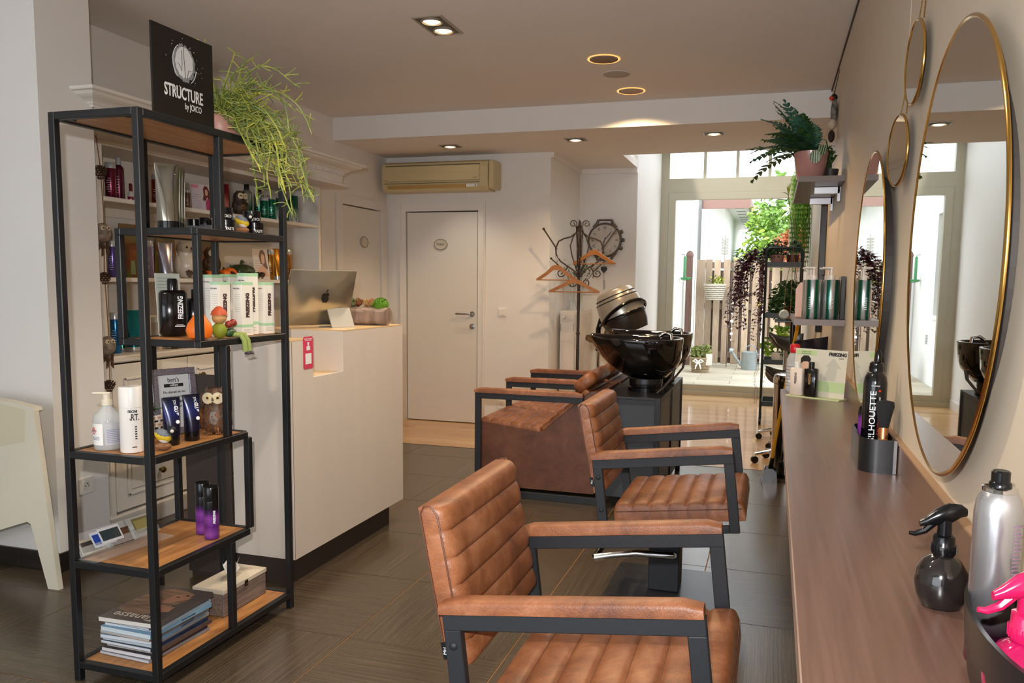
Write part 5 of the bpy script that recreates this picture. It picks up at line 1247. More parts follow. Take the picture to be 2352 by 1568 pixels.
# top magazine with cover girl
t = thing('magazine', 'top magazine with a long-haired woman and large title on its cover', 'magazine', (cxm+0.005, cym, z+0.001), 0.03, 'magazine stack')
w, l, th = 0.235, 0.30, 0.016
MB().box(-w/2, w/2-0.001, -l/2, l/2, 0.0006, th-0.0006).build('pages', M('pg_top', 'd8d4cc', 0.7), t)
m = MB(); m.box(-w/2-0.001, w/2, -l/2-0.001, l/2+0.001, 0, 0.0006); m.box(-w/2-0.001, w/2, -l/2-0.001, l/2+0.001, th-0.0006, th); m.box(w/2-0.001, w/2, -l/2-0.001, l/2+0.001, 0.0006, th-0.0006)
m.build('cover', M('cover_taupe', '5a5250', 0.25), t)
zz = th+0.0002
MB().prism([(-0.105, -0.075), (-0.11, 0.02), (-0.09, 0.10), (-0.04, 0.135), (0.02, 0.13), (0.07, 0.11), (0.085, 0.05), (0.06, 0.0), (0.085, -0.05), (0.02, -0.09), (-0.05, -0.095)], zz, zz+0.0003, 'z').build('hair_print', M('blonde_hair_print', 'a5846a', 0.3, col2='6a4a38', nscale=9, stretch=(1, 6, 1), detail=6), t)
MB().prism([(0.0, 0.03), (0.005, 0.08), (0.03, 0.105), (0.065, 0.10), (0.08, 0.07), (0.06, 0.045), (0.035, 0.02), (0.01, 0.01)], zz+0.0003, zz+0.0006, 'z').build('face_print', M('cover_skin', 'b88468', 0.3), t)
MB().prism([(0.03, -0.02), (0.08, -0.01), (0.085, -0.05), (0.04, -0.06)], zz+0.0003, zz+0.0006, 'z').build('hand_print', M('cover_skin', 'b88468', 0.3), t)
m = MB(); m.prism([(0.045, 0.088), (0.055, 0.095), (0.065, 0.09), (0.055, 0.085)], zz+0.0006, zz+0.0009, 'z'); m.prism([(0.02, 0.07), (0.03, 0.074), (0.04, 0.07), (0.03, 0.066)], zz+0.0006, zz+0.0009, 'z'); m.build('eye_print', inkm, t)
lettering(t, 'Tianasse', 0.055, (0.0, -0.112, zz), (-1, 0, 0), (0, -1, 0), M('cover_title', 'd8c8b4', 0.3), 0.95)
ztop = z
# tissue box
t = thing('tissue_box', 'grey wooden tissue box with white hinged lid on the tower foot', 'tissue box', (-2.055, 2.645, Z), 0.0)
MB().box(-0.07, 0.07, -0.135, 0.135, 0, 0.088, None, 0.002).build('box', M('grey_washed_wood', '8a7a70', 0.7, col2='6e6058', nscale=8, stretch=(12, 1, 12)), t)
m = MB(); m.box(-0.073, 0.073, -0.138, 0.138, 0.090, 0.108, None, 0.002); m.build('lid', M('cream_washed_lid', 'd8cdb8', 0.6), t)
MB().lathe([(0.035, 0.1082), (0.032, 0.1088)], 24, None, 0.8, 1.6).build('slot', M('slot_shade', 'b4a894', 0.8), t)  # flat disc, the slot's shade is put into its colour
m = MB(); m.box(0.0705, 0.0755, -0.008, 0.012, 0.078, 0.102, None, 0.001); m.sphere((0.076, 0.002, 0.085), 0.006, 8, 6); m.build('clasp', M('dark_bronze', '3a2f24', 0.4, 0.7), t)
tm = M('tissue_paper', 'eeeae4', 0.8)
v = []; f = []
for i in range(9):
    a = -1.6+3.2*i/8; rr = 0.018+0.010*(i % 2)
    v += [(0.006*math.cos(a), 0.010*math.sin(a), 0.104), (rr*1.2*math.cos(a), rr*1.7*math.sin(a), 0.16+0.022*math.sin(i*2.1))]
for i in range(8): f.append((2*i, 2*i+2, 2*i+3, 2*i+1))
MB().add(v, f).add([(x*-0.8+0.0, y_*0.8, z_*0.97) for x, y_, z_ in v], f).build('tissue', tm, t, True)

# ------------------------------------------------------------------ leather styling chairs
def leather(nm):
    if nm in MATS: return MATS[nm]
    m = M(nm, '9a5f3e', 0.42, bump=0.25, bscale=240)
    nt = m.node_tree; b = nt.nodes['Principled BSDF']; tc = [n for n in nt.nodes if n.type == 'TEX_COORD'][0]
    n1 = nt.nodes.new('ShaderNodeTexNoise'); n1.inputs['Scale'].default_value = 7; n1.inputs['Detail'].default_value = 9; n1.inputs['Roughness'].default_value = 0.72; n1.inputs['Distortion'].default_value = 0.4
    n2 = nt.nodes.new('ShaderNodeTexNoise'); n2.inputs['Scale'].default_value = 2.6; n2.inputs['Detail'].default_value = 4
    nt.links.new(tc.outputs['Object'], n1.inputs['Vector']); nt.links.new(tc.outputs['Object'], n2.inputs['Vector'])
    r = nt.nodes.new('ShaderNodeValToRGB'); e = r.color_ramp.elements
    e[0].position = 0.30; e[0].color = (*hexc('5e3623'), 1); e[1].position = 0.72; e[1].color = (*hexc('a8714e'), 1); x = e.new(0.5); x.color = (*hexc('85502f'), 1)
    mx = nt.nodes.new('ShaderNodeMath'); mx.operation = 'ADD'; mx.inputs[1].default_value = 0
    ml = nt.nodes.new('ShaderNodeMath'); ml.operation = 'MULTIPLY_ADD'; ml.inputs[1].default_value = 0.35; 
    nt.links.new(n2.outputs[0], ml.inputs[0]); nt.links.new(n1.outputs[0], mx.inputs[0]); 
    sb = nt.nodes.new('ShaderNodeMath'); sb.operation = 'SUBTRACT'; sb.inputs[1].default_value = 0.175
    nt.links.new(mx.outputs[0], ml.inputs[2]); nt.links.new(ml.outputs[0], sb.inputs[0]); nt.links.new(sb.outputs[0], r.inputs[0]); nt.links.new(r.outputs[0], b.inputs['Base Color'])
    rr = nt.nodes.new('ShaderNodeMapRange'); rr.inputs[3].default_value = 0.5; rr.inputs[4].default_value = 0.34; nt.links.new(n1.outputs[0], rr.inputs[0]); nt.links.new(rr.outputs[0], b.inputs['Roughness'])
    return m
lea = leather('distressed_brown_leather'); pipm = M('leather_piping', '5c3524', 0.5)
def channel_pad(L, Wd, T, nch, crown=0.010, roundR=0.02, groove=0.009, sag=0.0):
    """cushion: channels across x (0..L), width along y (-Wd/2..Wd/2), thickness T below z=0 (top)"""
    us = []
    per = 10
    for c in range(nch):
        for k_ in range(per): us.append((c+k_/per)/nch)
    us.append(1.0)
    ny = 14; v = []; f = []
    def top(u, y):
        ph = (u*nch) % 1.0
        bul = groove*(1-(2*min(ph, 1-ph)) if False else 1)*(math.sin(PI*ph)**0.38) if 0 < u < 1 else 0.0
        ed = min(u, 1-u)*L; ey = Wd/2-abs(y)
        def rd(d): return roundR-math.sqrt(max(roundR**2-(roundR-min(d, roundR))**2, 0))
        return bul-rd(ed)-rd(ey)+crown*(1-(2*u-1)**2)*(1-(2*y/Wd)**2)-groove
    ys = [-Wd/2*math.cos(PI*j/ny) for j in range(ny+1)]
    nu = len(us)
    for u in us:
        for y in ys: v.append((u*L, y, top(u, y)))
    N = nu*(ny+1)
    for u in us:
        for y in ys: v.append((u*L, y, -T+(0.0)))
    for i in range(nu-1):
        for j in range(ny):
            a = i*(ny+1)+j; f.append((a, a+ny+1, a+ny+2, a+1)); f.append((N+a, N+a+1, N+a+ny+2, N+a+ny+1))
    for i in range(nu-1):
        a = i*(ny+1); f.append((a, N+a, N+a+ny+1, a+ny+1)); b = a+ny; f.append((b, b+ny+1, N+b+ny+1, N+b))
    for j in range(ny):
        a = j; f.append((a, a+1, N+a+1, N+a)); b = (nu-1)*(ny+1)+j; f.append((b, N+b, N+b+1, b+1))
    return v, f
def groove_lines(parent, T, L, Wd, nch, crown, groove, reach=0.93):
    for k_ in range(1, nch):
        u = k_/nch; pts = []
        for j in range(13):
            y = Wd/2*reach*(j/6-1); pts.append((u*L, y, crown*(1-(2*u-1)**2)*(1-(2*y/Wd)**2)-groove+0.0006))
        MB().tube(pts, 0.0011, 4, False, T).build('seam', pipm, parent)
def arm_pad(parent, x0, x1, yc, zt, w=0.052, h=0.032, T=None, name='arm_pad'):
    m = MB(); n = 10; L = 14; v = []; f = []
    for i in range(L+1):
        q_ = i/L; x = x0+(x1-x0)*q_; e = min(q_, 1-q_)*(x1-x0); s_ = math.sqrt(max(1-(1-min(e/0.03, 1))**2, 0.0))*0.35+0.65
        for k_ in range(n):
            a = PI*k_/(n-1); v.append((x, yc-w/2*math.copysign(abs(math.cos(a))**0.5, math.cos(a)), zt-h+h*s_*abs(math.sin(a))**0.5))
    for i in range(L):
        for k_ in range(n-1): f.append((i*n+k_, i*n+n+k_, i*n+n+k_+1, i*n+k_+1))
        f.append((i*n, i*n+n-1, i*n+2*n-1, i*n+n))
    f.append(tuple(range(n))); f.append(tuple(range((L+1)*n-1, L*n-1, -1)))
    return m.add(v, f, T).build(name, lea, parent, True, sharp=60)
def make_chair(label, loc):
    c = thing('styling_chair', label, 'chair', loc, 0, 'styling chairs')
    tilt = math.radians(-6.8)
    T = Matrix.Translation((0, 0, 0.700)) @ Matrix.Rotation(tilt, 4, 'Y')
    for s_ in (-1, 1):
        yc = s_*0.293
        m = MB()
        m.box(-0.29, 0.29, yc-0.012, yc+0.012, -0.070, -0.030, T, 0.002)
        m.box(-0.29, -0.25, yc-0.012, yc+0.012, -0.355, -0.070, T, 0.002); m.box(0.25, 0.29, yc-0.012, yc+0.012, -0.355, -0.070, T, 0.002)
        m.box(-0.25, 0.25, yc-0.012, yc+0.012, -0.355, -0.325, T, 0.002)
        fr = m.build('arm_frame', armm, c)
        for xb, zb in ((-0.27, -0.105), (-0.27, -0.245)):
            MB().lathe([(0.010, 0), (0.009, 0.003), (0.005, 0.0055), (0.0, 0.006)], 14, T @ frameM((xb, yc+s_*0.012, zb), (-s_, 0, 0), (0, 0, 1))).build('bolt', armm, fr, True)
        arm_pad(c, -0.292, 0.288, yc, 0.004, T=T)
    v, f = channel_pad(0.54, 0.545, 0.085, 7)
    seat = MB().add(v, f, T @ Matrix.Translation((-0.225, 0, -0.228))).build('seat', lea, c, True, sharp=70)
    groove_lines(seat, T @ Matrix.Translation((-0.225, 0, -0.228)), 0.54, 0.545, 7, 0.010, 0.009)
    # piping round the seat
    def loop(T2, x0, x1, hw, z_, r=0.0022, cr=0.02):
        pts = []
        for cx_, cy_, a0 in ((x1-cr, hw-cr, 0), (x0+cr, hw-cr, PI/2), (x0+cr, -hw+cr, PI), (x1-cr, -hw+cr, 1.5*PI)):
            for k_ in range(4): a = a0+PI/2*k_/3; pts.append((cx_+cr*math.cos(a), cy_+cr*math.sin(a), z_))
        return MB().tube(pts, r, 5, True, T2)
    loop(T, -0.226, 0.316, 0.2735, -0.262).build('piping', pipm, seat, True)
    # backrest: slab leaning back
    Tb = T @ Matrix.Translation((-0.240, 0, -0.176)) @ Matrix.Rotation(math.radians(-4.7), 4, 'Y')
    v, f = channel_pad(0.385, 0.535, 0.066, 6, 0.006, 0.026)
    # pad x axis -> up, pad z -> forward
    Rb = Matrix(((0, 0, 1, 0), (0, 1, 0, 0), (1, 0, 0, 0), (0, 0, 0, 1)))
    f = [tuple(reversed(q_)) for q_ in f]
    bk = MB().add(v, f, Tb @ Rb).build('backrest', lea, c, True, sharp=70)
    groove_lines(bk, Tb @ Rb, 0.385, 0.535, 6, 0.006, 0.009, 0.9)
    for s_ in (-1, 1):
        pts = [(-0.024, s_*0.2685, 0.004), (-0.022, s_*0.2685, 0.2), (-0.022, s_*0.2685, 0.36), (-0.034, s_*0.268, 0.384), (-0.05, s_*0.268, 0.386), (-0.063, s_*0.268, 0.37), (-0.065, s_*0.2685, 0.2), (-0.065, s_*0.2685, 0.004)]
        MB().tube(pts, 0.0022, 5, False, Tb).build('piping', pipm, bk, True)
    MB().box(-0.07, -0.055, -0.2735, -0.271, 0.03, 0.07, Tb).build('maker_tag', blackpl, bk)
    lettering(bk, 'MH', 0.012, Tb @ Vector((-0.0625, -0.2738, 0.05)), (0, 0, 1), (-1, 0, 0), whitei)
    # brackets under the seat, cross rails
    m = MB(); m.box(-0.16, 0.18, -0.281, 0.281, -0.352, -0.328, T); m.box(-0.10, 0.12, -0.09, 0.09, -0.372, -0.352, T); m.build('seat_bracket', armm, c)
    # pedestal
    MB().lathe([(0.016, 0.235), (0.016, 0.345)], 18).build('piston', chromem, c, True)
    MB().box(-0.068, 0.068, -0.068, 0.068, 0.013, 0.243, None, 0.004).build('column', armm, c)
    MB().box(-0.25, 0.25, -0.25, 0.25, 0, 0.013, None, 0.006).build('base_plate', M('dark_base_plate', '3c3c3e', 0.3, 0.5), c)
    pts = [(0.045, -0.085, 0.185), (0.0, -0.09, 0.185), (-0.12, -0.095, 0.183), (-0.22, -0.10, 0.165), (-0.305, -0.105, 0.145)]
    lv = MB().tube(pts, [0.020, 0.018, 0.015, 0.014, 0.017], 12).build('pump_lever', chromem, c, True)
    MB().lathe([(0.013, 0), (0.013, 0.012)], 14, frameM((0.045, -0.068, 0.185), (1, 0, 0), (0, 0, 1))).build('pivot', chromem, lv, True)
    MB().tube([(-0.305, -0.10, 0.147), (-0.27, 0.03, 0.195)], 0.014, 10).build('grip', blackpl, lv, True)
    return c
ch = make_chair('brown leather styling chair nearest the camera, in the foreground', (-0.395, 1.895, 0))
ch2 = copy_tree(ch, (-0.418, 3.55, 0), 0, 'brown leather styling chair behind the foreground one, nearer the black basins')

# ------------------------------------------------------------------ wash station sofa, two seats
sf = thing('wash_sofa', 'double brown leather wash-station sofa with black arm frames', 'sofa')
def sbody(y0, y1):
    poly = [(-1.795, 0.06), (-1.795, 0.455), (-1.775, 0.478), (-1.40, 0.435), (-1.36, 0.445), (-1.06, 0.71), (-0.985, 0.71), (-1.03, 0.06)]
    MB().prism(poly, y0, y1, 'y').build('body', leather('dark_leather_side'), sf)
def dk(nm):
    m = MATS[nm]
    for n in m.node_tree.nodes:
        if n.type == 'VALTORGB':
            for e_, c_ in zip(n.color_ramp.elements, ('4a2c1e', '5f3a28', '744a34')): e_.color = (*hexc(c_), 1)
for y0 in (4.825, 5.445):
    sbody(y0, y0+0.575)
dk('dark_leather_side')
for y0 in (4.825, 5.445):
    yc = y0+0.2875
    v, f = channel_pad(0.41, 0.555, 0.03, 6, 0.006, 0.015)
    Ts = Matrix.Translation((-1.79, yc, 0.508)) @ Matrix.Rotation(math.radians(6.2), 4, 'Y')
    o = MB().add(v, f, Ts).build('seat', lea, sf, True, sharp=70); groove_lines(o, Ts, 0.41, 0.555, 6, 0.006, 0.009)
    v, f = channel_pad(0.40, 0.555, 0.03, 6, 0.006, 0.015)
    Tb = Matrix.Translation((-1.39, yc, 0.462)) @ Matrix.Rotation(math.radians(-41.5), 4, 'Y')
    MB().add(v, f, Tb).build('backrest', lea, sf, True, sharp=70)
    Tn = Matrix.Translation((-1.115, yc, 0.70)) @ Matrix.Rotation(math.radians(-41.5), 4, 'Y')
    MB().box(-0.03, 0.11, -0.265, 0.265, 0.0, 0.08, Tn, 0.018).build('neck_cushion', lea, sf, True, sharp=50)
    MB().box(-1.835, -1.797, yc-0.27, yc+0.27, 0.36, 0.475, None, 0.012).build('leg_rest', lea, sf, True, sharp=50)
for yc in (4.80, 5.43, 6.045):
    m = MB()
    m.box(-1.815, -1.10, yc-0.011, yc+0.011, 0.635, 0.675, None, 0.002); m.box(-1.815, -1.775, yc-0.011, yc+0.011, 0.0, 0.635, None, 0.002); m.box(-1.775, -1.0, yc-0.011, yc+0.011, 0.0, 0.045, None, 0.002)
    m.build('arm_frame', armm, sf)
    arm_pad(sf, -1.817, -1.10, yc, 0.706, 0.046)
    MB().lathe([(0.006, 0), (0.004, 0.003)], 10, frameM((-1.795, yc-0.011, 0.42), (1, 0, 0), (0, 0, 1))).build('bolt', armm, sf, True)

# basin cabinet
bc = thing('basin_cabinet', 'black panelled metal cabinet carrying the two wash basins', 'cabinet')
pn = M('dark_grey_panel', '34363a', 0.4, noise=0.1, nscale=5)
CX0, CX1, CYa, CYb = -0.975, -0.615, 4.74, 5.96
MB().box(CX0, CX1, CYa, CYb, 0.685, 0.70, None, 0.002).build('top', blackm, bc)
for x0 in (CX0, CX1-0.035):
    for y0 in (CYa, 5.33, CYb-0.035): MB().box(x0, x0+0.035, y0, y0+0.035, 0, 0.685, None, 0.002).build('post', blackm, bc)
for a_, b_ in ((CYa+0.035, 5.33), (5.365, CYb-0.035)):
    box('side_panel', pn, bc, CX1-0.012, CX1-0.008, a_, b_, 0.12, 0.66); box('rail', blackm, bc, CX1-0.03, CX1-0.005, a_, b_, 0.66, 0.685); box('rail', blackm, bc, CX1-0.03, CX1-0.005, a_, b_, 0.08, 0.12)
    box('inner_panel', pn, bc, CX0+0.01, CX0+0.015, a_, b_, 0.10, 0.685)
box('end_panel', pn, bc, CX0+0.035, CX1-0.035, CYa+0.008, CYa+0.012, 0.08, 0.66); box('end_panel', pn, bc, CX0+0.035, CX1-0.035, CYb-0.012, CYb-0.008, 0.08, 0.66)
box('rail', blackm, bc, CX0+0.035, CX1-0.035, CYa+0.003, CYa+0.03, 0.655, 0.685)
def basin(label, yc):
    b = thing('wash_basin', label, 'basin', (0, yc, 0.70), 0, 'black wash basins')
    lev = [(0.085, -0.87, -0.63, 0.095), (0.115, -0.93, -0.605, 0.125), (0.165, -1.00, -0.56, 0.185), (0.215, -1.055, -0.54, 0.215), (0.275, -1.11, -0.535, 0.235), (0.330, -1.155, -0.53, 0.245), (0.340, -1.160, -0.532, 0.243)]
    inner = [(0.340, -1.145, -0.55, 0.228), (0.325, -1.13, -0.56, 0.218), (0.25, -1.05, -0.57, 0.20), (0.19, -0.96, -0.60, 0.165), (0.16, -0.86, -0.66, 0.09)]
    n = 48; v = []; f = []
    def ring(z_, xa, xb, w, k_):
        cx_, rx = (xa+xb)/2, (xb-xa)/2; out = []
        for i in range(n):
            a = 2*PI*i/n; ca, sa = math.cos(a), math.sin(a)
            e = 0.62 if ca > 0 else 0.95
            x = cx_+rx*math.copysign(abs(ca)**e, ca); y = w*math.copysign(abs(sa)**0.8, sa)*(1.0 if ca > 0 else (1-0.42*abs(ca)**2.2))
            zz = z_
            if z_ > 0.27:
                front = max(0, (-ca-0.75)/0.25)
                zz += 0.02*max(0, -ca)**3 - front*0.055*math.exp(-(y/0.05)**2)*((z_-0.27)/0.07)
            out.append((x, y, zz))
        return out
    L = lev+inner
    for k_, l in enumerate(L): v += ring(*l, k_)
    for k_ in range(len(L)-1):
        for i in range(n):
            j = (i+1) % n; f.append((k_*n+i, k_*n+j, k_*n+n+j, k_*n+n+i))
    f.append(tuple(range(n-1, -1, -1))); f.append(tuple(range((len(L)-1)*n, len(L)*n)))
    MB().add(v, f).build('bowl', blackgl, b, True, sharp=80)
    MB().lathe([(0.115, 0), (0.115, 0.025), (0.105, 0.03), (0.105, 0.05)], 32, Matrix.Translation((-0.76, 0, 0))).build('foot', blackpl, b, True)
    MB().lathe([(0.107, 0.050), (0.107, 0.082)], 32, Matrix.Translation((-0.76, 0, 0))).build('collar', M('dark_steel_collar', '4a4c50', 0.25, 0.9), b, True)
    MB().tube([(-0.60, 0, 0.30), (-0.61, 0, 0.365), (-0.65, 0, 0.372), (-0.68, 0, 0.35)], 0.012, 10).build('tap', chromem, b, True)
    for q_ in (-0.02, 0.025): MB().tube([(-0.572, q_-0.05, 0.17), (-0.585, q_-0.06, 0.10), (-0.625, q_-0.10, 0.045), (-0.665, q_-0.15, 0.006)], 0.007, 8).build('hose', M('braided_hose', '6a6460', 0.35, 0.7), b, True)
    return b
b1 = basin('glossy black wash basin nearest the camera on the black cabinet', 5.10)
copy_tree(b1, (0, 5.70, 0.70), 0, 'glossy black wash basin behind the front one, farther from the camera')

# ------------------------------------------------------------------ alcove: radiator, vase, coat stand, clock, hood dryer
ra = thing('radiator', 'white panel radiator on the alcove side wall under the vase', 'radiator')
box('end_cover', M('radiator_enamel', 'ded6cc', 0.35), ra, -1.99, -1.85, 7.60, 7.602, 0.16, 1.115)
box('body', MATS['radiator_enamel'], ra, -1.99, -1.85, 7.602, 8.40, 0.16, 1.115, 0.004)
box('bracket', steelm, ra, -2.016, -1.99, 7.75, 7.79, 0.95, 1.0); box('bracket', steelm, ra, -2.016, -1.99, 8.2, 8.24, 0.3, 0.35)
m = MB(); 
for i in range(20): m.box(-1.849, -1.846, 7.63+i*0.038, 7.645+i*0.038, 0.2, 1.08)
m.build('fin', MATS['radiator_enamel'], ra)['kind'] = 'stuff'
MB().lathe([(0.018, 0), (0.019, 0.02), (0.014, 0.03)], 16, frameM((-1.95, 7.60, 1.055), (1, 0, 0), (0, 0, 1))).build('thermostat_knob', whitepl, ra, True)
m = MB(); m.box(-1.985, -1.982, 7.597, 7.6, 0.92, 0.99); m.box(-1.858, -1.855, 7.597, 7.6, 0.92, 0.99); m.build('slot', inkm, ra)
def glass_vase(lab, loc):
    t = thing('glass_vase', lab, 'vase', loc)
    MB().lathe([(0.042, 0), (0.045, 0.01), (0.028, 0.05), (0.022, 0.12), (0.032, 0.2), (0.034, 0.24), (0.031, 0.24), (0.029, 0.2), (0.019, 0.12), (0.024, 0.05), (0.03, 0.02)], 20).build('glass', M('vase_glass', 'dfe4e0', 0.05, alpha=0.35), t, True)
glass_vase('slim clear glass vase, left one on the radiator', (-1.93, 7.86, 1.115)); glass_vase('slim clear glass vase, right one on the radiator', (-1.90, 8.05, 1.115))
for i, (yy, lb) in enumerate(((7.86, 'left'), (8.05, 'right'))):
    t = thing('cut_stems', 'green leafy stems standing in the %s vase on the radiator' % lb, 'plant', (-1.93+0.03*i, yy, 1.12))
    r_ = random.Random(30+i); m = MB(); ml = MB()
    for k_ in range(5):
        top = (r_.uniform(-0.14, 0.16), r_.uniform(-0.08, 0.08), 0.38+r_.uniform(0, 0.14)); m.tube([(0, 0, 0.02), (top[0]*0.2, 0, 0.25), top], 0.003, 5)
        for s_ in range(5):
            T = Matrix.Translation(Vector(top)*(0.75+0.06*s_)) @ Matrix.Rotation(r_.uniform(0, 6.28), 4, 'Z') @ Matrix.Rotation(-r_.uniform(-0.3, 0.8), 4, 'Y'); leaf_mesh(0.075, 0.02, 0.5, T=T, m=ml)
    m.build('stem', leafd, t); o = ml.build('leaves', leafd, t); o['kind'] = 'stuff'

cs = thing('coat_stand', 'wrought-iron coat stand with scrolls and ball-tipped hooks in the alcove', 'coat stand', (-1.69, 7.10, 0))
MB().tube([(0, 0, 0.03), (0, 0, 1.93)], 0.0135, 12).build('pole', ironm, cs, True)
for z_ in (0.93, 1.50, 1.56): MB().lathe([(0.016, -0.008), (0.022, 0), (0.016, 0.008)], 14, Matrix.Translation((0, 0, z_))).build('collar', ironm, cs, True)
def spiral(cx_, cz, r0, r1, a0, turns, n=22):
    return [(cx_+(r0+(r1-r0)*i/n)*math.cos(a0+turns*2*PI*i/n), cz+(r0+(r1-r0)*i/n)*math.sin(a0+turns*2*PI*i/n)) for i in range(n+1)]
def planar(pts, ang, r=0.006, taper=False):
    c_, s_ = math.cos(ang), math.sin(ang)
    return [(x*c_, x*s_, z_) for x, z_ in pts]
for k_ in range(4):
    ang = 0.15+k_*PI/2
    # big heart loop
    heart = [(0.015, 1.90), (0.03, 1.84), (0.08, 1.80), (0.14, 1.785), (0.19, 1.76), (0.215, 1.70), (0.21, 1.64), (0.17, 1.58), (0.11, 1.54), (0.05, 1.50), (0.016, 1.44)]
    MB().tube(planar(heart, ang), 0.007, 7).build('scroll', ironm, cs, True)
    inner = [(0.016, 1.86), (0.06, 1.80), (0.085, 1.72), (0.07, 1.64), (0.03, 1.52), (0.016, 1.46)]
    MB().tube(planar(inner, ang+0.3), 0.006, 7).build('scroll', ironm, cs, True)
    MB().tube(planar([(0.014, 1.88), (0.03, 1.91)]+spiral(0.06, 1.915, 0.035, 0.008, PI, -1.3), ang), 0.005, 6).build('curl', ironm, cs, True)
    MB().tube(planar([(0.016, 1.37)]+spiral(0.06, 1.39, 0.042, 0.008, PI*1.15, 1.3), ang), 0.005, 6).build('curl', ironm, cs, True)
    MB().tube(planar([(0.205, 1.69), (0.26, 1.77), (0.325, 1.865)], ang), 0.007, 7).build('hook', ironm, cs, True)
    MB().sphere(planar([(0.328, 1.870)], ang)[0], 0.0125, 10, 8).build('hook_ball', ironm, cs, True)
    MB().tube(planar([(0.10, 1.535), (0.13, 1.49)]+spiral(0.155, 1.485, 0.035, 0.008, PI, 1.2)[:1]+[(0.17, 1.53), (0.25, 1.60)], ang+0.1), 0.006, 7).build('hook', ironm, cs, True)
    MB().tube(planar(spiral(0.165, 1.475, 0.04, 0.008, PI*0.9, 1.3), ang+0.1), 0.005, 6).build('curl', ironm, cs, True)
    MB().sphere(planar([(0.254, 1.605)], ang+0.1)[0], 0.011, 10, 8).build('hook_ball', ironm, cs, True)
    MB().tube(planar([(0.012, 0.10), (0.12, 0.12), (0.2, 0.05), (0.24, 0.008)], ang+PI/4), 0.008, 7).build('leg', ironm, cs, True)
def hanger(lab, apex, ang, w=0.44, drop=0.115):
    t = thing('coat_hanger', lab, 'hanger', apex, ang, 'wooden hangers on the coat stand')
    poly = [(-w/2, -drop), (-w/2-0.004, -drop+0.015), (-w*0.25, -drop*0.42), (-0.045, -0.012), (-0.02, 0.0), (0.02, 0.0), (0.045, -0.012), (w*0.25, -drop*0.42), (w/2+0.004, -drop+0.015), (w/2, -drop), (w*0.42, -drop+0.005), (w*0.22, -drop*0.62), (0.03, -0.045), (-0.03, -0.045), (-w*0.22, -drop*0.62), (-w*0.42, -drop+0.005)]
    n = len(poly)//2
    v = []; f = []
    top = poly[:10]; bot = [poly[9], poly[10], poly[11], poly[12], poly[12], poly[13], poly[13], poly[14], poly[15], poly[0]]
    bot = bot[::-1]
    for (a, b), (c_, d_) in zip(top, bot): v += [(a, -0.006, b), (a, 0.006, b), (c_, 0.006, d_), (c_, -0.006, d_)]
    for i in range(9):
        for k_ in range(4): f.append((i*4+k_, i*4+(k_+1) % 4, i*4+4+(k_+1) % 4, i*4+4+k_))
    MB().add(v, f).build('shoulder_bar', hangerm, t)
    MB().tube([(-w/2+0.015, 0, -drop+0.006), (w/2-0.015, 0, -drop+0.006)], 0.005, 7).build('trouser_bar', hangerm, t, True)
    MB().tube([(0, 0, -0.01), (0, 0, 0.03), (0.012, 0, 0.045), (0.022, 0, 0.06), (0.012, 0, 0.077), (-0.006, 0, 0.076), (-0.014, 0, 0.066)], 0.0022, 6).build('hook', chromem, t, True)
    return t
hanger('wooden coat hanger at the left side of the coat stand', (-1.88, 7.02, 1.545), 0.0, 0.37, 0.14)
hanger('wooden coat hanger in front of the clock, right side of the coat stand', (-1.53, 6.98, 1.68), math.radians(-25), 0.46, 0.13)
hanger('lowest wooden coat hanger in front of the coat stand pole', (-1.70, 6.96, 1.425), 0.0, 0.46, 0.125)

ck = thing('wall_clock', 'wall clock shaped like a wristwatch with roman numerals in the alcove', 'clock', (-1.735, 8.45, 1.845))
T = frameM((0, 0, 0), (1, 0, 0), (0, 0, 1))
MB().lathe([(0.178, 0), (0.185, 0.015), (0.18, 0.035), (0.168, 0.04), (0.163, 0.032), (0.163, 0.02)], 44, T, cap=False).build('case', M('antique_metal', '6e5f52', 0.45, 0.5, noise=0.3, nscale=50), ck, True)
MB().lathe([(0.165, 0.018), (0.0, 0.0185)], 44, T, cap=False).build('dial', M('dial_paper', 'cfc4b6', 0.5, col2='b8aa9a', nscale=8), ck, True)
for q_ in (-1, 1):
    m = MB()
    for s_ in (-1, 1): m.tube([(s_*0.12, -0.02, q_*0.13), (s_*0.085, -0.02, q_*0.175), (s_*0.07, -0.02, q_*0.215)], [0.02, 0.016, 0.013], 8)
    m.tube([(-0.07, -0.02, q_*0.21), (0.07, -0.02, q_*0.21)], 0.009, 8); m.build('strap_lug', MATS['antique_metal'], ck, True)
m = MB()
for a in (-0.45, 0.0, 0.45): m.lathe([(0.018, 0.17), (0.02, 0.185), (0.02, 0.21), (0.012, 0.215)], 12, Matrix.Translation((0, -0.02, 0)) @ Matrix.Rotation(PI/2-a*1.0, 4, 'Y'))
m.build('crown', MATS['antique_metal'], ck, True)
for i, s in enumerate(('XII', 'I', 'II', 'III', 'IV', 'V', 'VI', 'VII', 'VIII', 'IX', 'X', 'XI')):
    a = PI/2-i*PI/6; p = Vector((0.128*math.cos(a), -0.0195, 0.128*math.sin(a)))
    lettering(ck, s, 0.042, p, (math.sin(a), 0, -math.cos(a)), (math.cos(a), 0, math.sin(a)), M('numeral_brown', '3a3028', 0.5), 0.7, name='numeral', bold=0.0008)
def hand(L, w, a, d_):
    MB().prism([(-w/2, -0.03), (w/2, -0.03), (w*0.7, L*0.7), (0, L), (-w*0.7, L*0.7)], -d_-0.002, -d_, 'y', Matrix.Rotation(a, 4, 'Y')).build('clock_hand', inkm, ck)
hand(0.12, 0.010, math.radians(195), 0.022); hand(0.135, 0.008, math.radians(40), 0.025)
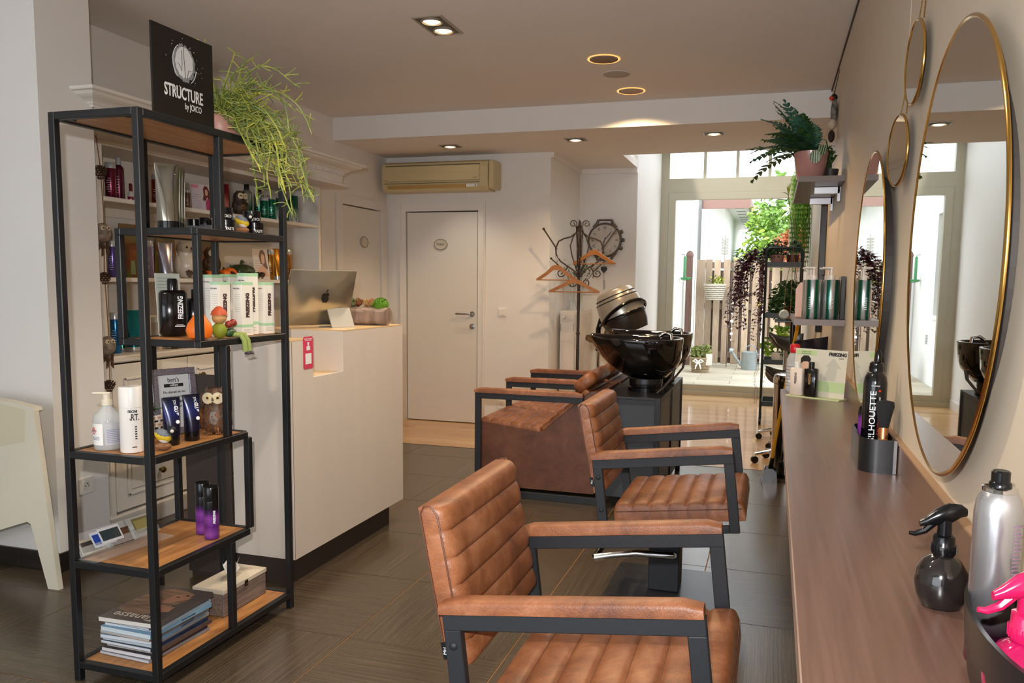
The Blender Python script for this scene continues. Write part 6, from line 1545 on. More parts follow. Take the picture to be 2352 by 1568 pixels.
MB().lathe([(0.166, 0.034), (0.12, 0.042), (0.0, 0.045)], 40, T, cap=False).build('glass', M('clock_glass', 'ffffff', 0.03, alpha=0.12), ck, True)
t = thing('heart_pendant', 'small dark heart with tassel hanging on a cord below the clock', 'pendant', (-1.735, 8.43, 0))
MB().tube([(0, 0, 1.64), (0, 0, 1.36)], 0.002, 5).build('cord', inkm, t)
MB().prism([(0, 1.495), (0.034, 1.535), (0.03, 1.56), (0.015, 1.568), (0, 1.555), (-0.015, 1.568), (-0.03, 1.56), (-0.034, 1.535)], -0.006, 0.006, 'y').build('heart', M('dark_heart', '2c2826', 0.4), t)
m = MB(); m.tube([(0.0, 0, 1.42), (0.004, 0, 1.32)], 0.005, 6); m.tube([(0.01, 0, 1.42), (0.015, 0, 1.34)], 0.003, 6); m.build('tassel', MATS['pale_metal'], t)

hd = thing('hood_dryer', 'silver and black hood hair dryer tilted on a stand behind the basins', 'hair dryer', (-1.20, 6.55, 0))
T = Matrix.Translation((0.0, 0, 1.17)) @ Matrix.Rotation(math.radians(-24), 4, 'Y')
silv = M('silver_hood', 'a8a298', 0.28, 0.45)
MB().lathe([(0.186, -0.06), (0.190, -0.03), (0.182, 0.07), (0.150, 0.155), (0.125, 0.172), (0.09, 0.178), (0.0, 0.180)], 40, T, cap=False).build('hood', silv, hd, True)
MB().lathe([(0.188, -0.075), (0.195, -0.068), (0.195, -0.052), (0.190, -0.045)], 40, T, cap=False).build('rim_band', blackpl, hd, True)
for z_, r_ in ((0.120, 0.1655), (0.090, 0.176)): MB().tube([T @ Vector((r_*math.cos(a), r_*math.sin(a), z_)) for a in [2*PI*i/40 for i in range(40)]], 0.004, 6, True).build('seam_ring', inkm, hd, True)
MB().lathe([(0.16, -0.20), (0.178, -0.14), (0.186, -0.07), (0.178, -0.07), (0.17, -0.14), (0.15, -0.20)], 40, T, cap=False).build('visor', M('smoked_visor', '2e2724', 0.25), hd, True)
MB().tube([T @ Vector((0.205*math.cos(a), 0.205*math.sin(a), -0.06+0.085*max(0, math.cos(a+0.9)))) for a in [PI*0.9+1.25*PI*i/20 for i in range(21)]], 0.014, 8).build('handle_bow', blackpl, hd, True)
MB().tube([(-0.16, 0.0, 1.09), (-0.19, 0.02, 1.0), (-0.19, 0.03, 0.82)], 0.022, 10).build('arm', blackpl, hd, True)
MB().tube([(-0.19, 0.03, 0.82), (-0.19, 0.03, 0.06)], 0.016, 12).build('pole', chromem, hd, True)
m = MB()
for k_ in range(5):
    a = k_*2*PI/5; m.tube([(-0.19, 0.03, 0.07), (-0.19+0.22*math.cos(a), 0.03+0.22*math.sin(a), 0.045)], [0.018, 0.010], 8)
m.build('base', chromem, hd, True)
for k_ in range(5):
    a = k_*2*PI/5; MB().lathe([(0.022, -0.01), (0.022, 0.01)], 14, Matrix.Translation((-0.19+0.22*math.cos(a), 0.03+0.22*math.sin(a), 0.022)) @ Matrix.Rotation(PI/2, 4, 'X')).build('caster', blackpl, hd, True)

# ------------------------------------------------------------------ white moulded armchair, left edge
wch = thing('moulded_armchair', 'white moulded plastic armchair with wedge legs at the left edge', 'chair')
wm_ = M('ivory_moulded_plastic', 'd8d2c0', 0.45, bump=0.15, bscale=300)
side = [(-3.09, 0.80), (-3.055, 0.795), (-2.975, 0.02), (-2.965, 0.0), (-3.025, 0.0), (-3.105, 0.285), (-3.125, 0.295), (-3.50, 0.17), (-3.56, 0.0), (-3.62, 0.0), (-3.62, 0.76), (-3.40, 0.835), (-3.20, 0.815), (-3.10, 0.80), (-3.115, 0.655), (-3.30, 0.615), (-3.50, 0.60), (-3.50, 0.60), (-3.30, 0.615), (-3.115, 0.655)]
side = [(-3.055, 0.795), (-2.965, 0.0), (-3.025, 0.0), (-3.105, 0.285), (-3.125, 0.295), (-3.50, 0.17), (-3.56, 0.0), (-3.62, 0.0), (-3.62, 0.60), (-3.30, 0.615), (-3.115, 0.655), (-3.10, 0.797)]
MB().prism(side, 2.30, 2.325, 'y', Matrix.Translation((0, 0.355, 0))).build('side_panel', wm_, wch)
MB().prism(side, 2.30, 2.325, 'y', Matrix.Translation((0.0, -0.10, 0))).build('side_panel', wm_, wch) if False else None
MB().prism([(-3.10, 0.797), (-3.115, 0.655), (-3.30, 0.615), (-3.62, 0.60), (-3.62, 0.77), (-3.40, 0.825), (-3.22, 0.815)], 2.655, 2.663, 'y').build('arm_recess', M('ivory_recess', 'd0c8ac', 0.5), wch)
MB().prism([(-3.055, 0.795), (-3.10, 0.797), (-3.22, 0.815), (-3.40, 0.825), (-3.62, 0.77), (-3.62, 0.80), (-3.40, 0.845), (-3.2, 0.83), (-3.06, 0.81)], 2.655, 2.70, 'y').build('top_edge', wm_, wch)
MB().box(-3.58, -3.14, 2.68, 2.80, 0.36, 0.40, None, 0.01).build('seat', wm_, wch)

# ------------------------------------------------------------------ right side: long worktop
wt = thing('styling_worktop', 'long brown woodgrain styling shelf running along the right wall', 'worktop')
wood2 = M('brown_woodgrain_laminate', '6e5145', 0.34, col2='60463a', nscale=3.0, stretch=(40, 1, 1), detail=5, spec=0.6, coat=0.5)
wood2.node_tree.nodes['Principled BSDF'].inputs['Coat Roughness'].default_value = 0.28
box('top', wood2, wt, 0.054, XR-0.001, 0.15, 4.02, 0.85, 0.882, 0.0015)
box('front_edge', M('worktop_edge', '9a8272', 0.4, col2='866e60', nscale=4, stretch=(10, 1, 10)), wt, 0.052, 0.0545, 0.15, 4.02, 0.845, 0.8815)
box('backsplash', M('backsplash_brown', '6e5140', 0.35, noise=0.1, nscale=4), wt, XR-0.014, XR-0.0005, 0.15, 4.02, 0.882, 0.962)
box('backsplash_edge', M('backsplash_edge', 'a07c5c', 0.4), wt, XR-0.016, XR-0.0005, 0.15, 4.02, 0.962, 0.967)
for yy in (0.4, 1.6, 2.8, 3.9): box('bracket', blackm, wt, 0.12, XR-0.001, yy, yy+0.03, 0.80, 0.85)

# mirrors
def round_mirror(lab, yc, zc, r, thick=0.012, rz=0.0, x=0.312, rim=0.008, cat='mirror', group=None):
    t = thing('round_mirror', lab, cat, (x, yc, zc), rz, group)
    T = Matrix.Rotation(-PI/2, 4, 'Y')
    MB().lathe([(r-rim, 0.004), (r-rim*0.5, 0.007), (r, 0.005), (r+0.001, 0.003), (r+0.0005, 0.001), (r-0.006, 0.001)], 96, T, cap=False).build('frame', goldm, t, True, sharp=60)
    MB().lathe([(r-rim*0.8, 0.0045), (0.0, 0.0045)], 96, T, cap=False).build('mirror_glass', mirrorm, t)
    MB().lathe([(r*0.8, -(XR-x)+0.0015 if thick == 0.012 and rim > 0.006 else -0.002), (r*0.8, 0.003)], 64, T).build('backing', M('mirror_backing', '3a3430', 0.6), t)
    return t
round_mirror('large round gold-framed mirror nearest the camera', 1.69, 1.437, 0.418)
round_mirror('large round gold-framed mirror farther along the wall', 3.01, 1.40, 0.432)
for yc, zc, r, rz, lb in ((2.475, 1.752, 0.098, 0.13, 'lower small round mirror hanging on a gold chain'), (2.305, 1.945, 0.105, 0.06, 'upper small round mirror hanging on a gold chain')):
    t = round_mirror(lb, yc, zc, r, 0.012, rz, 0.330-r*math.sin(rz), 0.006)
    m = MB(); th = 0.13 if zc < 1.9 else 0.16
    for s_ in (-1, 1):
        n = 26
        for i in range(n):
            a, b = i/n, (i+0.8)/n
            p = lambda q_: (0.006+0.012*q_, s_*0.030*(1-q_), r*0.96+th*q_)
            m.tube([p(a), p(b)], 0.0018, 5)
    m.build('chain', goldm, t)
    MB().box(0.004, 0.0145, -0.006, 0.006, r*0.96+th-0.01, r*0.96+th+0.02, None, 0.002).build('hanging_hook', M('clear_hook', 'd8d4c8', 0.1, alpha=0.6), t)
    MB().tube([(0.010, 0, r*0.96+th), (0.012, 0, r*0.96+th+0.45)], 0.0007, 4).build('thread', M('nylon', 'c8b49a', 0.3), t)

# wall shelves beyond the mirrors
def wall_shelf(lab, y0, y1, z, x0=0.105, th=0.03):
    t = thing('wall_shelf', lab, 'shelf')
    box('board', M('grey_brown_shelf', '5a4c46', 0.4, noise=0.1, nscale=4), t, x0, XR-0.001, y0, y1, z-th, z, 0.001)
    box('front_edge', M('shelf_edge', '73645c', 0.4), t, x0-0.001, XR-0.001, y0-0.002, y0, z-th, z)
    return t
top = wall_shelf('upper dark wall shelf carrying the fern', 4.70, 5.9, 1.975)
for yy in (4.95, 5.55):
    m = MB(); m.box(0.20, 0.34, yy, yy+0.03, 1.905, 1.944, None, 0.002); m.box(0.325, 0.343, yy, yy+0.03, 1.86, 1.944, None, 0.002)
    m.build('bracket', M('aluminium_bracket', 'c4c4c8', 0.3, 0.5), top)
mid = wall_shelf('lower grey-brown wall shelf holding the green pump bottles', 4.24, 5.15, 1.212)
# pump bottles
def pump(lab, loc, r, h, rz=0.0):
    t = thing('pump_bottle', lab, 'bottle', loc, rz, 'silver and green pump bottles')
    MB().lathe([(r*0.95, 0), (r, 0.005), (r, h*0.74), (r*0.96, h*0.755)], 28).build('body', grad_silver_green(r), t, True)
    m = MB(); m.lathe([(r*0.45, h*0.755), (r*0.45, h*0.84), (r*0.16, h*0.85), (r*0.16, h*0.96), (r*0.3, h*0.965), (r*0.3, h)], 18); m.box(-r*1.1, r*0.3, -0.009, 0.009, h*0.965, h, None, 0.003)
    m.build('pump', M('white_pump', 'ddd4ca', 0.3), t, True)
    m = MB()
    for i in range(7): wrap(m, r+0.0005, -PI*0.62, -PI*(0.45 if i % 2 else 0.5), h*(0.2+0.035*i), h*(0.2+0.035*i)+0.003, 4)
    m.build('print_lines', whitei, t)
    return t
def grad_silver_green(r):
    nm = 'silver_green_pump'
    if nm in MATS: return MATS[nm]
    m = bpy.data.materials.new(nm); m.use_nodes = True; MATS[nm] = m; nt = m.node_tree; b = nt.nodes['Principled BSDF']
    tc = nt.nodes.new('ShaderNodeTexCoord'); sp = nt.nodes.new('ShaderNodeSeparateXYZ'); at = nt.nodes.new('ShaderNodeMath'); at.operation = 'ARCTAN2'
    nt.links.new(tc.outputs['Object'], sp.inputs[0]); nt.links.new(sp.outputs[1], at.inputs[0]); nt.links.new(sp.outputs[0], at.inputs[1])
    mr = nt.nodes.new('ShaderNodeMapRange'); mr.inputs[1].default_value = -PI; mr.inputs[2].default_value = PI; nt.links.new(at.outputs[0], mr.inputs[0])
    r_ = nt.nodes.new('ShaderNodeValToRGB'); nt.links.new(mr.outputs[0], r_.inputs[0]); nt.links.new(r_.outputs[0], b.inputs['Base Color'])
    e = r_.color_ramp.elements; g_ = (*hexc('12604c'), 1); s_ = (*hexc('b4b6b6'), 1)
    e[0].position = 0.0; e[0].color = s_; e[1].position = 1.0; e[1].color = s_
    for p_, c_ in ((0.12, s_), (0.15, g_), (0.20, g_), (0.225, s_), (0.285, s_), (0.31, g_), (0.36, g_), (0.39, s_)): x = e.new(p_); x.color = c_
    b.inputs['Metallic'].default_value = 0.75; b.inputs['Roughness'].default_value = 0.2
    return m
for (xx, yy, lb) in ((0.192, 4.30, 'silver and green pump bottle, left one at the front of the lower wall shelf'), (0.276, 4.31, 'silver and green pump bottle, right one at the front of the lower wall shelf'), (0.185, 4.46, 'silver and green pump bottle behind the front left one'), (0.27, 4.47, 'silver and green pump bottle behind the front right one')):
    pump(lb, (xx, yy, 1.212), 0.040, 0.262, rnd.uniform(-0.3, 0.3))
t = thing('amber_bottle', 'peach coloured angular bottle at the left of the pump bottles', 'bottle', (0.152, 4.62, 1.212))
MB().prism([(-0.035, 0), (0.035, 0), (0.035, 0.16), (0.012, 0.185), (-0.012, 0.185), (-0.035, 0.15)], -0.03, 0.03, 'y').build('body', M('peach_plastic', 'd49a78', 0.35), t)
t = thing('shelf_end_box', 'black slim box standing against the wall beside the pump bottles', 'box', (0.332, 4.36, 1.212))
MB().box(-0.011, 0.011, -0.08, 0.08, 0, 0.215, None, 0.002).build('box', blackpl, t)

# fern in the pink pot on the upper shelf
ZS = 1.975
t = thing('potted_fern', 'large dark green fern in a dusty pink pot on the upper wall shelf', 'plant', (0.17, 4.86, ZS))
MB().lathe([(0.068, 0), (0.072, 0.004), (0.093, 0.15), (0.088, 0.152), (0.082, 0.14)], 32).build('pot', pinkpot, t, True)
MB().lathe([(0.084, 0.135), (0.0, 0.140)], 24, cap=False).build('soil', soilm, t)
r_ = random.Random(41)
def frond(L, az, el, droop, lobes, lw, mat, m=None):
    """deeply lobed fern frond along a bending rib"""
    pts = []; d = Vector((math.cos(az)*math.cos(el), math.sin(az)*math.cos(el), math.sin(el))); p = Vector((0, 0, 0.14))
    n = 12
    for i in range(n+1):
        pts.append(p.copy()); p = p+d*(L/n); d = (d+Vector((0, 0, -droop/n))).normalized()
    m = MB(); m.tube(pts, 0.0022, 4)
    side = Vector((-math.sin(az), math.cos(az), 0))
    for i in range(1, n+1):
        q_ = i/n; w = lw*math.sin(PI*min(1, q_*0.85+0.12))**0.7
        dr = (pts[i]-pts[i-1]).normalized()
        for s_ in (-1, 1):
            tip = pts[i]+side*s_*w+dr*w*0.45+Vector((0, 0, -0.1*w+r_.uniform(-0.01, 0.01))); b0 = pts[i]-dr*L/n*0.42; b1 = pts[i]+dr*L/n*0.30
            mid_ = pts[i]+side*s_*w*0.55+dr*w*0.2; wd = dr*L/n*0.42
            m.add([b0, b1, mid_+wd, tip, mid_-wd], [(0, 1, 2, 4), (4, 2, 3)])
    return m.build('frond', mat, t)
for i in range(58):
    az = r_.uniform(0, 2*PI)
    if i < 36: az = PI+r_.uniform(-0.7, 1.2)
    L = r_.uniform(0.24, 0.40) if abs(((az-PI+PI) % (2*PI))-PI) < 0.9 else r_.uniform(0.16, 0.25)
    if math.cos(az) > 0.3: L = min(L, 0.13)
    frond(L, az, r_.uniform(0.15, 1.25), r_.uniform(0.3, 1.2), 9, r_.uniform(0.04, 0.065), (leafm, leafd, M('blue_green_leaf', '44705c', 0.4, col2='2c5040', nscale=30))[i % 3])
# peperomia leaves
pepm = M('striped_peperomia', 'a8b89a', 0.35)
nt = pepm.node_tree; b = nt.nodes['Principled BSDF']; tc = nt.nodes.new('ShaderNodeTexCoord'); wv = nt.nodes.new('ShaderNodeTexWave'); wv.wave_type = 'BANDS'; wv.bands_direction = 'X'; wv.inputs['Scale'].default_value = 26; wv.inputs['Distortion'].default_value = 1.0
rr_ = nt.nodes.new('ShaderNodeValToRGB'); rr_.color_ramp.elements[0].color = (*hexc('24401f'), 1); rr_.color_ramp.elements[1].color = (*hexc('9aaa88'), 1); rr_.color_ramp.elements[0].position = 0.3; rr_.color_ramp.elements[1].position = 0.55
nt.links.new(tc.outputs['Object'], wv.inputs[0]); nt.links.new(wv.outputs[0], rr_.inputs[0]); nt.links.new(rr_.outputs[0], b.inputs['Base Color'])
def round_leaf(loc, r, tiltx, rz):
    n = 20; v = [(0, 0, 0)]; f = []
    for i in range(n):
        a = 2*PI*i/n; rr = r*(1+0.12*math.cos(a-PI*1.5)+0.08*(abs((a/PI-1.5)) < 0.12)); v.append((rr*math.cos(a)*0.88, -0.15*r*(1-math.cos(a)**2)*0+0.0+0.12*r*(math.cos(a)**2), rr*math.sin(a)))
    v2 = [(x, y_+0.002, z_) for x, y_, z_ in v]
    for i in range(n): j = 1+(i+1) % n; f.append((0, 1+i, j)); f.append((n+1, n+1+j, n+2+i))
    for i in range(n): j = (i+1) % n; f.append((1+i, n+2+i, n+2+j, 1+j))
    o = MB().add(v+v2, f).build('leaf', pepm, t, True); o.location = loc; o.rotation_euler = (tiltx, 0, rz)
round_leaf((0.02, -0.115, 0.115), 0.034, 0.25, -0.1); round_leaf((0.055, -0.10, 0.150), 0.030, 0.5, 0.3)
t = thing('trailing_houseplant', 'dark trailing plant at the right end behind the pink pot', 'plant', (0.285, 4.98, ZS))
m = MB(); ml = MB(); r_ = random.Random(44)
for i in range(7):
    pts = [(0, 0, 0.02), (r_.uniform(-0.03, 0.02), r_.uniform(-0.06, 0.05), 0.12), (r_.uniform(-0.05, 0.03), r_.uniform(-0.10, 0.08), 0.22+r_.uniform(-0.1, 0.08))]; m.tube([Vector(q)*0.75 for q in pts], 0.004, 5); pts = [Vector(q)*0.75 for q in pts]
    for s_ in range(4):
        p = Vector(pts[1]).lerp(Vector(pts[2]), s_/3); leaf_mesh(0.06, 0.02, 0.7, T=Matrix.Translation(p) @ Matrix.Rotation(r_.uniform(2.2, 5.5), 4, 'Z') @ Matrix.Rotation(-0.3, 4, 'Y'), m=ml)
m.build('stem', leafd, t); ml.build('leaves', leafd, t)['kind'] = 'stuff'
MB().lathe([(0.035, 0), (0.045, 0.07), (0.04, 0.07)], 20).build('pot', M('dark_pot', '3a3430', 0.5), t, True)
t = thing('wall_ornament', 'dark carved hanging ornament with white tassel high on the right wall', 'ornament', (0.322, 5.55, 0))
MB().tube([(0.02, 0, 2.74), (0.0, 0.02, 2.62), (-0.01, 0.0, 2.57)], 0.003, 5).build('string', inkm, t)
MB().sphere((-0.005, 0, 2.57), 0.022, 12, 8).build('bead', inkm, t, True); MB().sphere((-0.022, -0.03, 2.56), 0.014, 10, 8).build('red_bead', M('coral_bead', 'c84020', 0.4), t, True)
MB().sphere((-0.0, 0, 2.48), 0.045, 14, 10, None, 0.5, 0.9, 1.9).build('feather_bundle', M('speckled_feather', '8a8680', 0.8, col2='4a4844', nscale=60), t, True)
MB().sphere((-0.01, -0.02, 2.40), 0.038, 14, 10, None, 0.7, 1, 0.9).build('pompom', M('cream_pompom', 'c8baa4', 0.8), t, True)
MB().sphere((-0.01, 0, 2.33), 0.03, 12, 8, None, 0.7, 1.0, 1.3).build('dark_tuft', M('dark_tuft', '3a2c28', 0.9), t, True)

# ------------------------------------------------------------------ things on the worktop
ZW = 0.882
t = thing('display_card', 'upright cardboard display card at the far end of the worktop', 'card', (0.205, 3.76, ZW), math.radians(-30))
t['label'] = 'upright cardboard display card with grey arrow print, far end of the worktop'
dcm = M('display_card_paper', 'cfc8b4', 0.5)
MB().box(-0.125, 0.125, -0.05, 0.03, 0, 0.005).build('base', M('lime_card', 'c6cc9a', 0.5), t)
Tc = Matrix.Rotation(-0.10, 4, 'X'); MB().box(-0.122, 0.122, 0.0, 0.003, 0.005, 0.215, Tc).build('back_panel', dcm, t)
pr = lambda nm, mt, poly, d=-0.0008: MB().prism(poly, d, 0.0, 'y', Tc).build(nm, mt, t)
pr('lime_band', M('lime_print', 'b4c890', 0.5), [(0.0, 0.03), (0.122, 0.03), (0.122, 0.075), (0.0, 0.075)])
pr('lime_box', M('lime_print', 'b4c890', 0.5), [(-0.118, 0.187), (-0.02, 0.187), (-0.02, 0.208), (-0.118, 0.208)])
pr('hair_print', M('black_hair_print', '1c1614', 0.5), [(-0.092, 0.145), (-0.094, 0.17), (-0.08, 0.184), (-0.058, 0.184), (-0.045, 0.17), (-0.048, 0.148), (-0.06, 0.158), (-0.08, 0.156)])
pr('face_print', MATS['skin_print'], [(-0.088, 0.11), (-0.088, 0.158), (-0.056, 0.16), (-0.052, 0.13), (-0.062, 0.105)], -0.0006)
pr('arrow_print', M('grey_arrow_print', 'bdb9a6', 0.5), [(0.02, 0.08), (0.04, 0.14), (0.025, 0.14), (0.06, 0.18), (0.10, 0.135), (0.08, 0.135), (0.075, 0.08)], -0.0006)
def dl(s, size, x, z, sx=1.0, mt=inkm, bold=0.0): lettering(t, s, size, Tc @ Vector((x, -0.0012, z)), (1, 0, 0), (0, 0.1, 1), mt, sx, bold=bold)
dl('FREEZING', 0.020, 0.078, 0.196, 0.9, bold=0.0009); dl('CARE', 0.007, 0.095, 0.180, 1.3)
dl('STYLING CARE', 0.0075, -0.07, 0.201, 0.9, M('olive_print', '6a7048', 0.5)); dl('ULTIMATE LINE', 0.0075, -0.07, 0.192, 0.9, M('olive_print', '6a7048', 0.5))
def small_bottle(lab, dx, dy, w, h, mat, capm, wm):
    o = thing('sample_bottle', lab, 'bottle', tuple(Matrix.Translation((0.205, 3.76, ZW+0.0055)) @ Matrix.Rotation(math.radians(-30), 4, 'Z') @ Vector((dx, dy, 0))), math.radians(-30))
    MB().box(-w/2, w/2, -0.014, 0.014, 0, h*0.82, None, 0.005).build('body', mat, o, True, sharp=50)
    MB().lathe([(w*0.22, h*0.82), (w*0.22, h*0.985), (w*0.18, h)], 16).build('cap', capm, o, True)
    lettering(o, 'FREEZING', w*0.22, (0, -0.0146, h*0.52), (0, 0, 1), (-1, 0, 0), wm, 0.85, bold=0.0004)
small_bottle('small cream bottle in front of the display card', -0.082, -0.032, 0.060, 0.150, M('cream_bottle', 'e0cfbe', 0.4), whitepl, MATS['dark_brown_print'])
small_bottle('small black bottle in front of the display card', -0.014, -0.034, 0.058, 0.155, blb, blackpl, M('gold_print', 'b08a50', 0.4))
t = thing('refill_bottle', 'clear ribbed refill bottle with red cap behind the display card', 'bottle', (0.108, 3.93, ZW))
m = MB(); prof = [(0.034, 0), (0.038, 0.01)]
for i in range(8): prof += [(0.038, 0.02+i*0.015), (0.035, 0.027+i*0.015)]
prof += [(0.036, 0.15), (0.026, 0.175), (0.015, 0.185)]
m.lathe(prof, 24).build('body', M('ribbed_clear', 'c8c8c8', 0.15, alpha=0.6), t, True)
MB().lathe([(0.020, 0.185), (0.022, 0.19), (0.022, 0.22), (0.018, 0.225)], 18).build('cap', redm, t, True)
def tray_pts(w, d):
    pts = []
    for i in range(9): a = PI+PI/2*i/8; pts.append((w/2*0+(-w/2+0.05)+0.05*math.cos(a)*1.0, -d/2+0.05+0.05*math.sin(a)))
    return pts
# D-shaped black holder near the mirror
ht = thing('tool_holder', 'black half-round tool holder with steel edges below the near mirror', 'holder', (0.285, 2.40, ZW))
def dshape(x0, x1, y0, y1, r):
    p = [(x1, y0), (x1, y1)]
    for i in range(7): a = PI/2+PI/2*i/6; p.append((x0+r+r*math.cos(a), y1-r+r*math.sin(a)))
    for i in range(7): a = PI+PI/2*i/6; p.append((x0+r+r*math.cos(a), y0+r+r*math.sin(a)))
    return p
outer = dshape(-0.048, 0.042, -0.14, 0.14, 0.045); inner_ = dshape(-0.043, 0.037, -0.135, 0.135, 0.041)
def open_box(outer, inner, h, floor=0.004):
    n = len(outer); v = [(a, b, 0) for a, b in outer]+[(a, b, h) for a, b in outer]+[(a, b, h) for a, b in inner]+[(a, b, floor) for a, b in inner]; f = []
    for k_ in range(3):
        for i in range(n): j = (i+1) % n; f.append((k_*n+i, k_*n+j, k_*n+n+j, k_*n+n+i))
    f.append(tuple(range(n-1, -1, -1))); f.append(tuple(range(3*n, 4*n))); return MB().add(v, f)
open_box(outer, inner_, 0.090).build('tray', M('satin_black', '151517', 0.3), ht, True, sharp=40)
MB().box(0.034, 0.043, -0.142, -0.1405, 0.001, 0.090, None, 0.0005).build('steel_edge', steelm, ht)
t = thing('hairspray_can', 'tall black mousse can with large white vertical lettering standing in the half-round holder', 'spray can', (0.285, 2.42, ZW+0.0045), -0.15)
MB().lathe([(0.030, 0), (0.0315, 0.003), (0.0315, 0.218), (0.029, 0.236), (0.022, 0.249), (0.017, 0.253)], 32).build('body', M('black_can', '0d0c0e', 0.14, coat=0.4), t, True)
MB().lathe([(0.019, 0.251), (0.0195, 0.265), (0.018, 0.267), (0.018, 0.275), (0.012, 0.279)], 24).build('collar', blackpl, t, True)
MB().lathe([(0.009, 0.277), (0.010, 0.298), (0.004, 0.313)], 14, Matrix.Translation((0.004, 0, 0))).build('nozzle', blackpl, t, True)
lettering(t, 'SILHOUETTE', 0.0225, (-0.002, -0.0318, 0.128), (0, 0, 1), (-1, 0, 0), whitei, 1.12, bend=-0.0318, bold=0.0001)
lettering(t, 'super hold', 0.008, (0.014, -0.0290, 0.165), (0, 0, 1), (-1, -0.5, 0), whitei, 1.0, bend=-0.0318)
lettering(t, 'PURE FORMULA', 0.008, (0.014, -0.0290, 0.105), (0, 0, 1), (-1, -0.5, 0), M('red_ink', 'b02020', 0.4), 1.0, bend=-0.0318)
MB().lathe([(0.0028, 0), (0.0028, 0.0008)], 12, frameM((0.013, -0.0290, 0.200), (1, 0.45, 0), (0, 0, 1))).build('red_dot', M('red_dot', 'd83020', 0.4), t)
lettering(t, 'Schwarzkopf', 0.0055, (0.002, -0.0319, 0.214), (1, 0, 0), (0, 0, 1), whitei, 0.8, bend=0.0318)
t = bottle('hairspray_can', 'small purple and black can left of the tall black mousse can in the holder', (0.272, 2.495, ZW+0.0045), 0.0205, 0.185, grad_mat('purple_can2', [(0, '7a3090'), (0.5, '9440a8'), (0.7, '6a2880'), (0.8, '121014'), (1, '101012')], 0.0, 0.15, 0.2, 0.3), blackpl, 0.2, 0.02, 'spray can', 1.0, None, False, neck=True)
t = thing('neck_brush', 'barber neck brush with black bristles and wooden handle in the holder', 'brush', (0.300, 2.335, ZW+0.0045), 0.0)
Tb = Matrix.Rotation(math.radians(-9), 4, 'X') @ Matrix.Rotation(math.radians(2), 4, 'Y')
MB().lathe([(0.010, 0), (0.013, 0.03), (0.010, 0.055), (0.013, 0.075)], 18, Tb).build('handle', hangerm, t, True)
MB().lathe([(0.0135, 0.075), (0.013, 0.105)], 18, Tb).build('ferrule', M('copper_ferrule', 'b8784a', 0.25, 0.8), t, True)
MB().lathe([(0.012, 0.103), (0.017, 0.13), (0.024, 0.165), (0.022, 0.178), (0.0, 0.182)], 22, Tb).build('bristles', M('black_bristle', '1a191b', 0.9, noise=0.3, nscale=200, bump=0.6, bscale=400), t, True)

# black round spray bottle
def sprayer(lab, loc, rz, ballm, headm, s=1.0, glass=None):
    t = thing('spray_bottle', lab, 'spray bottle', loc, rz)
    MB().lathe([(0.020*s, 0), (0.030*s, 0.004*s), (0.038*s, 0.022*s), (0.0395*s, 0.040*s), (0.036*s, 0.058*s), (0.026*s, 0.074*s), (0.014*s, 0.082*s), (0.013*s, 0.086*s)], 36).build('body', ballm, t, True)
    m = MB(); m.lathe([(0.0165*s, 0.083*s), (0.0175*s, 0.088*s), (0.0175*s, 0.098*s), (0.016*s, 0.100*s), (0.0155*s, 0.112*s), (0.012*s, 0.114*s)], 26)
    for i in range(20):
        a = 2*PI*i/20; m.box(0.0165*s, 0.0182*s, -0.0008*s, 0.0008*s, 0.086*s, 0.098*s, Matrix.Rotation(a, 4, 'Z'))
    m.build('collar', headm, t, True)
    # trigger head: neck, long nose to -x, trigger
    v = []; f = []
    secs = [(0.030, 0.150, 0.004, 0.006), (0.022, 0.152, 0.008, 0.010), (0.004, 0.146, 0.011, 0.017), (-0.014, 0.140, 0.010, 0.013), (-0.028, 0.133, 0.007, 0.007), (-0.036, 0.129, 0.005, 0.005)]
    n = 14
    for x, z_, ry, rz_ in secs:
        for i in range(n):
            a = 2*PI*i/n; v.append((x*s, ry*s*math.cos(a), z_*s+rz_*s*math.sin(a)))
    for k_ in range(len(secs)-1):
        for i in range(n): j = (i+1) % n; f.append((k_*n+i, k_*n+n+i, k_*n+n+j, k_*n+j))
    f.append(tuple(range(n))); f.append(tuple(range(len(secs)*n-1, (len(secs)-1)*n-1, -1)))
    MB().add(v, f).build('head', headm, t, True)
    MB().tube([(0, 0, 0.112*s), (0, 0, 0.138*s)], [0.011*s, 0.010*s], 14).build('neck', headm, t, True)
    MB().tube([(-0.010*s, 0, 0.137*s), (-0.028*s, 0, 0.118*s), (-0.042*s, 0, 0.112*s), (-0.05*s, 0, 0.113*s)], [0.006*s, 0.005*s, 0.004*s, 0.003*s], 8).build('trigger', headm, t, True)
    return t
sprayer('black ball-shaped spray bottle standing on the near worktop', (0.266, 1.33, ZW), 0.1, M('smoky_black', '1c1817', 0.12, coat=0.6), blackpl, 1.0)
# round black cup with silver can and magenta sprayer
ct = thing('tool_cup', 'black round holder at the near right corner of the worktop', 'holder', (0.295, 1.02, ZW))
oo = [(0.052*math.cos(2*PI*i/40), 0.165*math.sin(2*PI*i/40)) for i in range(40)]; ii = [(0.048*math.cos(2*PI*i/40), 0.160*math.sin(2*PI*i/40)) for i in range(40)]
n = 40; v = []; f = []
levs = [(0.72, 0), (0.9, 0.01), (1.0, 0.06), (1.03, 0.10)]
for sc_, z_ in levs: v += [(a*sc_ if a < 0 else a*min(sc_, 0.9), b_*sc_, z_) for a, b_ in oo]
for sc_, z_ in ((1.0, 0.10), (0.96, 0.06), (0.85, 0.008)): v += [(a*sc_ if a < 0 else a*min(sc_, 0.9), b_*sc_, z_) for a, b_ in ii]
for k_ in range(6):
    for i in range(n): j = (i+1) % n; f.append((k_*n+i, k_*n+j, k_*n+n+j, k_*n+n+i))
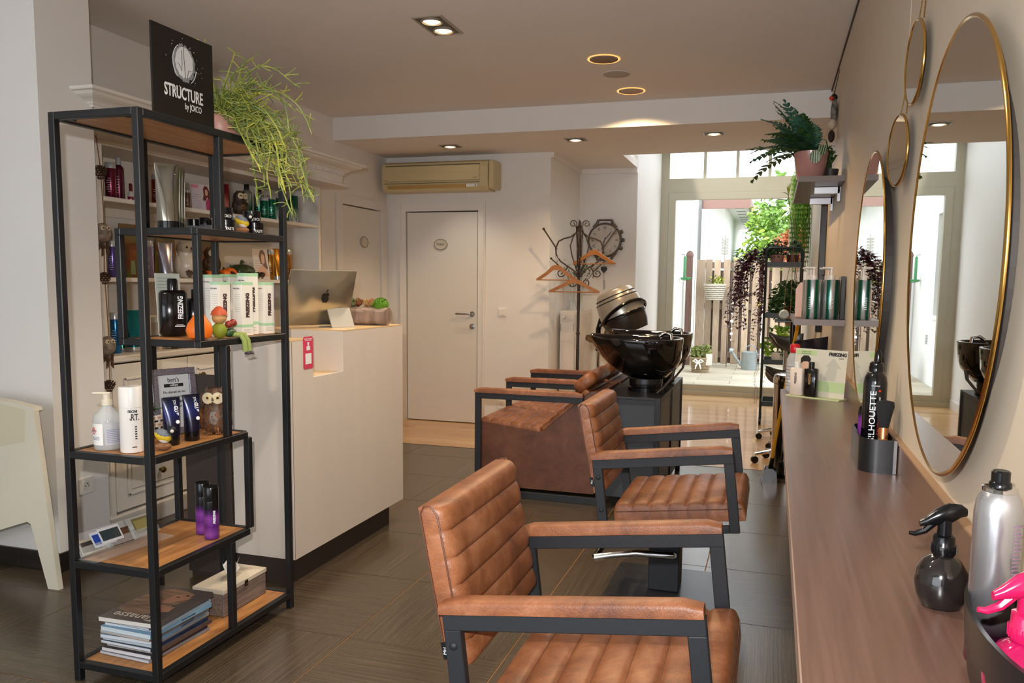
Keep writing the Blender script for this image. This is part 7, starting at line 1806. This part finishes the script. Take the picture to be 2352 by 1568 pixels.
f.append(tuple(range(n-1, -1, -1))); f.append(tuple(range(6*n, 7*n)))
MB().add(v, f).build('cup', M('satin_black', '151517', 0.3), ct, True, sharp=60)
t = thing('hairspray_can', 'large silver hairspray can with purple foot in the near holder', 'spray can', (0.285, 1.125, ZW+0.009), 0.2)
sg = grad_mat('silver_magenta', [(0, '7a1450'), (0.10, '6a1048'), (0.2, '4a2038'), (0.34, '9c9a9c'), (1, 'c0c0c2')], 0.0, 0.22, 0.24, 0.85)
MB().lathe([(0.027, 0), (0.028, 0.003), (0.028, 0.195), (0.026, 0.212), (0.021, 0.224), (0.019, 0.226)], 36).build('body', sg, t, True)
MB().lathe([(0.0205, 0.2255), (0.0205, 0.230), (0.018, 0.231)], 24).build('valve_ring', chromem, t, True)
MB().lathe([(0.0135, 0.231), (0.013, 0.236), (0.011, 0.238), (0.011, 0.250), (0.009, 0.252)], 20).build('nozzle', blackpl, t, True)
m = MB()
for i in range(16): wrap(m, 0.0282, -PI*0.42, -PI*(0.20+0.05*(i % 3)), 0.11+i*0.005, 0.112+i*0.005, 5)
m.build('print_lines', M('mauve_print', '8a6a80', 0.4), t)
mg = M('magenta_translucent', 'a8104c', 0.06, alpha=0.92, coat=0.6); mh = M('magenta_head', 'b0184c', 0.15, coat=0.4)
o = sprayer('magenta ball-shaped spray bottle at the right edge of the picture', (0.286, 0.985, ZW+0.012), 0.15, mg, mh, 1.05)
# second bulb of the magenta bottle: waist
MB().lathe([(0.020, 0), (0.032, 0.008), (0.034, 0.028), (0.028, 0.04)], 28, Matrix.Translation((0.002, -0.062, -0.002))).build('lower_bulb', M('purple_translucent', '4a1040', 0.08, coat=0.6), o, True)

# ------------------------------------------------------------------ garden-end corner: plant trolley, stools, bin, broom
gm = M('dark_green_metal', '22302a', 0.4)
pr_ = thing('plant_trolley', 'dark green metal plant trolley with trays and arched top near the glass door', 'trolley', (0.095, 8.45, 0))
for x0 in (-0.175, 0.165):
    pts = [(x0, -0.2, 0.08), (x0, -0.2, 1.62)]
    MB().tube([(x0, -0.22, 0.07), (x0, -0.22, 1.70)], 0.011, 8).build('upright', gm, pr_, True); MB().tube([(x0, 0.20, 0.07), (x0, 0.20, 1.70)], 0.011, 8).build('upright', gm, pr_, True)
for yy in (-0.22, 0.20):
    pts = [(-0.175, yy, 1.70)]+[(-0.125+0.05*math.cos(a), yy, 1.70+0.05*math.sin(a)) for a in [PI-PI/2*i/5 for i in range(6)]]+[(0.115+0.05*math.cos(a), yy, 1.70+0.05*math.sin(a)) for a in [PI/2-PI/2*i/5 for i in range(6)]]
    MB().tube(pts, 0.011, 8).build('top_bow', gm, pr_, True)
for z_ in (1.58, 1.08, 0.62, 0.20):
    m = MB(); m.box(-0.165, 0.155, -0.215, 0.195, z_-0.012, z_-0.008); m.box(-0.165, 0.155, -0.215, -0.207, z_-0.008, z_+0.035); m.box(-0.165, 0.155, 0.187, 0.195, z_-0.008, z_+0.035); m.box(-0.165, -0.157, -0.207, 0.187, z_-0.008, z_+0.035); m.box(0.147, 0.155, -0.207, 0.187, z_-0.008, z_+0.035)
    m.build('tray', gm, pr_)
for x0 in (-0.175, 0.165):
    for yy in (-0.22, 0.20): MB().lathe([(0.036, -0.012), (0.038, -0.008), (0.038, 0.008), (0.036, 0.012)], 20, Matrix.Translation((x0, yy, 0.038)) @ Matrix.Rotation(PI/2, 4, 'Y')).build('caster', blackpl, pr_, True)
def pot_plant(lab, loc, r, h, potm, mats, centers, n, size, seed, trail=None):
    t = thing('potted_plant', lab, 'plant', loc)
    MB().lathe([(r*0.75, 0), (r*0.78, 0.004), (r, h), (r*0.94, h), (r*0.9, h*0.9)], 24).build('pot', potm, t, True)
    for i, mm in enumerate(mats): leaf_cloud('foliage', mm, t, centers, n//len(mats), size, seed+i)
    return t
x0, y0 = 0.095, 8.45
pot_plant('small-leaved dark plant in a pink pot on the top tray of the plant trolley, left', (x0-0.075, y0-0.10, 1.572), 0.068, 0.115, pinkpot, [leafd, MATS['dark_green_metal']], [((0, 0, 0.16), 0.11), ((-0.04, 0, 0.14), 0.09)], 700, 0.018, 60)
pot_plant('dark plant in a brown pot on the top tray of the plant trolley, right', (x0+0.075, y0-0.08, 1.572), 0.065, 0.115, M('brown_pot', '5a2f28', 0.3), [leafd], [((0, 0, 0.16), 0.08), ((0.02, 0, 0.2), 0.06)], 260, 0.018, 63)
t = pot_plant('bushy fern on the second tray of the plant trolley', (x0+0.02, y0-0.08, 1.072), 0.075, 0.11, M('brown_pot', '5a2f28', 0.3), [leafd, leafm], [((0, 0, 0.2), 0.16), ((0.06, -0.02, 0.25), 0.13), ((-0.02, 0, 0.1), 0.14)], 900, 0.032, 66)
t = pot_plant('bright green heart-leaved plant on the third tray of the plant trolley', (x0-0.02, y0-0.10, 0.612), 0.08, 0.11, whitepl, [leafb, M('leaf_light', 'a2c84a', 0.4)], [((0, -0.03, 0.24), 0.15), ((-0.1, -0.02, 0.16), 0.08), ((0.06, -0.02, 0.3), 0.12)], 110, 0.05, 70)
t = pot_plant('low mossy green plant beside the heart-leaved plant on the trolley', (x0+0.075, y0-0.12, 0.612), 0.06, 0.08, MATS['brown_pot'], [leafm], [((0, -0.02, 0.11), 0.09)], 500, 0.016, 75)
# trailing dark purple plant on the left of the trolley
t = thing('hanging_plant', 'dark purple trailing plant hanging down the left side of the plant trolley', 'plant', (x0-0.22, y0-0.14, 0))
r_ = random.Random(80); m = MB(); ml = MB()
for i in range(26):
    p = Vector((r_.uniform(-0.06, 0.02), r_.uniform(-0.08, 0.08), 1.66+r_.uniform(-0.05, 0.10))); L = r_.choice((0.3, 0.5, 0.7, 0.85)); pts = [p.copy()]; d = Vector((r_.uniform(-0.5, 0.2), 0, 0.25))
    nseg = int(L/0.035)
    for s_ in range(nseg):
        d = (d+Vector((r_.gauss(0, 0.10), r_.gauss(0, 0.1), -0.28))).normalized(); p = p+d*0.035
        if p.x > 0.022: p.x = 0.022
        pts.append(p.copy())
        for q_ in range(2):
            a = r_.uniform(0.35*PI, 1.65*PI); leaf_mesh(0.058, 0.032, 0.6, 3, T=Matrix.Translation(p) @ Matrix.Rotation(a, 4, 'Z') @ Matrix.Rotation(r_.uniform(-0.5, 0.5), 4, 'Y'), m=ml)
    m.tube(pts, 0.002, 4)
p = Vector((-0.03, 0, 1.0))
for k_ in range(2):
    p = Vector((0.0+0.015*k_, -0.12, 1.0)); pts = [p.copy()]
    for s_ in range(26):
        p = p+Vector((r_.gauss(0, 0.006), 0, -0.03)); p.x = min(p.x, 0.02); pts.append(p.copy())
        for q_ in range(2): leaf_mesh(0.022, 0.012, 0.6, 2, T=Matrix.Translation(p) @ Matrix.Rotation(r_.uniform(2, 4.3), 4, 'Z'), m=ml)
    m.tube(pts, 0.0016, 4)
for pz, L in ((1.30, 0.30),):
    for k_ in range(3):
        p = Vector((-0.02, -0.05, pz)); d = Vector((-1, 0, 0.25-0.15*k_)); pts = [p.copy()]
        for s_ in range(7):
            d = (d+Vector((0, 0, -0.12))).normalized(); p = p+d*0.035; pts.append(p.copy())
            for q_ in range(3): leaf_mesh(0.045, 0.02, 0.5, 3, T=Matrix.Translation(p) @ Matrix.Rotation(r_.uniform(0, 6.28), 4, 'Z') @ Matrix.Rotation(r_.uniform(-0.6, 0.6), 4, 'Y'), m=ml)
        m.tube(pts, 0.002, 4)
m.build('stems', leafp, t)['kind'] = 'stuff'; ml.build('foliage', leafp, t)['kind'] = 'stuff'
t = thing('climbing_stem', 'tall thin climbing plant with pointed leaves rising above the plant trolley', 'plant', (x0+0.05, y0-0.08, 1.70))
pts = [(0, 0, 0), (0.01, 0, 0.2), (-0.02, 0, 0.38), (-0.045, 0, 0.58)]; MB().tube(pts, 0.003, 6).build('stem', leafm, t, True)
for (px_, pz, az, el, L, mt) in ((-0.03, 0.50, PI, 0.05, 0.17, leafd), (-0.045, 0.58, 1.9, 1.1, 0.10, leafy), (-0.02, 0.42, PI-0.3, -0.7, 0.13, leafd), (-0.04, 0.56, PI+0.4, 0.4, 0.09, leafm), (-0.02, 0.5, 0.2, 0.1, 0.07, M('red_green_leaf', '6a4a28', 0.4)), (-0.035, 0.6, 0.8, 1.2, 0.12, leafy)):
    leaf_mesh(L, L*0.28, 0.5, T=Matrix.Translation((px_, 0, pz)) @ Matrix.Rotation(az, 4, 'Z') @ Matrix.Rotation(-el, 4, 'Y')).build('leaf', mt, t, True)
# stringy green hanging plant at the right window jamb
t = thing('string_fern', 'long stringy green hanging plant in front of the right window jamb', 'plant', (0.24, 8.95, 0))
MB().lathe([(0.05, 2.42), (0.055, 2.425), (0.068, 2.54), (0.06, 2.54), (0.052, 2.44)], 18).build('pot', leafd if False else M('dark_pot', '3a3430', 0.5), t, True)
m = MB(); m.tube([(-0.06, 0, 2.54), (0, 0, 2.9), (0.06, 0, 2.54)], 0.002, 4); m.tube([(0, 0, 2.9), (0, 0, 3.2)], 0.002, 4); m.build('hanger_cord', inkm, t)
r_ = random.Random(90); ms = [MB(), MB()]
for i in range(230):
    a = r_.uniform(0, 2*PI); rr = r_.uniform(0.02, 0.07); p = Vector((rr*math.cos(a), rr*math.sin(a), 2.55)); L = r_.uniform(0.4, 1.05); pts = [p.copy(), p+Vector((math.cos(a)*0.02, math.sin(a)*0.02, 0.02))]
    p = pts[-1]+Vector((math.cos(a)*0.01, math.sin(a)*0.01, -0.02)); n_ = int(L/0.05)
    for s_ in range(n_):
        p = p+Vector((r_.gauss(0, 0.007), r_.gauss(0, 0.007), -0.05)); p.x = min(p.x, 0.095); pts.append(p.copy())
        for q_ in range(2):
            b = p+Vector((r_.gauss(0, 0.015), r_.gauss(0, 0.015), -0.02)); b.x = min(b.x, 0.1); ms[i % 2].tube([p, b], 0.0014, 3)
    ms[i % 2].tube(pts, 0.0016, 3)
ms[0].build('strands', M('string_leaf', '4c7a24', 0.5), t)['kind'] = 'stuff'; ms[1].build('strands', M('string_leaf2', '7a9a30', 0.5), t)['kind'] = 'stuff'
t = thing('macrame_hanger', 'thin rope plant hanger crossing in front of the plant trolley', 'hanger', (0.0, 0, 0))
m = MB()
for q_ in (-0.05, 0.0, 0.05): m.tube([(0.165, 8.15, 1.72), (0.165+q_, 8.15, 1.42), (0.165+q_*1.3, 8.15, 1.12)], 0.003, 5)
m.tube([(0.165, 8.15, 1.72), (0.165, 8.16, 3.2)], 0.002, 5); m.build('rope', M('rope', '8a6a50', 0.8), t)
t = thing('hanging_pot', 'small terracotta pot hanging in the rope hanger before the trolley', 'pot', (0.165, 8.15, 1.00))
MB().lathe([(0.04, 0), (0.058, 0.1), (0.053, 0.1), (0.045, 0.02)], 20).build('pot', M('dull_terracotta', '7a5a48', 0.7), t, True)

# wheeled tray table with tumbler
t = thing('tray_table', 'black tray table on a chrome column behind the lower wall shelf', 'table', (0.165, 6.95, 0))
MB().box(-0.145, 0.15, -0.15, 0.15, 1.085, 1.105, None, 0.004).build('tray', blackpl, t); MB().tube([(0.0, 0, 0.06), (0.0, 0, 0.9)], 0.014, 10).build('column', chromem, t, True); MB().tube([(0.0, 0, 0.9), (0.0, 0, 1.085)], 0.022, 10).build('sleeve', blackpl, t, True)
m = MB()
for k_ in range(5): a = k_*2*PI/5+0.3; m.tube([(0, 0, 0.075), (0.16*math.cos(a), 0.16*math.sin(a), 0.055)], [0.015, 0.009], 7)
m.build('base', chromem, t, True)
for k_ in range(5): a = k_*2*PI/5+0.3; MB().lathe([(0.026, -0.01), (0.026, 0.01)], 12, Matrix.Translation((0.16*math.cos(a), 0.16*math.sin(a), 0.026)) @ Matrix.Rotation(PI/2, 4, 'X')).build('caster', blackpl, t, True)
t = thing('glass_jar', 'clear glass jar lying on its side on the black tray table', 'jar', (0.09, 6.93, 1.1475))
MB().lathe([(0.040, -0.05), (0.041, 0.03), (0.030, 0.045), (0.030, 0.06), (0.026, 0.06), (0.036, 0.02), (0.036, -0.046)], 20, Matrix.Rotation(PI/2, 4, 'X')).build('glass', M('jar_glass', 'dfe6e2', 0.04, alpha=0.45), t, True)
# black gown draped on a trolley
t = thing('draped_gown', 'dark hairdressing gown draped over a stand behind the display card', 'gown', (0.245, 5.35, 0))
v = []; f = []; n = 20; L = 9
for k_ in range(L):
    q_ = k_/(L-1); z_ = 1.03-0.75*q_
    for i in range(n+1):
        u = i/n; x = -0.105+0.20*u+(0.012 if k_ else 0)*0; yy = 0.03*math.sin(u*14+q_*2)*(0.3+q_)
        v.append((x, yy, z_+(0.035*u if k_ == 0 else 0.03*u*(1-q_))))
for k_ in range(L-1):
    for i in range(n): a = k_*(n+1)+i; f.append((a, a+1, a+n+2, a+n+1))
o = MB().add(v, f).build('cloth', M('plum_black_cloth', '17131c', 0.8, noise=0.2, nscale=60), t, True); md = o.modifiers.new('thickness', 'SOLIDIFY'); md.thickness = 0.006
MB().tube([(-0.0, 0.03, 0), (-0.0, 0.03, 1.02)], 0.012, 8).build('stand_pole', blackm, t, True)
MB().lathe([(0.09, 0), (0.09, 0.012), (0.02, 0.02)], 24, Matrix.Translation((0, 0.03, 0))).build('stand_foot', blackm, t, True)

# chrome pedal bin
t = thing('pedal_bin', 'tall chrome pedal bin at the end of the worktop', 'bin', (0.150, 6.02, 0))
chb = M('bin_chrome', 'c8c0b8', 0.12, 1.0)
MB().lathe([(0.118, 0.0), (0.122, 0.01), (0.122, 0.035)], 36).build('foot', blackpl, t, True); MB().lathe([(0.120, 0.035), (0.120, 0.68)], 40).build('body', chb, t, True)
MB().lathe([(0.123, 0.685), (0.124, 0.72), (0.115, 0.745), (0.09, 0.755), (0.0, 0.758)], 40).build('lid', chb, t, True); MB().lathe([(0.03, 0.757), (0.025, 0.768), (0.0, 0.77)], 20).build('lid_button', chromem, t, True)
# saddle stools
def stool(lab, loc, rz, zs):
    t = thing('saddle_stool', lab, 'stool', loc, rz, 'black saddle stools')
    n = 20; v = []; f = []; L = 10
    for k_ in range(L+1):
        u = k_/L*2-1
        for i in range(n):
            a = 2*PI*i/n; rr = math.sqrt(max(1-u*u, 0.0))**0.7
            y = 0.19*rr*math.cos(a); zt = 0.035*math.sin(a)*(0.5+0.5*rr)
            v.append((0.15*u, y*(0.75+0.25*u), zs+zt-2.6*y*y*0.9-0.25*max(0, -u)*0+0.05*u*u))
    for k_ in range(L):
        for i in range(n): j = (i+1) % n; f.append((k_*n+i, k_*n+n+i, k_*n+n+j, k_*n+j))
    f.append(tuple(range(n))); f.append(tuple(range((L+1)*n-1, L*n-1, -1)))
    MB().add(v, f).build('seat', M('black_vinyl', '1a1614', 0.3), t, True, sharp=70)
    MB().tube([(0, 0, 0.09), (0, 0, zs-0.03)], 0.018, 12).build('column', chromem, t, True)
    m = MB(); 
    for k_ in range(5): a = k_*2*PI/5+0.5; m.tube([(0, 0, 0.11), (0.20*math.cos(a), 0.20*math.sin(a), 0.07)], [0.020, 0.012], 8)
    m.build('star_base', chromem, t, True)
    for k_ in range(5):
        a = k_*2*PI/5+0.5; MB().lathe([(0.028, -0.012), (0.028, 0.012)], 16, Matrix.Translation((0.20*math.cos(a), 0.20*math.sin(a), 0.028)) @ Matrix.Rotation(PI/2, 4, 'X')).build('caster', blackpl, t, True)
    return t
s1 = stool('black saddle stool behind the chrome bin, lower and nearer one', (0.105, 6.45, 0), 0.4, 0.70)
s2 = stool('black saddle stool under the trolley plants, higher and farther one', (0.125, 7.45, 0), 0.2, 0.90)
# broom and dustpan
t = thing('dustpan', 'long-handled dustpan with yellow stick leaning beside the bin', 'dustpan', (0.03, 5.83, 0))
MB().tube([(0.0, 0, 0.09), (0.06, -0.25, 0.62), (0.135, -0.55, 1.20)], 0.011, 8).build('stick', M('yellow_stick', 'd89a20', 0.35), t, True)
MB().prism([(-0.07, 0), (0.05, 0), (0.045, 0.075), (0.02, 0.10), (-0.03, 0.10), (-0.05, 0.07)], -0.06, 0.05, 'y').build('pan', blackpl, t)
MB().prism([(-0.062, 0.005), (-0.045, 0.10), (-0.038, 0.10), (-0.052, 0.005)], -0.063, 0.053, 'y').build('pan_rim', greypl, t)
MB().tube([(0, 0, 0.085), (0.015, -0.04, 0.18)], 0.017, 8).build('socket', blackpl, t, True)

for o in bpy.data.objects:
    if o.name.startswith('print_lines'): o['kind'] = 'stuff'
